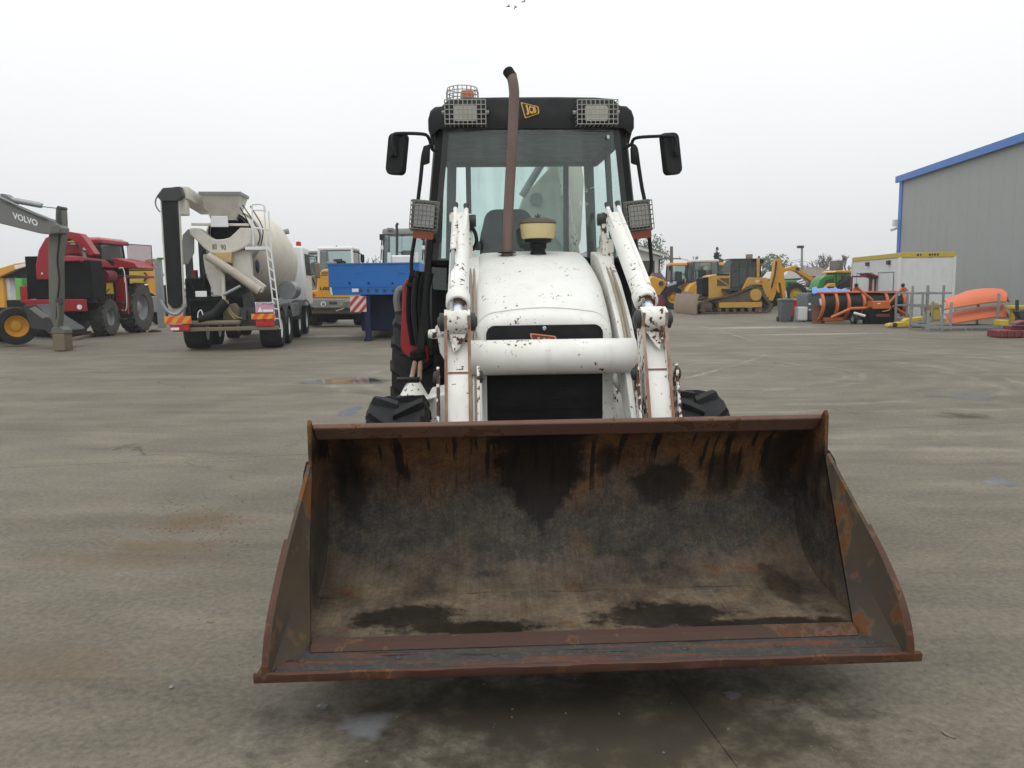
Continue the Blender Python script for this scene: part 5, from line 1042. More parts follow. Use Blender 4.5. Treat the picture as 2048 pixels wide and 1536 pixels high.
for k, (px, py) in enumerate(((125, 416), (112, 457))): G().lathe([(0, -.05), (.05, -.05), (.05, .30), (0, .30)], E_.y(px if px > 120 and False else (px - 6 if px > 120 else px), py, 0.0), 'y', 12).build('pivot_pin', M['dkgrey'], exv)
pp(E_, [(114, 425), (120, 418), (122, 470), (116, 480)], -.04, .06, 'stick_bracket', 'dkgrey', exv)
pt(E_, [(120, 470), (115, 520), (119, 560), (115, 600), (113, 640)], -.03, .025, 'hose', 'black', exv, 6, 4)
pp(E_, [(110, 598), (117, 596), (119, 608), (112, 612)], -.06, .2, 'coupler_link', 'dkgrey', exv); pt(E_, [(116, 605), (117, 630), (114, 652)], -.05, .035, 'link_rod', 'stick', exv)
pb(E_, 107, 128, 668, 702, .0, .40, 'quick_coupler', 'mud', exv, 0.02); pp(E_, [(100, 668), (104, 655), (118, 653), (128, 660), (130, 668)], .0, .40, 'coupler_plate', 'stick', exv, 0.02)
wc = E_.y(31, 652, 2.3); wheel(exv, wc, .58, .46, .33, M['yellow'], 0, .03, yaw=R(-48))
G().tube([wc + V((-.1, .1, 0)), (wc.x - 1.2, 3.62, .58)], .14, 12).build('axle', M['dkgrey'], exv)
pp(E_, [(46, 612), (62, 610), (72, 609), (98, 634), (133, 656), (137, 661), (128, 668), (98, 668), (90, 660), (62, 657), (56, 640)], 1.15, .9, 'dozer_blade', 'dkgrey', exv, 0.01)
pp(E_, [(58, 617), (70, 613), (98, 634), (84, 637)], 1.12, .03, 'blade_plate', 'grey', exv)
pp(E_, [(93, 635), (98, 634), (134, 657), (128, 660)], 1.12, .03, 'blade_edge', 'rust', exv)

# ================================================================ red forage harvester
HV = Fr(-15.6, 27.0, 0)
fh = HV.root('forage_harvester', 'red forage harvester with black engine bay and chunky grey tyres', 'harvester')
SX = 1.32
def hx_(px, py, x=SX): return HV.x(px, py, x)
wheel(fh, (1.12, 1.62, .66), .66, .50, .30, M['steel'], 18, .06, rot=R(7), tm='rubber_dusty'); wheel(fh, (-1.12, 1.62, .66), .66, .50, .30, M['steel'], 18, .06, tm='rubber_dusty')
wheel(fh, (1.20, 3.85, .94), .94, .62, .48, M['steel'], 20, .08, rot=R(3), tm='rubber_dusty'); wheel(fh, (-1.20, 3.85, .94), .94, .62, .48, M['steel'], 20, .08, tm='rubber_dusty')
G().box(-.9, .9, .4, 4.2, .6, .9).build('chassis', M['black_matt'], fh); G().box(-1.1, 1.15, 1.5, 1.75, .55, .75).build('axle', M['black_matt'], fh)
pb(HV, 52, 166, 598, 624, -.1, .25, 'bumper', 'red', fh, 0.02); pb(HV, 41, 53, 572, 606, -.05, .2, 'bumper_end', 'red', fh, 0.02)
bp0 = HV.y(159, 614, -.11); G().lathe([(0, -.006), (.085, -.006), (.085, .0)], bp0, 'y', 18).build('speed_disc', M['letter_w'], fh)
pb(HV, 56, 100, 512, 598, -.02, .5, 'radiator_housing', 'black_matt', fh, 0.03); pb(HV, 100, 180, 520, 598, .1, .8, 'engine_bay', 'black_matt', fh, 0.03)
G().lathe([(0, 0), (.22, 0), (.22, 1.15), (.16, 1.25), (0, 1.25)], (1.05, .35, 1.2), 'z', 16).build('air_filter', M['black'], fh); G().lathe([(0, 0), (.12, 0), (.12, .9), (0, .95)], (1.25, .62, 1.2), 'z', 12).build('filter', M['dkgrey'], fh)
pp(HV, [(72, 560), (70, 530), (76, 500), (90, 475), (106, 470), (106, 560), (80, 560)], -.12, .9, 'rear_hood', 'salmon' if False else 'red', fh, 0.05)
pb(HV, 82, 85, 545, 549, -.14, .02, 'lamp', 'letter_w', fh)
# discharge spout arm
g = G(); g.bar((.35, 1.2, 3.05), (.55, 3.0, 2.95), .5, .35); g.build('spout', M['red'], fh, 0.04)
pp(HV, [(110, 470), (130, 462), (160, 467), (168, 476), (190, 508), (180, 512), (160, 490), (140, 478), (110, 485)], .9, .4, 'spout_cover', 'red', fh, 0.02)
# main hood along the right side
P1 = [hx_(157, 512), hx_(211, 520), hx_(231, 536), hx_(201, 534), hx_(157, 522)]
G().prism(P1, (-1.0, 0, 0)).build('side_hood', M['red'], fh, 0.02)
G().box(-1.1, SX, 2.3, 4.2, 2.42, 2.50).build('deck', M['red'], fh, 0.02)
pp(HV, [(224, 515), (268, 525), (276, 536), (231, 536)], 2.4, 1.6, 'deck_cover', 'red', fh, 0.02)
G().box(-.9, SX - .15, 1.0, 3.6, .95, 2.42).build('body', M['black_matt'], fh, 0.02)
c0 = hx_(231, 553, SX - .05); G().lathe([(.20, -.6), (.24, -.6), (.24, .05), (.20, .05), (.19, -.3), (0, -.3)], (c0.x - .1, c0.y - .15, c0.z), 'y', 20).build('fan_duct', M['dkred'], fh)
G().prism([hx_(212, 563, SX - .1), hx_(224, 562, SX - .1), hx_(227, 588, SX - .1), hx_(212, 588, SX - .1)], (.02, 0, 0)).build('warning_panel', M['ctn_y'], fh)
G().box(.70, SX + .25, 2.42, 2.55, .75, 2.15).build('fender_side', M['red'], fh, 0.02); G().box(.70, SX + .35, 2.42, 4.6, 2.06, 2.16).build('fender_top', M['red'], fh, 0.02); G().box(SX + .20, SX + .26, 2.40, 2.42, 1.9, 2.1).build('marker_lamp', M['letter_w'], fh)
cabin(fh, -.85, .85, 2.2, 4.0, 2.45, 3.30, 'black', 'red', 'glass_bg', .05, .05, .07, 0, .22, .18)
G().box(-.6, .35, 1.98, 2.01, 3.34, 3.46).build('roof_sign', M['ctn_y'], fh)
pane(fh, [(.95, 4.0, 2.35), (2.0, 3.75, 2.35), (2.0, 3.75, 3.28), (.95, 4.0, 3.36)], M['glass_red'], 'open_door_glass')
G().tube([(.95, 4.0, 2.35), (2.0, 3.75, 2.35), (2.0, 3.75, 3.28), (.95, 4.0, 3.36)], .018, 6).build('door_frame', M['black'], fh)
for k in range(6): G().box(SX - .16, SX - .13, 1.05 + k * .22, 1.15 + k * .22, 1.3, 2.35).build('side_slat', M['dkgrey'], fh)
G().tube(smooth_path([(SX + .1, 2.3, .9), (SX + .28, 2.3, 1.0), (SX + .28, 2.3, 2.3), (SX + .1, 2.3, 2.4)], 3), .02, 6).build('hand_rail', M['letter_w'], fh)
for k in range(3): G().box(SX - .1, SX + .22, 2.1, 2.35, .55 + k * .3, .59 + k * .3).build('step', M['dkgrey'], fh)
G().tube([(.9, 1.0, 2.2), (.9, 1.0, 2.95), (.98, .9, 3.05)], .07, 10).build('exhaust_stack', M['steel'], fh)
for k, z in enumerate((1.25, 1.45, 1.62)): G().tube(smooth_path([(SX - .12, .9, z), (SX + .02, 1.3, z - .1), (SX - .1, 1.9, z + .05), (SX - .12, 2.3, z)], 4), .022, 6).build('hose', M['black'], fh)
G().box(.80, .95, 1.95, 2.0, 2.95, 3.2).build('mirror', M['black'], fh, 0.02); G().box(-.5, .5, 1.97, 1.99, 3.2, 3.32).build('lamp_bar', M['dkgrey'], fh)
for k in (-.4, 0, .4): G().box(k - .08, k + .08, 1.955, 1.972, 3.22, 3.30).build('work_lamp', M['lens'], fh)
# timber under the harvester
for i, (p0, p1) in enumerate((((148, 681), (205, 668)), ((142, 672), (178, 667)))):
    a, b = gp(*p0), gp(*p1); G().bar(a + V((0, 0, .05)), b + V((0, 0, .05)), .18, .09).build('plank', M['mud'] if i == 0 else M['rust_edge'], None, 0.005)
    tag(bpy.data.objects['plank' if i == 0 else 'plank.001'], ('long weathered plank lying before the harvester wheel', 'short reddish plank lying behind the excavator coupler')[i], 'plank')
q = gp(310, 664); G().lathe([(.25, 0), (.22, .05), (.1, .09), (0, .1)], (0, 0, 0), 'z', 9).build('scrap', M['black'])
o = bpy.data.objects['scrap']; o.location = q; tag(o, 'small dark scrap of rubber lying between harvester and mixer truck', 'scrap')

# ================================================================ machines glimpsed at far left and behind
K1 = Fr(*place(20, 640), 0)
om = K1.root('orange_header', 'orange and white machine hood sloping behind the red harvester', 'machine')
pp(K1, [(-30, 548), (0, 536), (30, 527), (50, 524), (56, 530), (30, 540), (0, 553), (-30, 566)], 0, 1.6, 'hood', 'yellow', om, 0.03)
pp(K1, [(28, 531), (56, 526), (57, 531), (30, 539)], -.04, .05, 'white_panel', 'letter_w', om); pp(K1, [(0, 553), (30, 540), (57, 531), (57, 556), (0, 556)], .3, 1.2, 'frame', 'black_matt', om)
pb(K1, -20, 5, 556, 636, .2, 1.2, 'side_body', 'yellow', om, 0.05); pb(K1, 8, 18, 556, 600, .5, .5, 'inner_panel', 'letter_w', om); pb(K1, -20, 60, 600, 625, .4, .9, 'lower_frame', 'black_matt', om)
for px in (0, 50): wheel(om, (K1.y(px, 640, 0).x, .8, .5), .5, .35, .25, M['grey'], 0, .03)
K2 = Fr(*place(32, 630), 0)
gc = K2.root('green_container', 'bright green metal skip behind the orange hood', 'container')
pb(K2, 20, 43, 556, 603, 0, 1.2, 'body', 'ltgreen', gc, 0.03); pb(K2, 43, 55, 556, 570, .1, 1.2, 'upper_box', 'green', gc, 0.03)
for px in (23, 40): pb(K2, px - 1, px + 1, 556, 603, -.06, .06, 'rib', 'ltgreen', gc)
pb(K2, 18, 56, 603, 630, 0, 1.3, 'skid', 'dkgrey', gc)
K3 = Fr(*place(300, 650), 0)
yb = K3.root('yellow_backhoe', 'yellow machine with folded arm between harvester and mixer truck', 'machine')
pp(K3, [(250, 565), (250, 540), (265, 532), (284, 530), (290, 548), (290, 568)], .8, 1.2, 'bonnet', 'ctn_y', yb, 0.05)
pp(K3, [(283, 535), (290, 520), (298, 518), (303, 535), (318, 578), (312, 592), (300, 585), (292, 560)], 0, .4, 'arm', 'yellow', yb, 0.02)
pp(K3, [(296, 520), (305, 518), (312, 545), (318, 565), (312, 570)], .5, .3, 'inner_arm', 'black', yb)
pb(K3, 262, 320, 570, 612, .6, 1.6, 'body', 'black_matt', yb, 0.05); pb(K3, 300, 318, 592, 625, -.1, .5, 'stabiliser', 'grey', yb, 0.04)
for px in (262, 312): wheel(yb, (K3.y(px, 640, .4).x, .8, .62), .62, .40, .3, M['grey'], 16, .05)
pt(K3, [(288, 545), (294, 552), (288, 562)], -.05, .04, 'hose', 'black', yb, 6, 3)
K4 = Fr(*place(322, 655), 0); gpost = K4.root('steel_post', 'pale grey steel post behind the conveyor belt', 'post')
pb(K4, 316, 321, 517, 655, 0, .15, 'upright', 'steel', gpost); pb(K4, 314, 323, 515, 519, -.05, .25, 'cap', 'green', gpost)

# ================================================================ yellow wheel loader (rear view) and the one behind it
L = Fr(*place(675, 655), 0)
wl = L.root('wheel_loader', 'yellow wheel loader with white cab seen from behind, left of blue trailer', 'wheel loader')
for px0, px1 in ((614, 642), (708, 736)):
    a, b = L.y(px0, 640, .8), L.y(px1, 640, .8); wheel(wl, ((a.x + b.x) / 2, .95, .68), .68, .52, .33, M['yellow'], 0, .04); wheel(wl, ((a.x + b.x) / 2, 3.9, .68), .68, .52, .33, M['yellow'], 0, .04)
pp(L, [(613, 597), (613, 581), (633, 580), (635, 556), (642, 541), (648, 538), (700, 538), (712, 545), (716, 580), (736, 581), (736, 597)], 0, 2.0, 'engine_hood', 'yellow', wl, 0.06)
for k in range(3): pb(L, 642, 656, 543.5 + k * 3, 545 + k * 3, -.015, .02, 'louvre', 'dkgrey', wl)
pp(L, [(613, 597), (736, 597), (734, 612), (722, 617), (628, 617), (614, 612)], -.12, .8, 'counterweight', 'grey', wl, 0.05)
pp(L, [(614, 615), (734, 615), (730, 628), (618, 628)], 0, .9, 'rear_frame', 'track', wl, 0.03); pb(L, 640, 705, 625, 640, .8, 1.0, 'axle', 'black_matt', wl)
ptext(L, 'LIEBHERR', 640, 574, 694, 579.5, -.012, 'letter_k', wl, 0.03)
d0 = L.y(646.5, 608, -.14); G().lathe([(0, -.01), (.11, -.01), (.11, .0)], d0, 'y', 24).build('speed_disc', M['letter_w'], wl); ptext(L, '20', 643.2, 605, 650, 611, -.158, 'letter_k', wl, 0.03)
for px in (618, 627): G().lathe([(0, -.015), (.07, -.01), (.07, 0)], L.y(px, 590, -.005), 'y', 14).build('tail_lamp', M['amber_dk' if px < 620 else 'lens_r'], wl)
pb(L, 658, 674, 603, 609, -.135, .02, 'handle_recess', 'dkgrey', wl); pp(L, [(680, 611), (683, 603), (686, 611)], -.135, .01, 'warning_triangle', 'ctn_y', wl)
pt(L, [(672, 622), (688, 617), (689, 608), (686, 604), (698, 602)], -.2, .03, 'grab_rail', 'steel', wl, 6)
a, b = L.y(641, 540, 1.9), L.y(707, 497, 1.9); cabin(wl, a.x, b.x, 1.6, 3.2, a.z - .3, b.z - .06, 'offwhite', 'offwhite', 'glass_bg', .02, .05, .09, 0, .14, .04)
pt(L, [(705, 503), (716, 505), (725, 510)], 1.9, .025, 'mirror_arm', 'black', wl, 6); pb(L, 721, 728, 509, 525, 1.85, .1, 'mirror', 'black', wl, 0.03)
pt(L, [(673, 491), (673, 497)], 1.7, .03, 'antenna', 'black', wl, 6); G().tube([L.y(668, 524, 1.2), L.y(684, 523, 1.2)], .12, 12).build('air_intake', M['black'], wl)
pb(L, 652, 672, 523, 529, .9, .5, 'muffler', 'grey', wl, 0.03)
L2 = Fr(*place(640, 648), 0)
w2 = L2.root('wheel_loader', 'second wheel loader with dark glazed cab, mostly hidden beside the mixer cab', 'wheel loader')
a, b = L2.y(605, 551, 1), L2.y(644, 503, 1); cabin(w2, a.x, b.x, .6, 2.2, a.z, b.z - .1, 'dkgrey', 'grey', 'glass_bg', .03, .05, .09, 0, .12, .05)
pb(L2, 605, 650, 550, 582, .2, 2.2, 'engine_hood', 'salmon' if False else 'blade', w2, 0.05); pb(L2, 602, 650, 575, 600, .1, 2.2, 'counterweight', 'grey', w2, 0.05); pb(L2, 602, 650, 598, 625, .3, 2.0, 'frame', 'black_matt', w2)
for px in (612, 655): wheel(w2, (L2.y(px, 640, .8).x, 1.0, .68), .68, .5, .33, M['grey'], 0, .04)
pt(L2, [(622, 552), (627, 562), (630, 570)], 0.1, .03, 'hose', 'black', w2, 6, 3)

# ================================================================ blue low-loader trailer
T = Fr(*place(735, 682), 0)
tr = T.root('blue_trailer', 'blue gooseneck trailer with a red and white hatched board underneath', 'trailer')
TZ1, TZm, TZ0 = T.y(700, 527, 0).z, T.y(700, 573.5, 0).z, T.y(700, 590, 0).z; tx0 = T.y(657, 560, 0).x; tx1 = tx0 + 2.72
for z0, z1, y in ((TZm, TZ1, 0), (TZ0, TZm - .004, -.03)):
    G().box(tx0 + (0.08 if y < 0 else 0), tx1, y, y + .10, z0, z1).build('front_board' if y == 0 else 'headstock', M['blue'], tr, 0.008)
G().box(tx0, tx0 + .08, .1, 4.2, TZm, TZ1).build('side_board', M['blue'], tr, 0.008); G().box(tx1 - .08, tx1, .1, 4.2, TZm, TZ1).build('side_board', M['blue'], tr, 0.008)
G().box(tx0 + .08, tx1 - .08, .1, 4.2, TZm - .12, TZm + .02).build('gooseneck_deck', M['dkblue'], tr)
G().box(tx0 - .01, tx1 + .01, -.02, .12, TZ1 - .035, TZ1 + .01).build('top_rail', M['blue'], tr); G().box(tx0, tx1, -.045, -.02, TZm - .02, TZm + .015).build('lip', M['blue'], tr)
for px in (718, 803): pb(T, px - 7, px + 7, 530, 547, -.012, .012, 'latch_plate', 'blue', tr, 0.003)
for px in (699, 737, 785, 822): pb(T, px - 2, px + 1.5, 564, 568, -.03, .03, 'tie_ring', 'dkblue', tr)
for px in (722, 737, 753, 769, 786): G().lathe([(0, -.02), (.05, -.02), (.05, 0)], T.y(px, 581, -.03), 'y', 10).build('coupling', M['dkgrey' if px in (737, 769) is False else 'dkgrey'], tr)
pb(T, 704, 717, 577, 584, -.036, .006, 'plate', 'letter_w', tr)
pt(T, [(661, 575), (662, 582), (664, 590)], -.06, .03, 'cable', 'letter_w', tr, 6)
for px in (731, 826): pb(T, px, px + 8, 592, 678, .0, .16, 'landing_leg', 'dkblue', tr, 0.008); pb(T, px - 3, px + 11, 677, 682, -.08, .3, 'leg_foot', 'dkblue', tr)
G().box(tx0 + .75, tx1 - .1, 1.0, 3.8, .25, TZ0 + .02).build('neck_frame', M['dkblue'], tr, 0.02); G().box(tx0 + .2, tx1 - .2, 4.0, 13.0, .55, .85).build('bed', M['dkblue'], tr, 0.02)
for y in (10.0, 11.3, 12.4):
    for s in (tx0 + .45, tx1 - .45): wheel(tr, (s, y, .42), .42, .5, .22, M['grey'], 0, .02)
a, b = T.y(700.5, 624, -.05), T.y(732, 592, -.05); hatch(tr, a.x, b.x, -.05, a.z, b.z, 'sign_w', 'sign_r', 4, .42)

# ================================================================ white backhoe loader behind the trailer
B3 = Fr(*place(800, 655), 0)
wb = B3.root('white_backhoe', 'white backhoe loader with grey roof behind the blue trailer', 'backhoe loader')
a, b = B3.y(766, 530, 1.6), B3.y(850, 463, 1.6); cabin(wb, a.x, b.x, 1.6, 3.2, a.z - .4, b.z - .1, 'dkgrey', 'grey', 'glass_bg', .06, .05, .08, 0, .24, .05)
pb(B3, 774, 786, 455.5, 461, 1.5, .1, 'roof_lamp', 'grey', wb, 0.01); pb(B3, 783, 824, 510, 560, .3, 1.3, 'bonnet', 'offwhite', wb, 0.06); pb(B3, 775, 850, 560, 610, .5, 3.0, 'chassis', 'black_matt', wb)
for px in (775, 830): pp(B3, [(px, 505), (px + 6, 505), (px + 7, 560), (px - 1, 560)], .2, .15, 'loader_arm', 'offwhite', wb)
pt(B3, [(794, 515), (794, 460), (793, 452), (796, 446)], .9, .055, 'exhaust_stack', 'dkgrey', wb, 10, 3)
for px, sgn in ((763, -1), (846, 1)): pb(B3, px - 2, px + 3, 491, 499, .9, .12, 'lamp', 'letter_w', wb); pt(B3, [(px + 1, 470), (px, 490), (px - 1, 520)], 1.0, .025, 'lamp_stalk', 'black', wb, 6); pb(B3, px - 4, px + 3, 468, 480, 1.2, .1, 'mirror', 'black', wb, 0.02)
G().lathe([(.17, -.015), (.20, 0), (.17, .015)], B3.y(806, 505, 2.0), 'z', 18).build('steering_wheel', M['black'], wb)
for px in (776, 838):
    wheel(wb, (B3.y(px, 640, 1).x, 1.0, .45), .45, .35, .22, M['grey'], 14, .04); wheel(wb, (B3.y(px, 640, 1).x, 3.2, .72), .72, .45, .35, M['grey'], 16, .05)
# ================================================================ right-hand side: hall, container and yard clutter
# grey sheet-metal hall with blue trim: the long wall comes towards the viewer
hA = W0.z(1800, 622, 0); hA = V((23.4, 48.5, 0)); EV = 8.0
def wall_hit(px, py):
    d = ray(px, py); return V((0, 0, CAMZ)) + d
dB = ray(2048, 268); tB = (EV - CAMZ) / dB.z; pB = V((0, 0, CAMZ)) + dB * tB
dA = ray(1803, 352); tA = (EV - CAMZ) / dA.z; pA = V((0, 0, CAMZ)) + dA * tA
hdir = V((pB.x - pA.x, pB.y - pA.y, 0)).normalized(); hn = V((hdir.y, -hdir.x, 0))   # along the wall; into the hall
if hn.x < 0: hn = -hn
hall = bpy.data.objects.new('warehouse', None); col.objects.link(hall); hall.location = (pA.x, pA.y, 0); tag(hall, 'tall grey sheet metal warehouse with blue trim on the right', 'warehouse')
def hw(u, v, z): return hdir * u + hn * v + V((0, 0, z))
M['cladding'] = paint('grey_cladding', (0.315, 0.33, 0.325), 0.6, 0.05, dirt=0.2, dirtcol=(0.27, 0.275, 0.265), streak=0.12)
M['trim_b'] = paint('blue_trim', (0.035, 0.16, 0.50), 0.45, 0.08, dirt=0.15)
HL, HW_ = 34.0, 22.0; npan = 30; pw = HL / npan
for k in range(npan):
    u0, u1 = k * pw + .004, (k + 1) * pw - .004
    g = G(); g.loft([[hw(u0, 0, z), hw(u1, 0, z), hw(u1, .1, z), hw(u0, .1, z)] for z in (0.0, EV - .25)]); g.build('wall_panel', M['cladding'], hall, smooth=0)
g = G(); g.loft([[hw(0, .08, z), hw(HL, .08, z), hw(HL, HW_, z), hw(0, HW_, z)] for z in (0, EV - .3)]); g.build('inner_wall', M['cladding'], hall, smooth=0)
g = G(); g.loft([[hw(-.3, -.25, EV - .38), hw(HL + .3, -.25, EV - .38), hw(HL + .3, -.1, EV - .38), hw(-.3, -.1, EV - .38)], [hw(-.3, -.25, EV), hw(HL + .3, -.25, EV), hw(HL + .3, .2, EV), hw(-.3, .2, EV)]]); g.build('eave_trim', M['trim_b'], hall)
g = G(); g.loft([[hw(-.12, -.06, z), hw(.35, -.06, z), hw(.35, .3, z), hw(-.12, .3, z)] for z in (0, EV - .38)]); g.build('corner_trim', M['trim_b'], hall)
g = G(); g.prism([hw(-.3, -.1, EV), hw(-.3, HW_ / 2, EV + 1.2), hw(-.3, HW_, EV), hw(-.3, HW_, EV - .3), hw(-.3, -.1, EV - .3)], hdir * (HL + .6)); g.build('roof', M['grey'], hall, smooth=0)
cb = hw(.1, -.3, 5.0); G().box(cb.x - .12, cb.x + .12, cb.y - .12, cb.y + .12, 4.95, 5.35).build('junction_box', M['letter_w'], hall, 0.02); G().tube([cb + V((-.3, -.2, -.3)), cb + V((.15, 0, -.15))], .09, 10).build('security_camera', M['letter_w'], hall)
# white site container with yellow rails
C = Fr(14.62, 30.6, -6)
ct = C.root('site_container', 'white site office container with yellow top rails before the warehouse', 'container')
CW, CL, CH = C.y(1907, 560, 0).x, 5.6, 2.62
x0c = C.y(1798, 560, 0).x; cx0, cx1 = x0c, CW
G().box(cx0, cx1, 0, CL, .12, CH - .16).build('body', M['panel_w'], ct, 0.01)
for z0, z1, nm in ((CH - .16, CH + .02, 'top_rail'), (0, .14, 'bottom_rail')):
    G().box(cx0 - .03, cx1 + .03, -.03, CL + .03, z0, z1).build(nm, M['ctn_y'], ct, 0.01)
for x in (cx0, cx1):
    for y in (0, CL): G().box(x - .05, x + .05, y - .05, y + .05, .14, CH - .16).build('corner_post', M['panel_w'], ct, 0.01)
for k in range(7):
    x = cx0 + (cx1 - cx0) * (k + .5) / 7; G().box(x - .012, x + .012, -.008, 0.0, .16, CH - .18).build('seam', M['panel_w'], ct)
for (ya, yb_, nm) in ((.55, 2.2, 'shutter'), (3.0, 4.9, 'shutter')):
    sh = G().box(cx0 - .022, cx0 - .001, ya, yb_, .7, 1.9).build(nm, M['panel_w'], ct, 0.004)
    for z0, z1, y0, y1 in ((1.9, 1.94, ya - .04, yb_ + .04), (.66, .7, ya - .04, yb_ + .04), (.7, 1.9, ya - .04, ya), (.7, 1.9, yb_, yb_ + .04)): G().box(cx0 - .03, cx0 - .001, y0, y1, z0, z1).build('shutter_frame', M['grey'], sh)
    G().box(cx0 - .10, cx0, ya + .4, ya + .65, 2.22, 2.38).build('vent', M['dkgrey'], ct, 0.01)
for k, (u, wdt) in enumerate(((.30, .05), (.36, .03), (.52, .05), (.57, .03), (.61, .05), (.67, .04))): G().box(cx0 + (cx1 - cx0) * u, cx0 + (cx1 - cx0) * (u + wdt * .8), -.036, -.03, CH - .11, CH - .03).build('rail_mark', M['dkgrey'], ct)
# wheelie bins, fridge, big bin with tarp, rusty drum
def bin_(px0, px1, py0, py1, mat, label, cat='bin', grp=None, y=0):
    f = Fr(*place((px0 + px1) / 2, py1), 0); r_ = f.root('wheelie_bin', label, cat, grp)
    a, b = f.y(px0, py1, 0), f.y(px1, py0, 0); w_, h_ = (b.x - a.x), b.z; d_ = w_ * .95
    ring = lambda k, z: [V((-w_ * k / 2, d_ * (1 - k) / 2, z)), V((w_ * k / 2, d_ * (1 - k) / 2, z)), V((w_ * k / 2, d_ * (1 + k) / 2, z)), V((-w_ * k / 2, d_ * (1 + k) / 2, z))]
    G().loft([ring(.82, .03), ring(.98, h_ * .9)]).build('body', M[mat], r_, 0.03)
    G().loft([ring(1.06, h_ * .9), ring(1.06, h_ * .94), ring(.9, h_)]).build('lid', M[mat], r_, 0.015)
    for s in (-1, 1): wheel(r_, (s * w_ * .42 if s > 0 else -w_ * .42, d_ * .9, .11), .11, .06, .06, M['dkgrey'])
    wheel(r_, (w_ * .40, .04, .12), .12, .06, .06, M['dkgrey']); G().tube([(-w_ * .4, d_, h_ * .95), (w_ * .4, d_, h_ * .95)], .02, 6).build('handle', M[mat], r_)
    return r_
bin_(1560, 1587, 597, 644, 'bin', 'dark grey wheelie bin standing alone on the concrete')
bin_(1583, 1602, 599, 639, 'binred', 'bright red wheelie bin behind the grey one')
F1 = Fr(*place(1606, 644), 0); fg = F1.root('white_cabinet', 'low white metal cabinet beside the red bin', 'cabinet')
pb(F1, 1596.5, 1615.5, 614, 641, 0, .5, 'body', 'panel_w', fg, 0.01); pb(F1, 1597.5, 1614.5, 616, 639, -.015, .015, 'door', 'panel_w', fg, 0.004); pb(F1, 1599, 1602, 641, 644, .05, .1, 'foot', 'grey', fg); pb(F1, 1610, 1613, 641, 644, .05, .1, 'foot', 'grey', fg)
F2 = Fr(*place(1636, 643), 0); bb = F2.root('waste_container', 'large dark waste container covered with a blue tarpaulin', 'container')
pp(F2, [(1617, 641), (1615, 592), (1618, 586), (1690, 586), (1690, 641)], 0, 1.3, 'body', 'bin', bb, 0.03)
for k in range(4): pb(F2, 1620 + k * 17, 1622 + k * 17, 590, 640, -.03, .03, 'rib', 'bin', bb)
for px in (1622, 1680): wheel(bb, (F2.y(px, 640, .2).x, .2, .09), .09, .06, .05, M['dkgrey'])
pp(F2, [(1638, 598), (1650, 594), (1654, 600), (1653, 612), (1641, 612)], -.03, .02, 'white_sheet', 'letter_w', bb); pb(F2, 1617, 1622, 606, 610, -.035, .01, 'sticker', 'letter_w', bb); pb(F2, 1617, 1622, 618, 621, -.035, .01, 'sticker', 'letter_w', bb)
F2b = Fr(F2.o.x, F2.o.y, 0, 0)
tp_ = G(); nx = 18
rows = []
for j in range(5):
    row = []
    for i in range(nx + 1):
        px = 1624 + (1700 - 1624) * i / nx; hgt = [586, 581, 577, 575.5, 578][j] + 2.0 * math.sin(i * 1.3 + j) + 1.2 * math.sin(i * 2.7) + max(0, (i - 9) * .35)
        q = F2.y(px, hgt, -.05 + j * .33); row.append(q)
    rows.append(row)
tp_.loft(rows + [[p + V((0, 0, -.03)) for p in r_] for r_ in rows[::-1]], closed=False); to = tp_.build('tarpaulin', M['tarp'], None, smooth=50); to.location = F2.o; tag(to, 'crumpled blue tarpaulin draped over the dark waste container', 'tarpaulin')
F3 = Fr(*place(1641, 647), 0); rd = F3.root('oil_drum', 'rusty brown steel drum in front of the waste container', 'drum')
a, b = F3.y(1630, 647, 0), F3.y(1655, 611, 0); rr = (b.x - a.x) / 2; h_ = b.z
G().lathe([(0, 0), (rr, 0), (rr, h_ * .32), (rr * 1.04, h_ * .335), (rr, h_ * .35), (rr, h_ * .64), (rr * 1.04, h_ * .655), (rr, h_ * .67), (rr, h_ - .01), (rr * 1.03, h_), (rr * .95, h_), (rr * .93, h_ - .04), (0, h_ - .04)], (0, rr, 0), 'z', 24).build('shell', M['rust'], rd)
G().lathe([(0, 0), (.04, 0), (.04, .02), (0, .02)], (.1, rr * .7, h_ - .04), 'z', 10).build('bung', M['grey'], rd)
# orange snow plough
S = Fr(*place(1735, 648), 0)
pl = S.root('snow_plough', 'orange snow plough with dark mouldboard, two marker balls and orange valve box', 'snow plough')
px0, px1 = 1653, 1821; xs = [1655, 1683, 1707, 1738, 1785, 1820]
def curve(t_, px):  # side section of the mouldboard, bulging towards the viewer at mid height
    zt, zb = S.y(px, 586, 0).z, .12; z = zb + (zt - zb) * t_; return V((S.y(px, 620, 0).x, .55 - .0 + .35 * (2 * t_ - 1) ** 2 - .2 * t_, z))
g = G(); g.loft([[curve(t_, p) for t_ in [k / 8 for k in range(9)]] + [curve(t_, p) + V((0, .03, 0)) for t_ in [k / 8 for k in range(8, -1, -1)]] for p in (px0, 1737, px1)]); g.build('mouldboard', M['black'], pl, smooth=50)
for p in xs:
    g = G(); g.loft([[curve(t_, p) + V((-.05, -.10, 0)), curve(t_, p) + V((.05, -.10, 0)), curve(t_, p) + V((.05, .0, 0)), curve(t_, p) + V((-.05, .0, 0))] for t_ in [k / 8 for k in range(9)]]); g.build('rib', M['orange'], pl, smooth=40)
a, b = curve(1, px0), curve(1, px1); G().box(a.x - .1, b.x + .1, a.y - .14, a.y + .06, a.z - .02, a.z + .04).build('top_rail', M['salmon'], pl, 0.01)
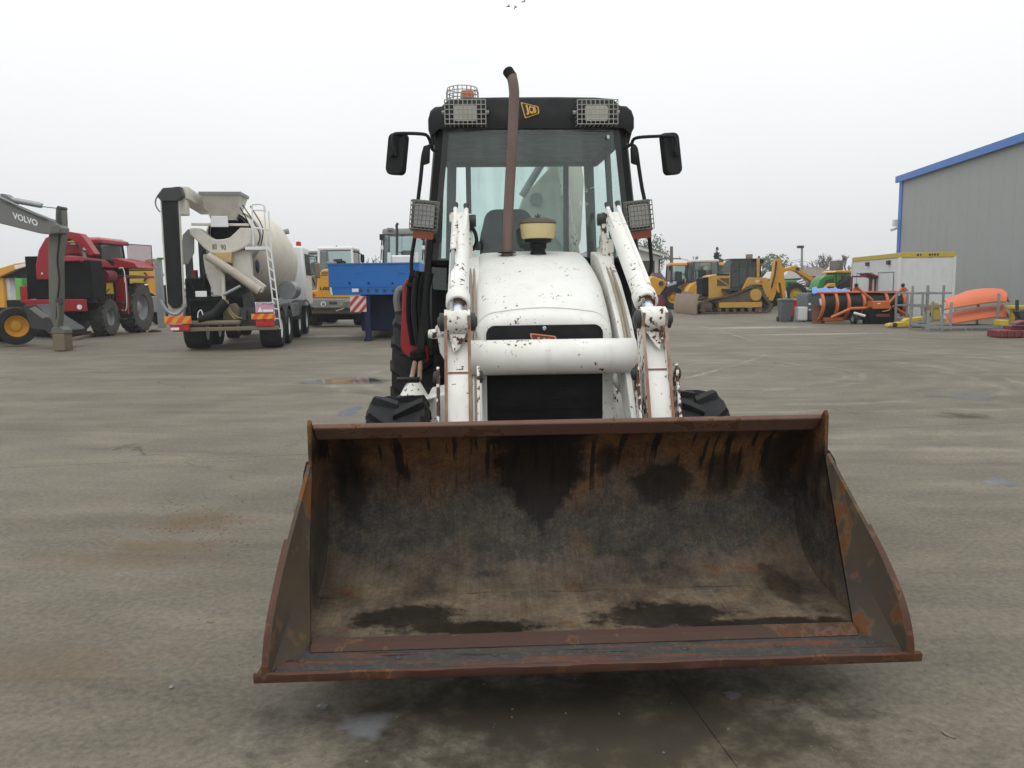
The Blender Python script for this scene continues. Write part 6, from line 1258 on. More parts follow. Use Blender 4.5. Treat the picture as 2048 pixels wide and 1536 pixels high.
a, b = curve(0, 1662), curve(0, 1703); G().box(a.x, b.x, a.y - .20, a.y - .08, .10, .24).build('bottom_rail', M['orange'], pl, 0.01); a, b = curve(0, 1785), curve(0, 1821); G().box(a.x, b.x, a.y - .20, a.y - .08, .10, .24).build('bottom_rail', M['orange'], pl, 0.01)
for p0, p1 in (((1662, 635), (1700, 618)), ((1800, 622), (1820, 634)), ((1786, 612), (1815, 633)), ((1700, 617), (1736, 616))): pt(S, [p0, p1], .15, .055, 'strut', 'orange', pl, 8)
pb(S, 1746, 1781, 602, 618, -.25, .5, 'valve_box', 'hatch_y' if False else 'orange', pl, 0.02); pb(S, 1755, 1761, 606, 608, -.255, .01, 'box_plate', 'letter_w', pl)
pp(S, [(1736, 650), (1736, 622), (1745, 614), (1782, 614), (1790, 630), (1788, 650)], -.2, .5, 'hitch_frame', 'black_matt', pl, 0.03); pb(S, 1752, 1780, 628, 634, -.24, .05, 'coupling_bar', 'dkred', pl)
pt(S, [(1745, 600), (1735, 592), (1722, 582), (1714, 573)], -.05, .045, 'marker_arm', 'orange', pl, 8); pt(S, [(1775, 610), (1792, 590), (1806, 575)], -.05, .045, 'marker_arm', 'orange', pl, 8)
for p in (1712.5, 1806): G().lathe([(0, -.075), (.045, -.06), (.075, 0), (.045, .06), (0, .075)], S.y(p, 570.5, -.05), 'z', 14).build('marker_ball', M['black'], pl); pp(S, [(p - 8, 582), (p - 4, 574), (p + 5, 574), (p + 12, 582)], 0, .03, 'marker_flag', 'salmon', pl)
pt(S, [(1765, 623), (1778, 620), (1782, 612)], -.28, .015, 'hose', 'ctn_y', pl, 6, 3); pt(S, [(1708, 626), (1730, 632)], -.1, .05, 'ram', 'letter_w', pl, 8)
wheel(pl, (S.y(1708, 640, .0).x, .0, .22), .22, .14, .12, M['grey'])
# dark red pallet frame standing behind the plough
D2 = Fr(*place(1738, 640), 0); rf = D2.root('equipment_rack', 'dark red steel frame with sloping cover in front of the container', 'frame')
for p, t_ in ((1704, 553), (1741, 549), (1751, 554), (1762, 558), (1768, 560)): G().tube([(D2.y(p, 600, 0).x, .1, 0), D2.y(p, t_, .1)], .04 if p != 1741 else .055, 6).build('post', M['dkred'], rf)
pt(D2, [(1704, 553), (1741, 553)], .1, .035, 'rail', 'dkred', rf, 6); pp(D2, [(1739, 546), (1745, 547), (1778, 560), (1774, 562), (1742, 551)], -.2, 1.0, 'cover', 'dkred', rf); pt(D2, [(1756, 570), (1768, 564)], .05, .05, 'brace', 'dkred', rf, 6); pt(D2, [(1741, 600), (1768, 600)], .1, .03, 'rail', 'dkred', rf, 6)
# galvanised racks
def rack(px0, px1, pyb, posts, rails, label, name='stillage', tilt_=0):
    f = Fr(*place((px0 + px1) / 2, pyb), 0); r_ = f.root(name, label, 'rack')
    for y in (0, 1.1):
        for p, t_ in posts: a = f.y(p, t_, 0); G().box(a.x - .032, a.x + .032, y - .032, y + .032, 0.02, a.z).build('post', M['steel'], r_, 0.006)
        for rz, ra, rb in rails: a, b = f.y(ra, rz, 0), f.y(rb, rz, 0); G().box(a.x, b.x, y - .03, y + .03, a.z - .035, a.z + .035).build('rail', M['steel'], r_, 0.004)
    for p, t_ in posts: a = f.y(p, pyb - 8, 0); G().box(a.x - .03, a.x + .03, .045, 1.055, a.z, a.z + .06).build('cross_rail', M['steel'], r_)
    return r_, f
rack(1822, 1905, 651, ((1823, 584), (1846, 586), (1857, 572), (1888, 570)), ((587, 1823, 1903), (612, 1823, 1888), (640, 1823, 1888)), 'grey galvanised rack leaning posts in front of the container')
r2, f2 = rack(1855, 2001, 662, ((1857, 622), (1884, 628), (1903, 604), (1998, 586)), ((655, 1857, 2001), (648, 1857, 1903)), 'low grey galvanised cradle carrying the two orange plough blades')
for p in (1930, 1942): pb(f2, p, p + 2, 657, 664, -.05, .1, 'foot', 'steel', r2)
# stacked orange blades
f3 = Fr(f2.o.x, f2.o.y, 0)
def blade(edge_top, edge_bot, label, endp):
    o_ = bpy.data.objects.new('plough_blade', None); col.objects.link(o_); o_.location = f2.o; tag(o_, label, 'plough blade', 'orange plough blades on the cradle')
    n_ = len(edge_top); rows = []
    for j in range(7):
        u = j / 6; rows.append([f2.y(*edge_top[i], .95 - .0).lerp(f2.y(*edge_bot[i], .25), u) + V((0, -.16 * math.sin(math.pi * u), .05 * math.sin(math.pi * u))) for i in range(n_)])
    back = [[p + V((0, .03, -.03)) for p in r_] for r_ in rows]
    G().loft(rows + back[::-1] + [rows[0]], closed=False).build('shell', M['salmon'], o_, smooth=60)
    ec = [r_[-1] for r_ in rows] + [rows[-1][-1] + V((.45, .6, -.02)), rows[0][-1] + V((.35, .5, -.22))]
    G().prism(ec, (.02, .03, 0)).build('end_plate', M['black'], o_); G().tube([rows[0][-1], rows[0][-1] + V((.35, .5, -.22)), rows[-1][-1] + V((.45, .6, -.02))], .035, 8).build('end_rim', M['salmon'], o_)
    G().tube(rows[-1], .025, 8).build('edge_bead', M['orange'], o_)
blade([(1888, 600), (1912, 590), (1935, 581), (1960, 577), (1985, 576), (2003, 578)], [(1889, 619), (1915, 614), (1940, 610), (1965, 606), (1990, 603), (2013, 603)], 'upper of the two faded orange plough blades', 0)
blade([(1889, 627), (1912, 622), (1935, 617), (1960, 613), (1985, 611), (2005, 611)], [(1889, 650), (1915, 645), (1940, 641), (1965, 637), (1990, 634), (2013, 635)], 'lower of the two faded orange plough blades', 0)
# yellow attachments lying about
Y1 = Fr(*place(1815, 656), 0); ya = Y1.root('yellow_attachment', 'long yellow steel arm lying flat in front of the galvanised rack', 'attachment')
pp(Y1, [(1777, 653), (1780, 648), (1805, 644), (1830, 643), (1850, 648), (1849, 655), (1815, 653), (1800, 655)], 0, .35, 'arm', 'ctn_y', ya, 0.02); pp(Y1, [(1808, 643), (1816, 637), (1852, 633), (1853, 639), (1830, 643)], .1, .3, 'upper_arm', 'ctn_y', ya, 0.02)
for p in (1790, 1840): G().lathe([(0, -.02), (.08, -.02), (.08, .4), (0, .4)], Y1.y(p, 650, 0), 'y', 12).build('pin', M['dkgrey'], ya)
Y2 = Fr(*place(1865, 650), 0); yc = Y2.root('yellow_attachment', 'upright yellow bracket standing behind the galvanised cradle', 'attachment')
pb(Y2, 1848, 1886, 611, 616, .5, .3, 'top_plate', 'ctn_y', yc); pp(Y2, [(1852, 616), (1862, 605), (1878, 606), (1884, 640), (1876, 650), (1850, 650)], .55, .15, 'web', 'ctn_y', yc, 0.02); pb(Y2, 1856, 1862, 625, 632, .52, .05, 'hole', 'black_matt', yc)
Y3 = Fr(*place(2045, 668), 0); yd = Y3.root('yellow_attachment', 'yellow and black cultivator at the right edge behind the blades', 'attachment')
pb(Y3, 2024, 2085, 611, 619, 1.6, .4, 'beam', 'ctn_y', yd, 0.02); pp(Y3, [(2028, 619), (2036, 619), (2042, 640), (2034, 650), (2024, 648)], 1.7, .2, 'leg', 'ctn_y', yd, 0.02); pp(Y3, [(2036, 622), (2060, 618), (2075, 640), (2050, 655)], 1.0, .3, 'hood', 'dkgrey', yd, 0.03); pb(Y3, 2003, 2018, 640, 652, .7, .4, 'foot', 'ctn_y', yd, 0.02); pt(Y3, [(2034, 600), (2034, 650)], 1.2, .05, 'post', 'dkgrey', yd)
Y4 = Fr(*place(2030, 676), 0); dr = Y4.root('harrow', 'dark red steel harrow lying on the ground at the right edge', 'harrow')
pb(Y4, 1999, 2080, 660, 675, 0, .6, 'frame', 'dkred', dr, 0.02); pb(Y4, 2022, 2080, 651, 660, .3, .4, 'upper_beam', 'dkred', dr, 0.02); pp(Y4, [(2030, 648), (2050, 640), (2070, 648)], .1, .3, 'hitch', 'dkred', dr, 0.02)
for k in range(5): pb(Y4, 2003 + k * 14, 2006 + k * 14, 661, 676, -.04, .04, 'tine', 'rust', dr)

# ================================================================ crawler dozer
Dz = Fr(*place(1475, 627.5), 4)
dz = Dz.root('bulldozer', 'mustard yellow crawler bulldozer with lowered blade, seen from the side', 'bulldozer')
loop = [(1404, 627), (1536, 627), (1543, 620), (1546, 611), (1530, 590), (1524, 578), (1517, 573), (1507, 573), (1490, 581), (1450, 595), (1430, 598), (1412, 602), (1403, 608), (1401, 617)]
def tracks(y):
    P = [Dz.y(a, b, 0) for a, b in loop]; P = [V((p.x, 0, max(p.z, 0.02))) for p in P]; c = sum(P, V()) / len(P)
    inn = [c + (p - c) * .90 for p in P]; n_ = len(P)
    g = G(); g.add([p + V((0, y, 0)) for p in P] + [p + V((0, y, 0)) for p in inn] + [p + V((0, y + .56, 0)) for p in P] + [p + V((0, y + .56, 0)) for p in inn],
        [f for i in range(n_) for f in ((i, (i + 1) % n_, (i + 1) % n_ + n_, i + n_), (i + 2 * n_, i + 3 * n_, (i + 1) % n_ + 3 * n_, (i + 1) % n_ + 2 * n_), (i, i + 2 * n_, (i + 1) % n_ + 2 * n_, (i + 1) % n_), (i + n_, (i + 1) % n_ + n_, (i + 1) % n_ + 3 * n_, i + 3 * n_))])
    tk = g.build('track', M['track'], dz, smooth=0)
    L_ = [0]
    for i in range(n_): L_.append(L_[-1] + (P[(i + 1) % n_] - P[i]).length)
    m_ = None; N = 44
    for k in range(N):
        s_ = L_[-1] * k / N; i = max(j for j in range(n_) if L_[j] <= s_); t_ = (s_ - L_[i]) / (L_[i + 1] - L_[i]); a, b = P[i], P[(i + 1) % n_]; p = a.lerp(b, t_); d_ = (b - a).normalized(); an = math.atan2(-d_.z, d_.x)
        if m_ is None: m_ = G().box(-.055, .055, -.02, .58, -.045, .0).mesh('track_shoe', 0); m_.materials.append(M['track'])
        o_ = mobj('track_shoe', m_, None, tk, loc=(p.x, y, p.z)); o_.rotation_euler = (0, an, 0)
        if o_.location.z < .06: o_.location.z = .046
    return tk
for y in (0, 1.75): tracks(y)
for y in (-.01, 1.74):
    sp_ = Dz.y(1512, 589.5, 0); G().lathe([(0, 0), (.30, 0), (.32, .05), (.32, .5), (0, .5)], (sp_.x, y, sp_.z), 'y', 20).build('sprocket', M['dozer_y'], dz)
    id_ = Dz.y(1416, 613, 0); G().lathe([(0, 0), (.18, 0), (.26, .05), (.26, .5), (0, .5)], (id_.x, y + .03, id_.z), 'y', 20).build('idler', M['track'], dz)
    a, b = Dz.y(1438, 616, 0), Dz.y(1524, 604, 0); G().box(a.x, b.x, y + .0, y + .5, a.z, b.z).build('track_frame', M['dozer_y'], dz, 0.02)
    for p in (1440, 1455, 1470, 1485, 1500, 1515): q = Dz.y(p, 620, 0); G().lathe([(0, 0), (.10, 0), (.10, .5), (0, .5)], (q.x, y + .04, q.z), 'y', 12).build('roller', M['track'], dz)
    pl_ = [Dz.y(a, b, 0) for a, b in ((1425, 604), (1500, 581), (1520, 585), (1524, 604))]; G().prism([V((p.x, y + .08, p.z)) for p in pl_], (0, .4, 0)).build('side_plate', M['track'], dz)
pp(Dz, [(1417, 553), (1425, 550), (1461, 546), (1461, 592), (1455, 598), (1417, 598)], .62, 1.1, 'engine_hood', 'dozer_y', dz, 0.03); pp(Dz, [(1405, 557), (1417, 554), (1417, 593), (1406, 590)], .62, 1.1, 'radiator', 'black_matt', dz, 0.01)
pb(Dz, 1434, 1459, 556, 572, .605, .02, 'engine_opening', 'track', dz); pt(Dz, [(1434, 556), (1459, 573)], .59, .03, 'brace', 'dozer_y', dz, 6); pb(Dz, 1433, 1459, 547, 551, .60, .02, 'model_plate', 'black', dz)
pp(Dz, [(1461, 578), (1461, 530), (1466, 521), (1503, 519), (1504, 560), (1490, 566), (1478, 578)], .60, 1.15, 'cab', 'dkgrey', dz, 0.03)
for quad in (((1464, 576), (1464, 531), (1468, 524), (1477, 524), (1477, 572)), ((1479, 571), (1479, 524), (1492, 523), (1492, 562)), ((1497, 556), (1497, 525), (1511, 524), (1511, 553))):
    G().prism([Dz.y(a, b, .56) for a, b in quad], (0, .03, 0)).build('cab_window', M['glass_bg'], dz)
pb(Dz, 1503, 1523, 519, 556, .7, 1.0, 'rear_cab', 'black', dz, 0.03); pb(Dz, 1513, 1520, 516, 554, .58, .15, 'rops_post', 'dozer_y', dz, 0.01); pb(Dz, 1462, 1524, 516.5, 520, .6, 1.15, 'cab_roof', 'dkgrey', dz, 0.03)
pb(Dz, 1495, 1506, 508, 517, .9, .3, 'beacon_box', 'blade', dz, 0.03); pb(Dz, 1522, 1528, 518, 526, .8, .25, 'rear_lamp', 'black', dz, 0.02); pt(Dz, [(1518, 512), (1518, 517)], .7, .05, 'beacon', 'dkgrey', dz)
pp(Dz, [(1484, 581), (1495, 557), (1499, 555), (1534, 555), (1540, 567), (1541, 592), (1532, 600), (1524, 570), (1500, 570)], .45, 1.4, 'fender', 'dozer_y', dz, 0.03)
ptext(Dz, 'CAT', 1510, 560, 1519, 565, .445, 'letter_w', dz, 0.05); pp(Dz, [(1520, 565.5), (1523, 560.5), (1526, 565.5)], .44, .006, 'emblem', 'sign_r', dz)
pb(Dz, 1448, 1480, 577, 582, .2, .5, 'step', 'dkgrey', dz); pb(Dz, 1390, 1405, 602, 617, .7, .5, 'push_arm', 'dozer_y', dz, 0.02); pt(Dz, [(1386, 600), (1412, 585)], .8, .06, 'lift_ram', 'dkgrey', dz); pb(Dz, 1388, 1420, 598, 606, .9, .6, 'c_frame', 'dkgrey', dz)
# blade: a wide curved plate across the machine
bx, zt = Dz.y(1388, 588, .0).x, Dz.y(1388, 588, 0).z
g = G(); g.loft([[V((bx - .10 + .07 * (2 * t_ - 1) ** 2 - (1 - t_) * .10, y, .03 + (zt - .03) * t_)) for t_ in [k / 8 for k in range(9)]] + [V((bx - .02 + .07 * (2 * t_ - 1) ** 2 - (1 - t_) * .10, y, .03 + (zt - .03) * t_)) for t_ in [k / 8 for k in range(8, -1, -1)]] for y in (-.8, .9, 3.2)]); blz = g.build('blade', M['blade'], dz, smooth=50)
G().box(bx - .09, bx - .03, -.81, 3.21, .02, .16).build('cutting_edge', M['bar_rust'], blz); G().box(bx - .03, bx + .05, .2, 2.2, zt - .02, zt + .12).build('spill_guard', M['blade'], blz)
# ================================================================ other yellow machines behind the dozer
A1 = Fr(*place(1352, 619), 0); l1 = A1.root('wheel_loader', 'yellow wheel loader with navy lifting arm behind the bulldozer blade', 'wheel loader')
a, b = A1.y(1342, 562, 1), A1.y(1384, 528, 1); cabin(l1, a.x, b.x, 1.0, 2.6, a.z, b.z - .08, 'dkgrey', 'yellow', 'glass_bg', .04, .05, .09, 0, .18, .05)
pb(A1, 1377, 1384, 532, 572, .95, .2, 'rear_post', 'yellow', l1, 0.02); pp(A1, [(1362, 575), (1372, 558), (1384, 556), (1384, 592), (1362, 592)], .9, 1.8, 'engine_hood', 'yellow', l1, 0.04)
pp(A1, [(1322, 592), (1330, 572), (1352, 564), (1368, 560), (1370, 566), (1352, 576), (1340, 590), (1330, 600)], .6, .3, 'lifting_arm', 'dkblue', l1, 0.02); o = A1.y(1334, 573.5, .59); text('lettering', 'LIEBHERR', o, A1.y(1353.5, 568, .59) - o, V((0, 0, .15)), M['letter_w'], l1, .005, .03)
pp(A1, [(1298, 560), (1306, 552), (1332, 562), (1332, 572), (1320, 590), (1300, 600)], .5, 1.8, 'front_linkage', 'yellow', l1, 0.04); pb(A1, 1350, 1380, 590, 604, 1.0, 1.6, 'frame', 'black_matt', l1); G().lathe([(0, -.1), (.15, -.1), (.15, .05), (0, .05)], A1.y(1322, 567, .5), 'y', 12).build('pin', M['dkgrey'], l1)
for p in (1345, 1390):
    for y in (.8, 2.6): wheel(l1, (A1.y(p, 600, .8).x, y, .72), .72, .5, .36, M['yellow'], 0, .04, yaw=R(90))
pb(A1, 1312, 1326, 590, 612, .2, .2, 'bucket_edge', 'dkred', l1); pb(A1, 1295, 1330, 598, 619, .3, 2.2, 'bucket', 'dkred', l1, 0.05); pb(A1, 1338, 1342, 531, 541, .9, .1, 'mirror', 'black', l1, 0.02)
A2 = Fr(*place(1415, 621), 0); l2 = A2.root('yellow_backhoe', 'orange-yellow backhoe loader with tall cream-roofed cab behind the bulldozer', 'backhoe loader')
a, b = A2.y(1386, 566, 1), A2.y(1438, 522, 1); cabin(l2, a.x, b.x, 1.0, 2.7, a.z, b.z - .05, 'dkgrey', 'sign_w', 'glass_bg', .05, .05, .09, 0, .16, .06)
pp(A2, [(1372, 590), (1378, 575), (1388, 565), (1408, 560), (1408, 592)], .7, 1.0, 'bonnet', 'yellow', l2, 0.04); o = A2.y(1390.5, 577.5, .69); text('lettering', 'JCB', o, A2.y(1404.5, 571, .69) - o, V((0, 0, .18)), M['letter_w'], l2, .005, .05)
pb(A2, 1375, 1440, 590, 606, .9, 1.6, 'chassis', 'black_matt', l2)
for p, r_ in ((1382, .45), (1432, .75)):
    for y in (.6, 2.3): wheel(l2, (A2.y(p, 600, .8).x, y, r_), r_, .4, r_ * .5, M['grey'], 0, .04, yaw=R(90))
A3 = Fr(*place(1440, 617), 0); l3 = A3.root('yellow_loader', 'yellow loader with low cab directly behind the bulldozer bonnet', 'loader')
a, b = A3.y(1410, 556, 1), A3.y(1468, 530, 1); cabin(l3, a.x, b.x, 1.0, 2.7, a.z, b.z - .02, 'yellow', 'yellow', 'glass_bg', .10, .05, .10, 0, .20, .05)
pb(A3, 1405, 1475, 556, 590, .8, 1.8, 'body', 'yellow', l3, 0.05); pb(A3, 1405, 1475, 588, 604, .9, 1.6, 'chassis', 'black_matt', l3); G().lathe([(0, 0), (.14, 0), (.14, .08), (0, .08)], A3.y(1412, 536, .8), 'y', 14).build('mirror', M['letter_w'], l3)
for p in (1415, 1465):
    for y in (.8, 2.4): wheel(l3, (A3.y(p, 600, .8).x, y, .6), .6, .4, .3, M['grey'], 0, .04, yaw=R(90))
A4 = Fr(*place(1557, 620), 0); l4 = A4.root('backhoe_arm_machine', 'yellow backhoe with its folded arm raised, right of the bulldozer', 'backhoe loader')
pp(A4, [(1550.5, 518), (1561, 517), (1564, 528), (1568, 545), (1574, 596), (1566, 598), (1561, 566), (1556, 566), (1551, 590), (1546, 602), (1537, 600), (1541, 570), (1547, 545)], 0, .4, 'folded_arm', 'yellow', l4, 0.02)
pt(A4, [(1553, 522), (1550, 548), (1543, 575)], -.05, .05, 'ram', 'dkgrey', l4); pt(A4, [(1571, 582), (1573, 595)], -.03, .05, 'ram_rod', 'letter_w', l4); pb(A4, 1520, 1555, 565, 606, .5, 1.6, 'body', 'yellow', l4, 0.05); pb(A4, 1535, 1565, 596, 612, .1, .8, 'swing_post', 'black_matt', l4)
for y in (.5, 2.2): wheel(l4, (A4.y(1530, 600, .8).x, y, .7), .7, .4, .35, M['grey'], 0, .04, yaw=R(90))
A5 = Fr(*place(1600, 614), 0); l5 = A5.root('excavator_boom_machine', 'yellow excavator boom bent downwards above the green tractors', 'excavator')
pp(A5, [(1569, 537), (1590, 531), (1595, 533), (1604, 541), (1632, 559), (1622, 562), (1593, 543), (1585, 541), (1570, 543)], 0, .5, 'boom', 'yellow', l5, 0.02); pp(A5, [(1563, 534), (1571, 536), (1571, 544), (1566, 545), (1560, 590), (1553, 592)], .05, .4, 'stick', 'yellow', l5, 0.02)
pp(A5, [(1622, 561), (1638, 555), (1640, 572), (1626, 576), (1615, 572)], .0, .6, 'bucket', 'dkgrey', l5, 0.03); G().lathe([(0, -.05), (.12, -.05), (.12, .55), (0, .55)], A5.y(1595, 538, 0), 'y', 12).build('pivot_pin', M['dkgrey'], l5); pp(A5, [(1628, 552), (1640, 553), (1642, 565), (1632, 562)], .1, .4, 'red_link', 'red', l5)
pb(A5, 1548, 1578, 585, 612, .0, 1.5, 'undercarriage', 'black_matt', l5, 0.05)
# green tractors
def tractor(px, py, x0, x1, ytop, ysill, label, wheel_px, wr, y=0, sc_=1):
    f = Fr(*place(px, py), 0); r_ = f.root('green_tractor', label, 'tractor', 'green tractors parked behind the bins')
    a, b = f.y(x0, ysill, 1), f.y(x1, ytop, 1); cabin(r_, a.x, b.x, .9, 2.4, a.z, b.z - .12, 'green', 'green', 'glass_bg', .05, .05, .11, 0, .16, .05)
    return f, r_
f, t1 = tractor(1590, 612, 1571, 1594, 562, 582, 'small green tractor with open cab behind the red bin', 0, 0)
pp(f, [(1594, 584), (1600, 576), (1622, 580), (1640, 572), (1642, 580), (1620, 592), (1598, 594)], .8, .8, 'bonnet', 'green', t1, 0.03); pb(f, 1572, 1620, 585, 602, 1.0, 1.2, 'chassis', 'black_matt', t1)
for y in (.6, 2.3): wheel(t1, (f.y(1588, 600, .8).x, y, .75), .75, .4, .42, M['ctn_y'], 16, .06, yaw=R(90)); wheel(t1, (f.y(1625, 600, .8).x, y, .45), .45, .3, .25, M['ctn_y'], 12, .04, yaw=R(90))
for k in range(3): pt(f, [(1594 + k * 5, 564 + k * 3), (1606 + k * 4, 560 + k * 4)], .5, .06, 'fork', 'letter_w', t1)
pp(f, [(1554, 590), (1562, 574), (1566, 578), (1560, 598)], .5, .4, 'front_weight', 'green', t1); pb(f, 1598, 1610, 566, 574, .7, .5, 'seat', 'dkred', t1)
f, t2 = tractor(1665, 626, 1672, 1708, 545, 578, 'large green tractor with cream roof beside the white container', 0, 0)
pp(f, [(1634, 578), (1640, 560), (1650, 552), (1672, 550), (1672, 580)], .9, 1.2, 'loader_frame', 'green', t2, 0.03); pp(f, [(1646, 574), (1652, 560), (1668, 556), (1669, 574)], .86, .04, 'frame_opening', 'dkgrey', t2); pp(f, [(1652, 574), (1660, 567), (1671, 566), (1672, 574)], .5, .4, 'beacon_cover', 'yellow', t2, 0.03)
pp(f, [(1668, 545), (1674, 541), (1710, 540), (1710, 546)], .8, 1.7, 'roof_cap', 'hatch_y', t2, 0.03); pb(f, 1640, 1705, 580, 612, 1.0, 1.3, 'chassis', 'black_matt', t2)
for y in (.7, 2.4): wheel(t2, (f.y(1692, 610, .8).x, y, .85), .85, .45, .45, M['ctn_y'], 16, .06, yaw=R(90)); wheel(t2, (f.y(1650, 610, .8).x, y, .55), .55, .35, .3, M['ctn_y'], 14, .04, yaw=R(90))
# ================================================================ houses, poles, wires
H1 = Fr(W0.y(1280, 580, 62).x, 62, 0); hs = H1.root('white_house', 'white rendered house with a pitched roof behind the loader', 'house')
def hq(px, py, y=0): return H1.y(px, py, y)
wl0, wr0 = hq(1200, 560).x, hq(1318, 560).x; rid = hq(1240, 481); ev = hq(1318, 513).z; 
G().prism([(wl0, 0, 0), (wr0, 0, 0), (wr0, 0, ev), (rid.x, 0, rid.z - .1), (wl0, 0, ev + .6)], (0, 9, 0)).build('wall', M['house'], hs)
e1 = hq(1331, 509); e2 = hq(1170, 506)
for a, b in ((rid, e1), (rid, e2)): G().prism([(a.x, -.5, a.z), (b.x, -.5, b.z), (b.x, -.5, b.z - .22), (a.x, -.5, a.z - .3)], (0, 10, 0)).build('roof', M['roof_b'] if False else M['house'], hs); G().prism([(a.x, -.55, a.z + .06), (b.x, -.55, b.z + .06), (b.x, -.55, b.z), (a.x, -.55, a.z)], (0, 10.1, 0)).build('roof_tiles', M['roof_b'], hs)
G().prism([(wr0, -.3, ev), (wr0 + .6, -.3, ev + .05), (wr0 + .6, -.3, ev + .25), (wr0 - .2, -.3, ev + .4)], (0, 9.5, 0)).build('eave_box', M['house'], hs)
pt(H1, [(1331, 513), (1326, 517), (1319, 519), (1318, 560)], -.1, .06, 'down_pipe', 'dkgrey', hs, 6)
wn = hq(1296, 540); G().box(wn.x - .5, wn.x + .5, -.03, .0, wn.z - .7, wn.z + .7).build('window', M['dkgrey'], hs)
H2 = Fr(W0.y(1310, 580, 57).x, 57, 0); sh_ = H2.root('shed', 'low shed with a grey slate roof beside the white house', 'shed')
G().prism([H2.y(*p, 0) for p in ((1300, 558), (1306, 546), (1322, 545), (1330, 557))], (0, 4, 0)).build('roof', M['roof_b'], sh_); a, b = H2.y(1302, 557, .2), H2.y(1328, 557, .2); G().box(a.x, b.x, .2, 3.8, 0, a.z).build('wall', M['house'], sh_)
H3 = Fr(W0.y(1650, 575, 78).x, 78, 0); h3 = H3.root('brown_roofed_house', 'distant house with a broad brown hipped roof and chimney', 'house')
P = [H3.y(*p, 0) for p in ((1606, 552), (1631, 533), (1672, 532), (1700, 552))]; g = G(); dpt = 9
g.add([P[0], P[3], P[3] + V((0, dpt, 0)), P[0] + V((0, dpt, 0)), P[1] + V((0, dpt / 2, 0)), P[2] + V((0, dpt / 2, 0))], [(0, 1, 5, 4), (2, 3, 4, 5), (1, 2, 5), (3, 0, 4), (0, 3, 2, 1)]); rf_ = g.build('roof', M['roof_b'], h3, smooth=0)
a = H3.y(1674, 536, 4.5); G().box(a.x - .5, a.x + .5, 4.2, 5.2, a.z - 1, a.z + .75).build('chimney', M['roof_b'], rf_); G().box(P[0].x + .6, P[3].x - .6, .6, dpt - .6, 0, P[0].z + .05).build('wall', M['house'], h3)
H4 = Fr(W0.y(1580, 575, 70).x, 70, 0); h4 = H4.root('white_gabled_shed', 'pale gabled outbuilding behind the excavator boom', 'shed')
G().prism([H4.y(*p, 0) for p in ((1566, 580), (1566, 556), (1578, 541), (1590, 541), (1602, 556), (1602, 580))], (0, 6, 0)).build('wall', M['house'], h4); pp(H4, [(1562, 558), (1604, 556), (1604, 559), (1562, 561)], -.2, 6.4, 'eave', 'dkgrey', h4)
def pole(px, pyt, pyb, Y, r_, mat, label, name, cat, arm=True):
    f = Fr(W0.y(px, pyb, Y).x, Y, 0); o_ = f.root(name, label, cat); t_ = f.y(px, pyt, 0); G().tube([(0, 0, 0), (t_.x, 0, t_.z)], [r_, r_ * .7], 8).build('shaft', M[mat], o_)
    return f, o_, t_
f, o_, tpp = pole(1343, 493, 575, 60, .16, 'wood', 'dark wooden utility pole beside the white house', 'utility_pole', 'pole')
G().bar((tpp.x - .7, 0, tpp.z - .9), (tpp.x + .7, 0, tpp.z - .9), .1, .1).build('cross_arm', M['wood'], o_)
for k in (-.6, 0, .6): G().lathe([(0, 0), (.05, 0), (.05, .15), (0, .17)], (tpp.x + k, 0, tpp.z - .85), 'z', 8).build('insulator', M['letter_w'], o_)
f2_, o2_, tl_ = pole(1604, 495, 580, 64, .12, 'steel', 'slim grey lamp post above the green tractors', 'lamp_post', 'lamp post')
G().box(tl_.x - .35, tl_.x + .1, -.2, .2, tl_.z - .05, tl_.z + .15).build('lamp_head', M['dkgrey'], o2_, 0.03)
A_, B_ = V((f.o.x, 60, tpp.z - .7)), V((f2_.o.x, 64, tl_.z - .9)); far = W0.y(1760, 536, 70); far.z = tl_.z - 2.0
for k, (dx, dz_) in enumerate(((-.6, 0), (.6, -.15))):
    pts = [A_ + V((dx, 0, dz_))]; 
    for (p, q) in ((A_, B_), (B_, V((26, 66, tl_.z - 1.2)))):
        for i in range(1, 11): u = i / 10; pts.append(p.lerp(q, u) + V((dx * (1 - u), 0, dz_ - 1.1 * 4 * u * (1 - u) * .5)))
    tag(G().tube(pts, .014, 4).build('overhead_wire', M['dkgrey']), ('upper overhead wire strung from the utility pole', 'lower overhead wire strung from the utility pole')[k], 'wire')
# ================================================================ trees
def bare_tree(px, Y, h, label, seed, dens=1.0, grp='bare trees on the skyline'):
    rnd = random.Random(seed); f = Fr(W0.y(px, 575, Y).x, Y, rnd.uniform(0, 300)); r_ = f.root('bare_tree', label, 'tree', grp); tg, bg = G(), G()
    def grow(p, d, l, r, lev):
        q = p + d * l; (tg if lev < 2 else bg).tube([p, p + d * l * .5 + V((rnd.gauss(0, 1), rnd.gauss(0, 1), 0)) * l * .05, q], [r, r * .85, r * .65], 4, cap=False)
        if lev >= 5: return
        for _ in range(3 if lev < 4 else int(3 * dens)):
            n = (d + V((rnd.gauss(0, .42), rnd.gauss(0, .42), rnd.uniform(.0, .35)))).normalized(); grow(p.lerp(q, rnd.uniform(.55, 1)), n, l * rnd.uniform(.55, .8), max(r * .6, .018), lev + 1)
    grow(V((0, 0, 0)), V((0, 0, 1)), h * .3, h * .022, 0)
    tg.build('trunk', M['bark'], r_); bg.build('crown', M['bark'], r_)
bare_tree(741, 60, 5.0, 'pale leafless tree between yellow loader and blue trailer', 1); bare_tree(725, 64, 4.6, 'leafless sapling just right of the yellow loader cab', 2); bare_tree(757, 66, 5.0, 'leafless tree touching the white backhoe mirror', 3)
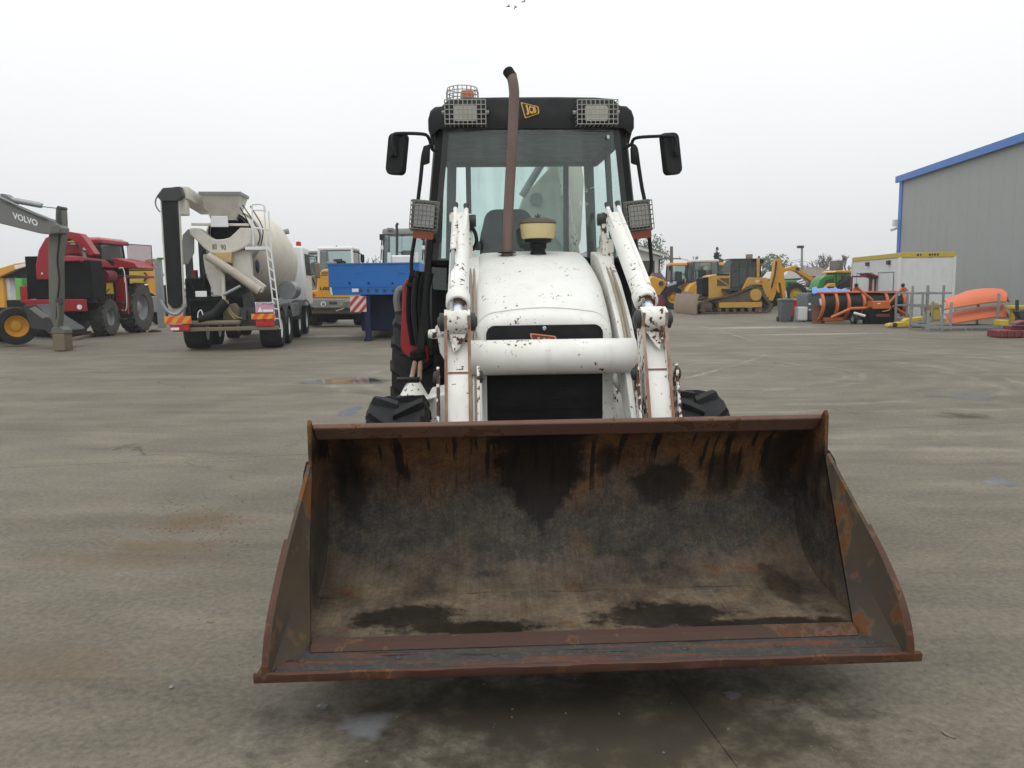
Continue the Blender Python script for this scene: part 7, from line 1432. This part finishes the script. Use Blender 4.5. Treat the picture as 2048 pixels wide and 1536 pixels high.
bare_tree(1400, 66, 4.8, 'leafless shrub above the cream-roofed cab', 4); bare_tree(1388, 70, 4.8, 'leafless shrub between two yellow cabs', 8)
bare_tree(1628, 84, 6.0, 'leafless tree left of the brown roof', 5); bare_tree(1642, 90, 6.6, 'leafless tree rising behind the brown roof', 6); bare_tree(1692, 80, 5.0, 'leafless tree beside the container corner', 7)
bare_tree(310, 60, 5.0, 'leafless tree behind the yellow machine and the conveyor', 9); bare_tree(1335, 75, 4.0, 'low leafless bush beside the utility pole', 10)
sprc = Fr(W0.y(1433, 575, 75).x, 75, 0); so = sprc.root('spruce_tree', 'dark green spruce rising above the yellow machines', 'tree'); th_ = sprc.y(1433, 494, 0).z
G().tube([(0, 0, 0), (0, 0, th_)], [.16, .03], 7).build('trunk', M['bark'], so); g = G(); rnd = random.Random(3)
for k in range(360):
    u = rnd.random() ** .75; z = th_ * (.12 + .88 * (1 - u)) if False else th_ * (1 - u * .86); ln = (.12 + 1.9 * u) * rnd.uniform(.55, 1.1); an = rnd.uniform(0, 6.28)
    d = V((math.cos(an), math.sin(an), -.12)); s_ = V((-d.y, d.x, 0)) * (.10 + .10 * u); p = V((0, 0, z)); e = p + d * ln
    for m_ in range(3): q0 = p.lerp(e, m_ / 3); q1 = p.lerp(e, (m_ + 1) / 3) + V((0, 0, rnd.uniform(-.12, .06))); w_ = s_ * (1.6 - m_ * .4); g.add([q0 + w_, q0 - w_ + V((0, 0, -.1)), q1 - w_ * .4, q1 + w_ * .4 + V((0, 0, .06))], [(0, 1, 2, 3)])
g.build('crown', M['needle'], so, smooth=0)
def leafy(px, Y, wd, h, label, seed, name='leafy_tree'):
    rnd = random.Random(seed); f = Fr(W0.y(px, 575, Y).x, Y, 0); r_ = f.root(name, label, 'tree'); G().tube([(0, 0, 0), (.1, 0, h * .5), (0, 0, h * .9)], [.15, .1, .04], 6).build('trunk', M['bark'], r_); g = G()
    blobs = [(rnd.gauss(0, wd * .28), rnd.gauss(0, wd * .28), h * rnd.uniform(.35, .9), wd * rnd.uniform(.16, .30)) for _ in range(14)]
    for k in range(1500):
        bx_, by_, bz_, br_ = blobs[k % 14]; p = V((rnd.gauss(0, 1), rnd.gauss(0, 1), rnd.gauss(0, 1))).normalized() * br_ * rnd.uniform(.6, 1.05) + V((bx_, by_, bz_)); a_ = V((rnd.gauss(0, 1), rnd.gauss(0, 1), rnd.gauss(0, 1))).normalized() * .13; b__ = a_.orthogonal().normalized() * .09
        g.add([p - a_, p + b__, p + a_, p - b__], [(0, 1, 2, 3)])
    g.build('crown', M['leaf'], r_, smooth=0)
leafy(1538, 80, 3.4, 4.2, 'misty green tree behind the bulldozer cab', 1); leafy(1556, 86, 3.0, 3.4, 'small misty green tree behind the folded backhoe arm', 2); leafy(1287, 90, 4.0, 7.0, 'misty tree crown showing over the white house', 4)
leafy(618, 60, 3.5, 3.6, 'dark green conifer mass behind the hidden loader cab', 5)
rnd = random.Random(11); g = G()
for k in range(5200):
    u = rnd.random(); x = -125 + 250 * u; h_ = 2.2 + 1.1 * math.sin(x * .19) + .9 * math.sin(x * .53 + 1); p = V((x, 148 + rnd.uniform(-3, 3), rnd.random() ** .8 * max(.8, h_))); a_ = V((rnd.gauss(0, 1), rnd.gauss(0, 1), rnd.gauss(0, 1))).normalized() * .34; b__ = a_.orthogonal().normalized() * .24
    g.add([p - a_, p + b__, p + a_, p - b__], [(0, 1, 2, 3)])
tag(g.build('hedge_belt', M['leaf'], smooth=0), 'low misty belt of bushes along the far horizon', 'bushes', kind='stuff')
# ================================================================ birds
for k, (px, py, an) in enumerate(((1018, 13, .3), (1031, 13, 2.4), (1049, 3, .8))):
    q = W0.y(px, py, 55); g = G(); g.loft([[V((t_, r_ * .5, r_ * .3)), V((t_, -r_ * .5, r_ * .3)), V((t_, 0, -r_ * .5))] for t_, r_ in ((-.12, .01), (-.05, .05), (.05, .05), (.12, .02))])
    o_ = bpy.data.objects.new('bird', None); col.objects.link(o_); o_.location = q; o_.rotation_euler = (0, -an, .4); tag(o_, ('lower left bird flying above the exhaust stack', 'middle bird flying above the exhaust stack', 'uppermost bird at the top edge of the sky')[k], 'bird', 'birds in the sky'); g.build('body', M['dkgrey'], o_)
    for s in (-1, 1): G().prism([(0.04, 0, 0.01), (-.05, 0, .01), (-.06, s * .16, .09), (-.10, s * .30, .05), (-.02, s * .17, .10)], (0, 0, .008)).build('wing', M['dkgrey'], o_)
# ================================================================ thin mist over the yard
hz = G().box(-160, 160, -12, 160, -1.2, 11.0).build('haze', None, smooth=0)
mh = bpy.data.materials.new('mist'); mh.use_nodes = True; t = mh.node_tree; t.nodes.clear(); o_ = nd(t, 'ShaderNodeOutputMaterial'); v_ = nd(t, 'ShaderNodeVolumePrincipled'); v_.inputs['Color'].default_value = (0.93, 0.95, 0.96, 1); v_.inputs['Density'].default_value = 0.0010; v_.inputs['Anisotropy'].default_value = 0.2
lk(t, v_.outputs[0], o_.inputs['Volume']); hz.data.materials.append(mh); tag(hz, 'thin pale mist hanging over the yard', 'mist', kind='stuff')
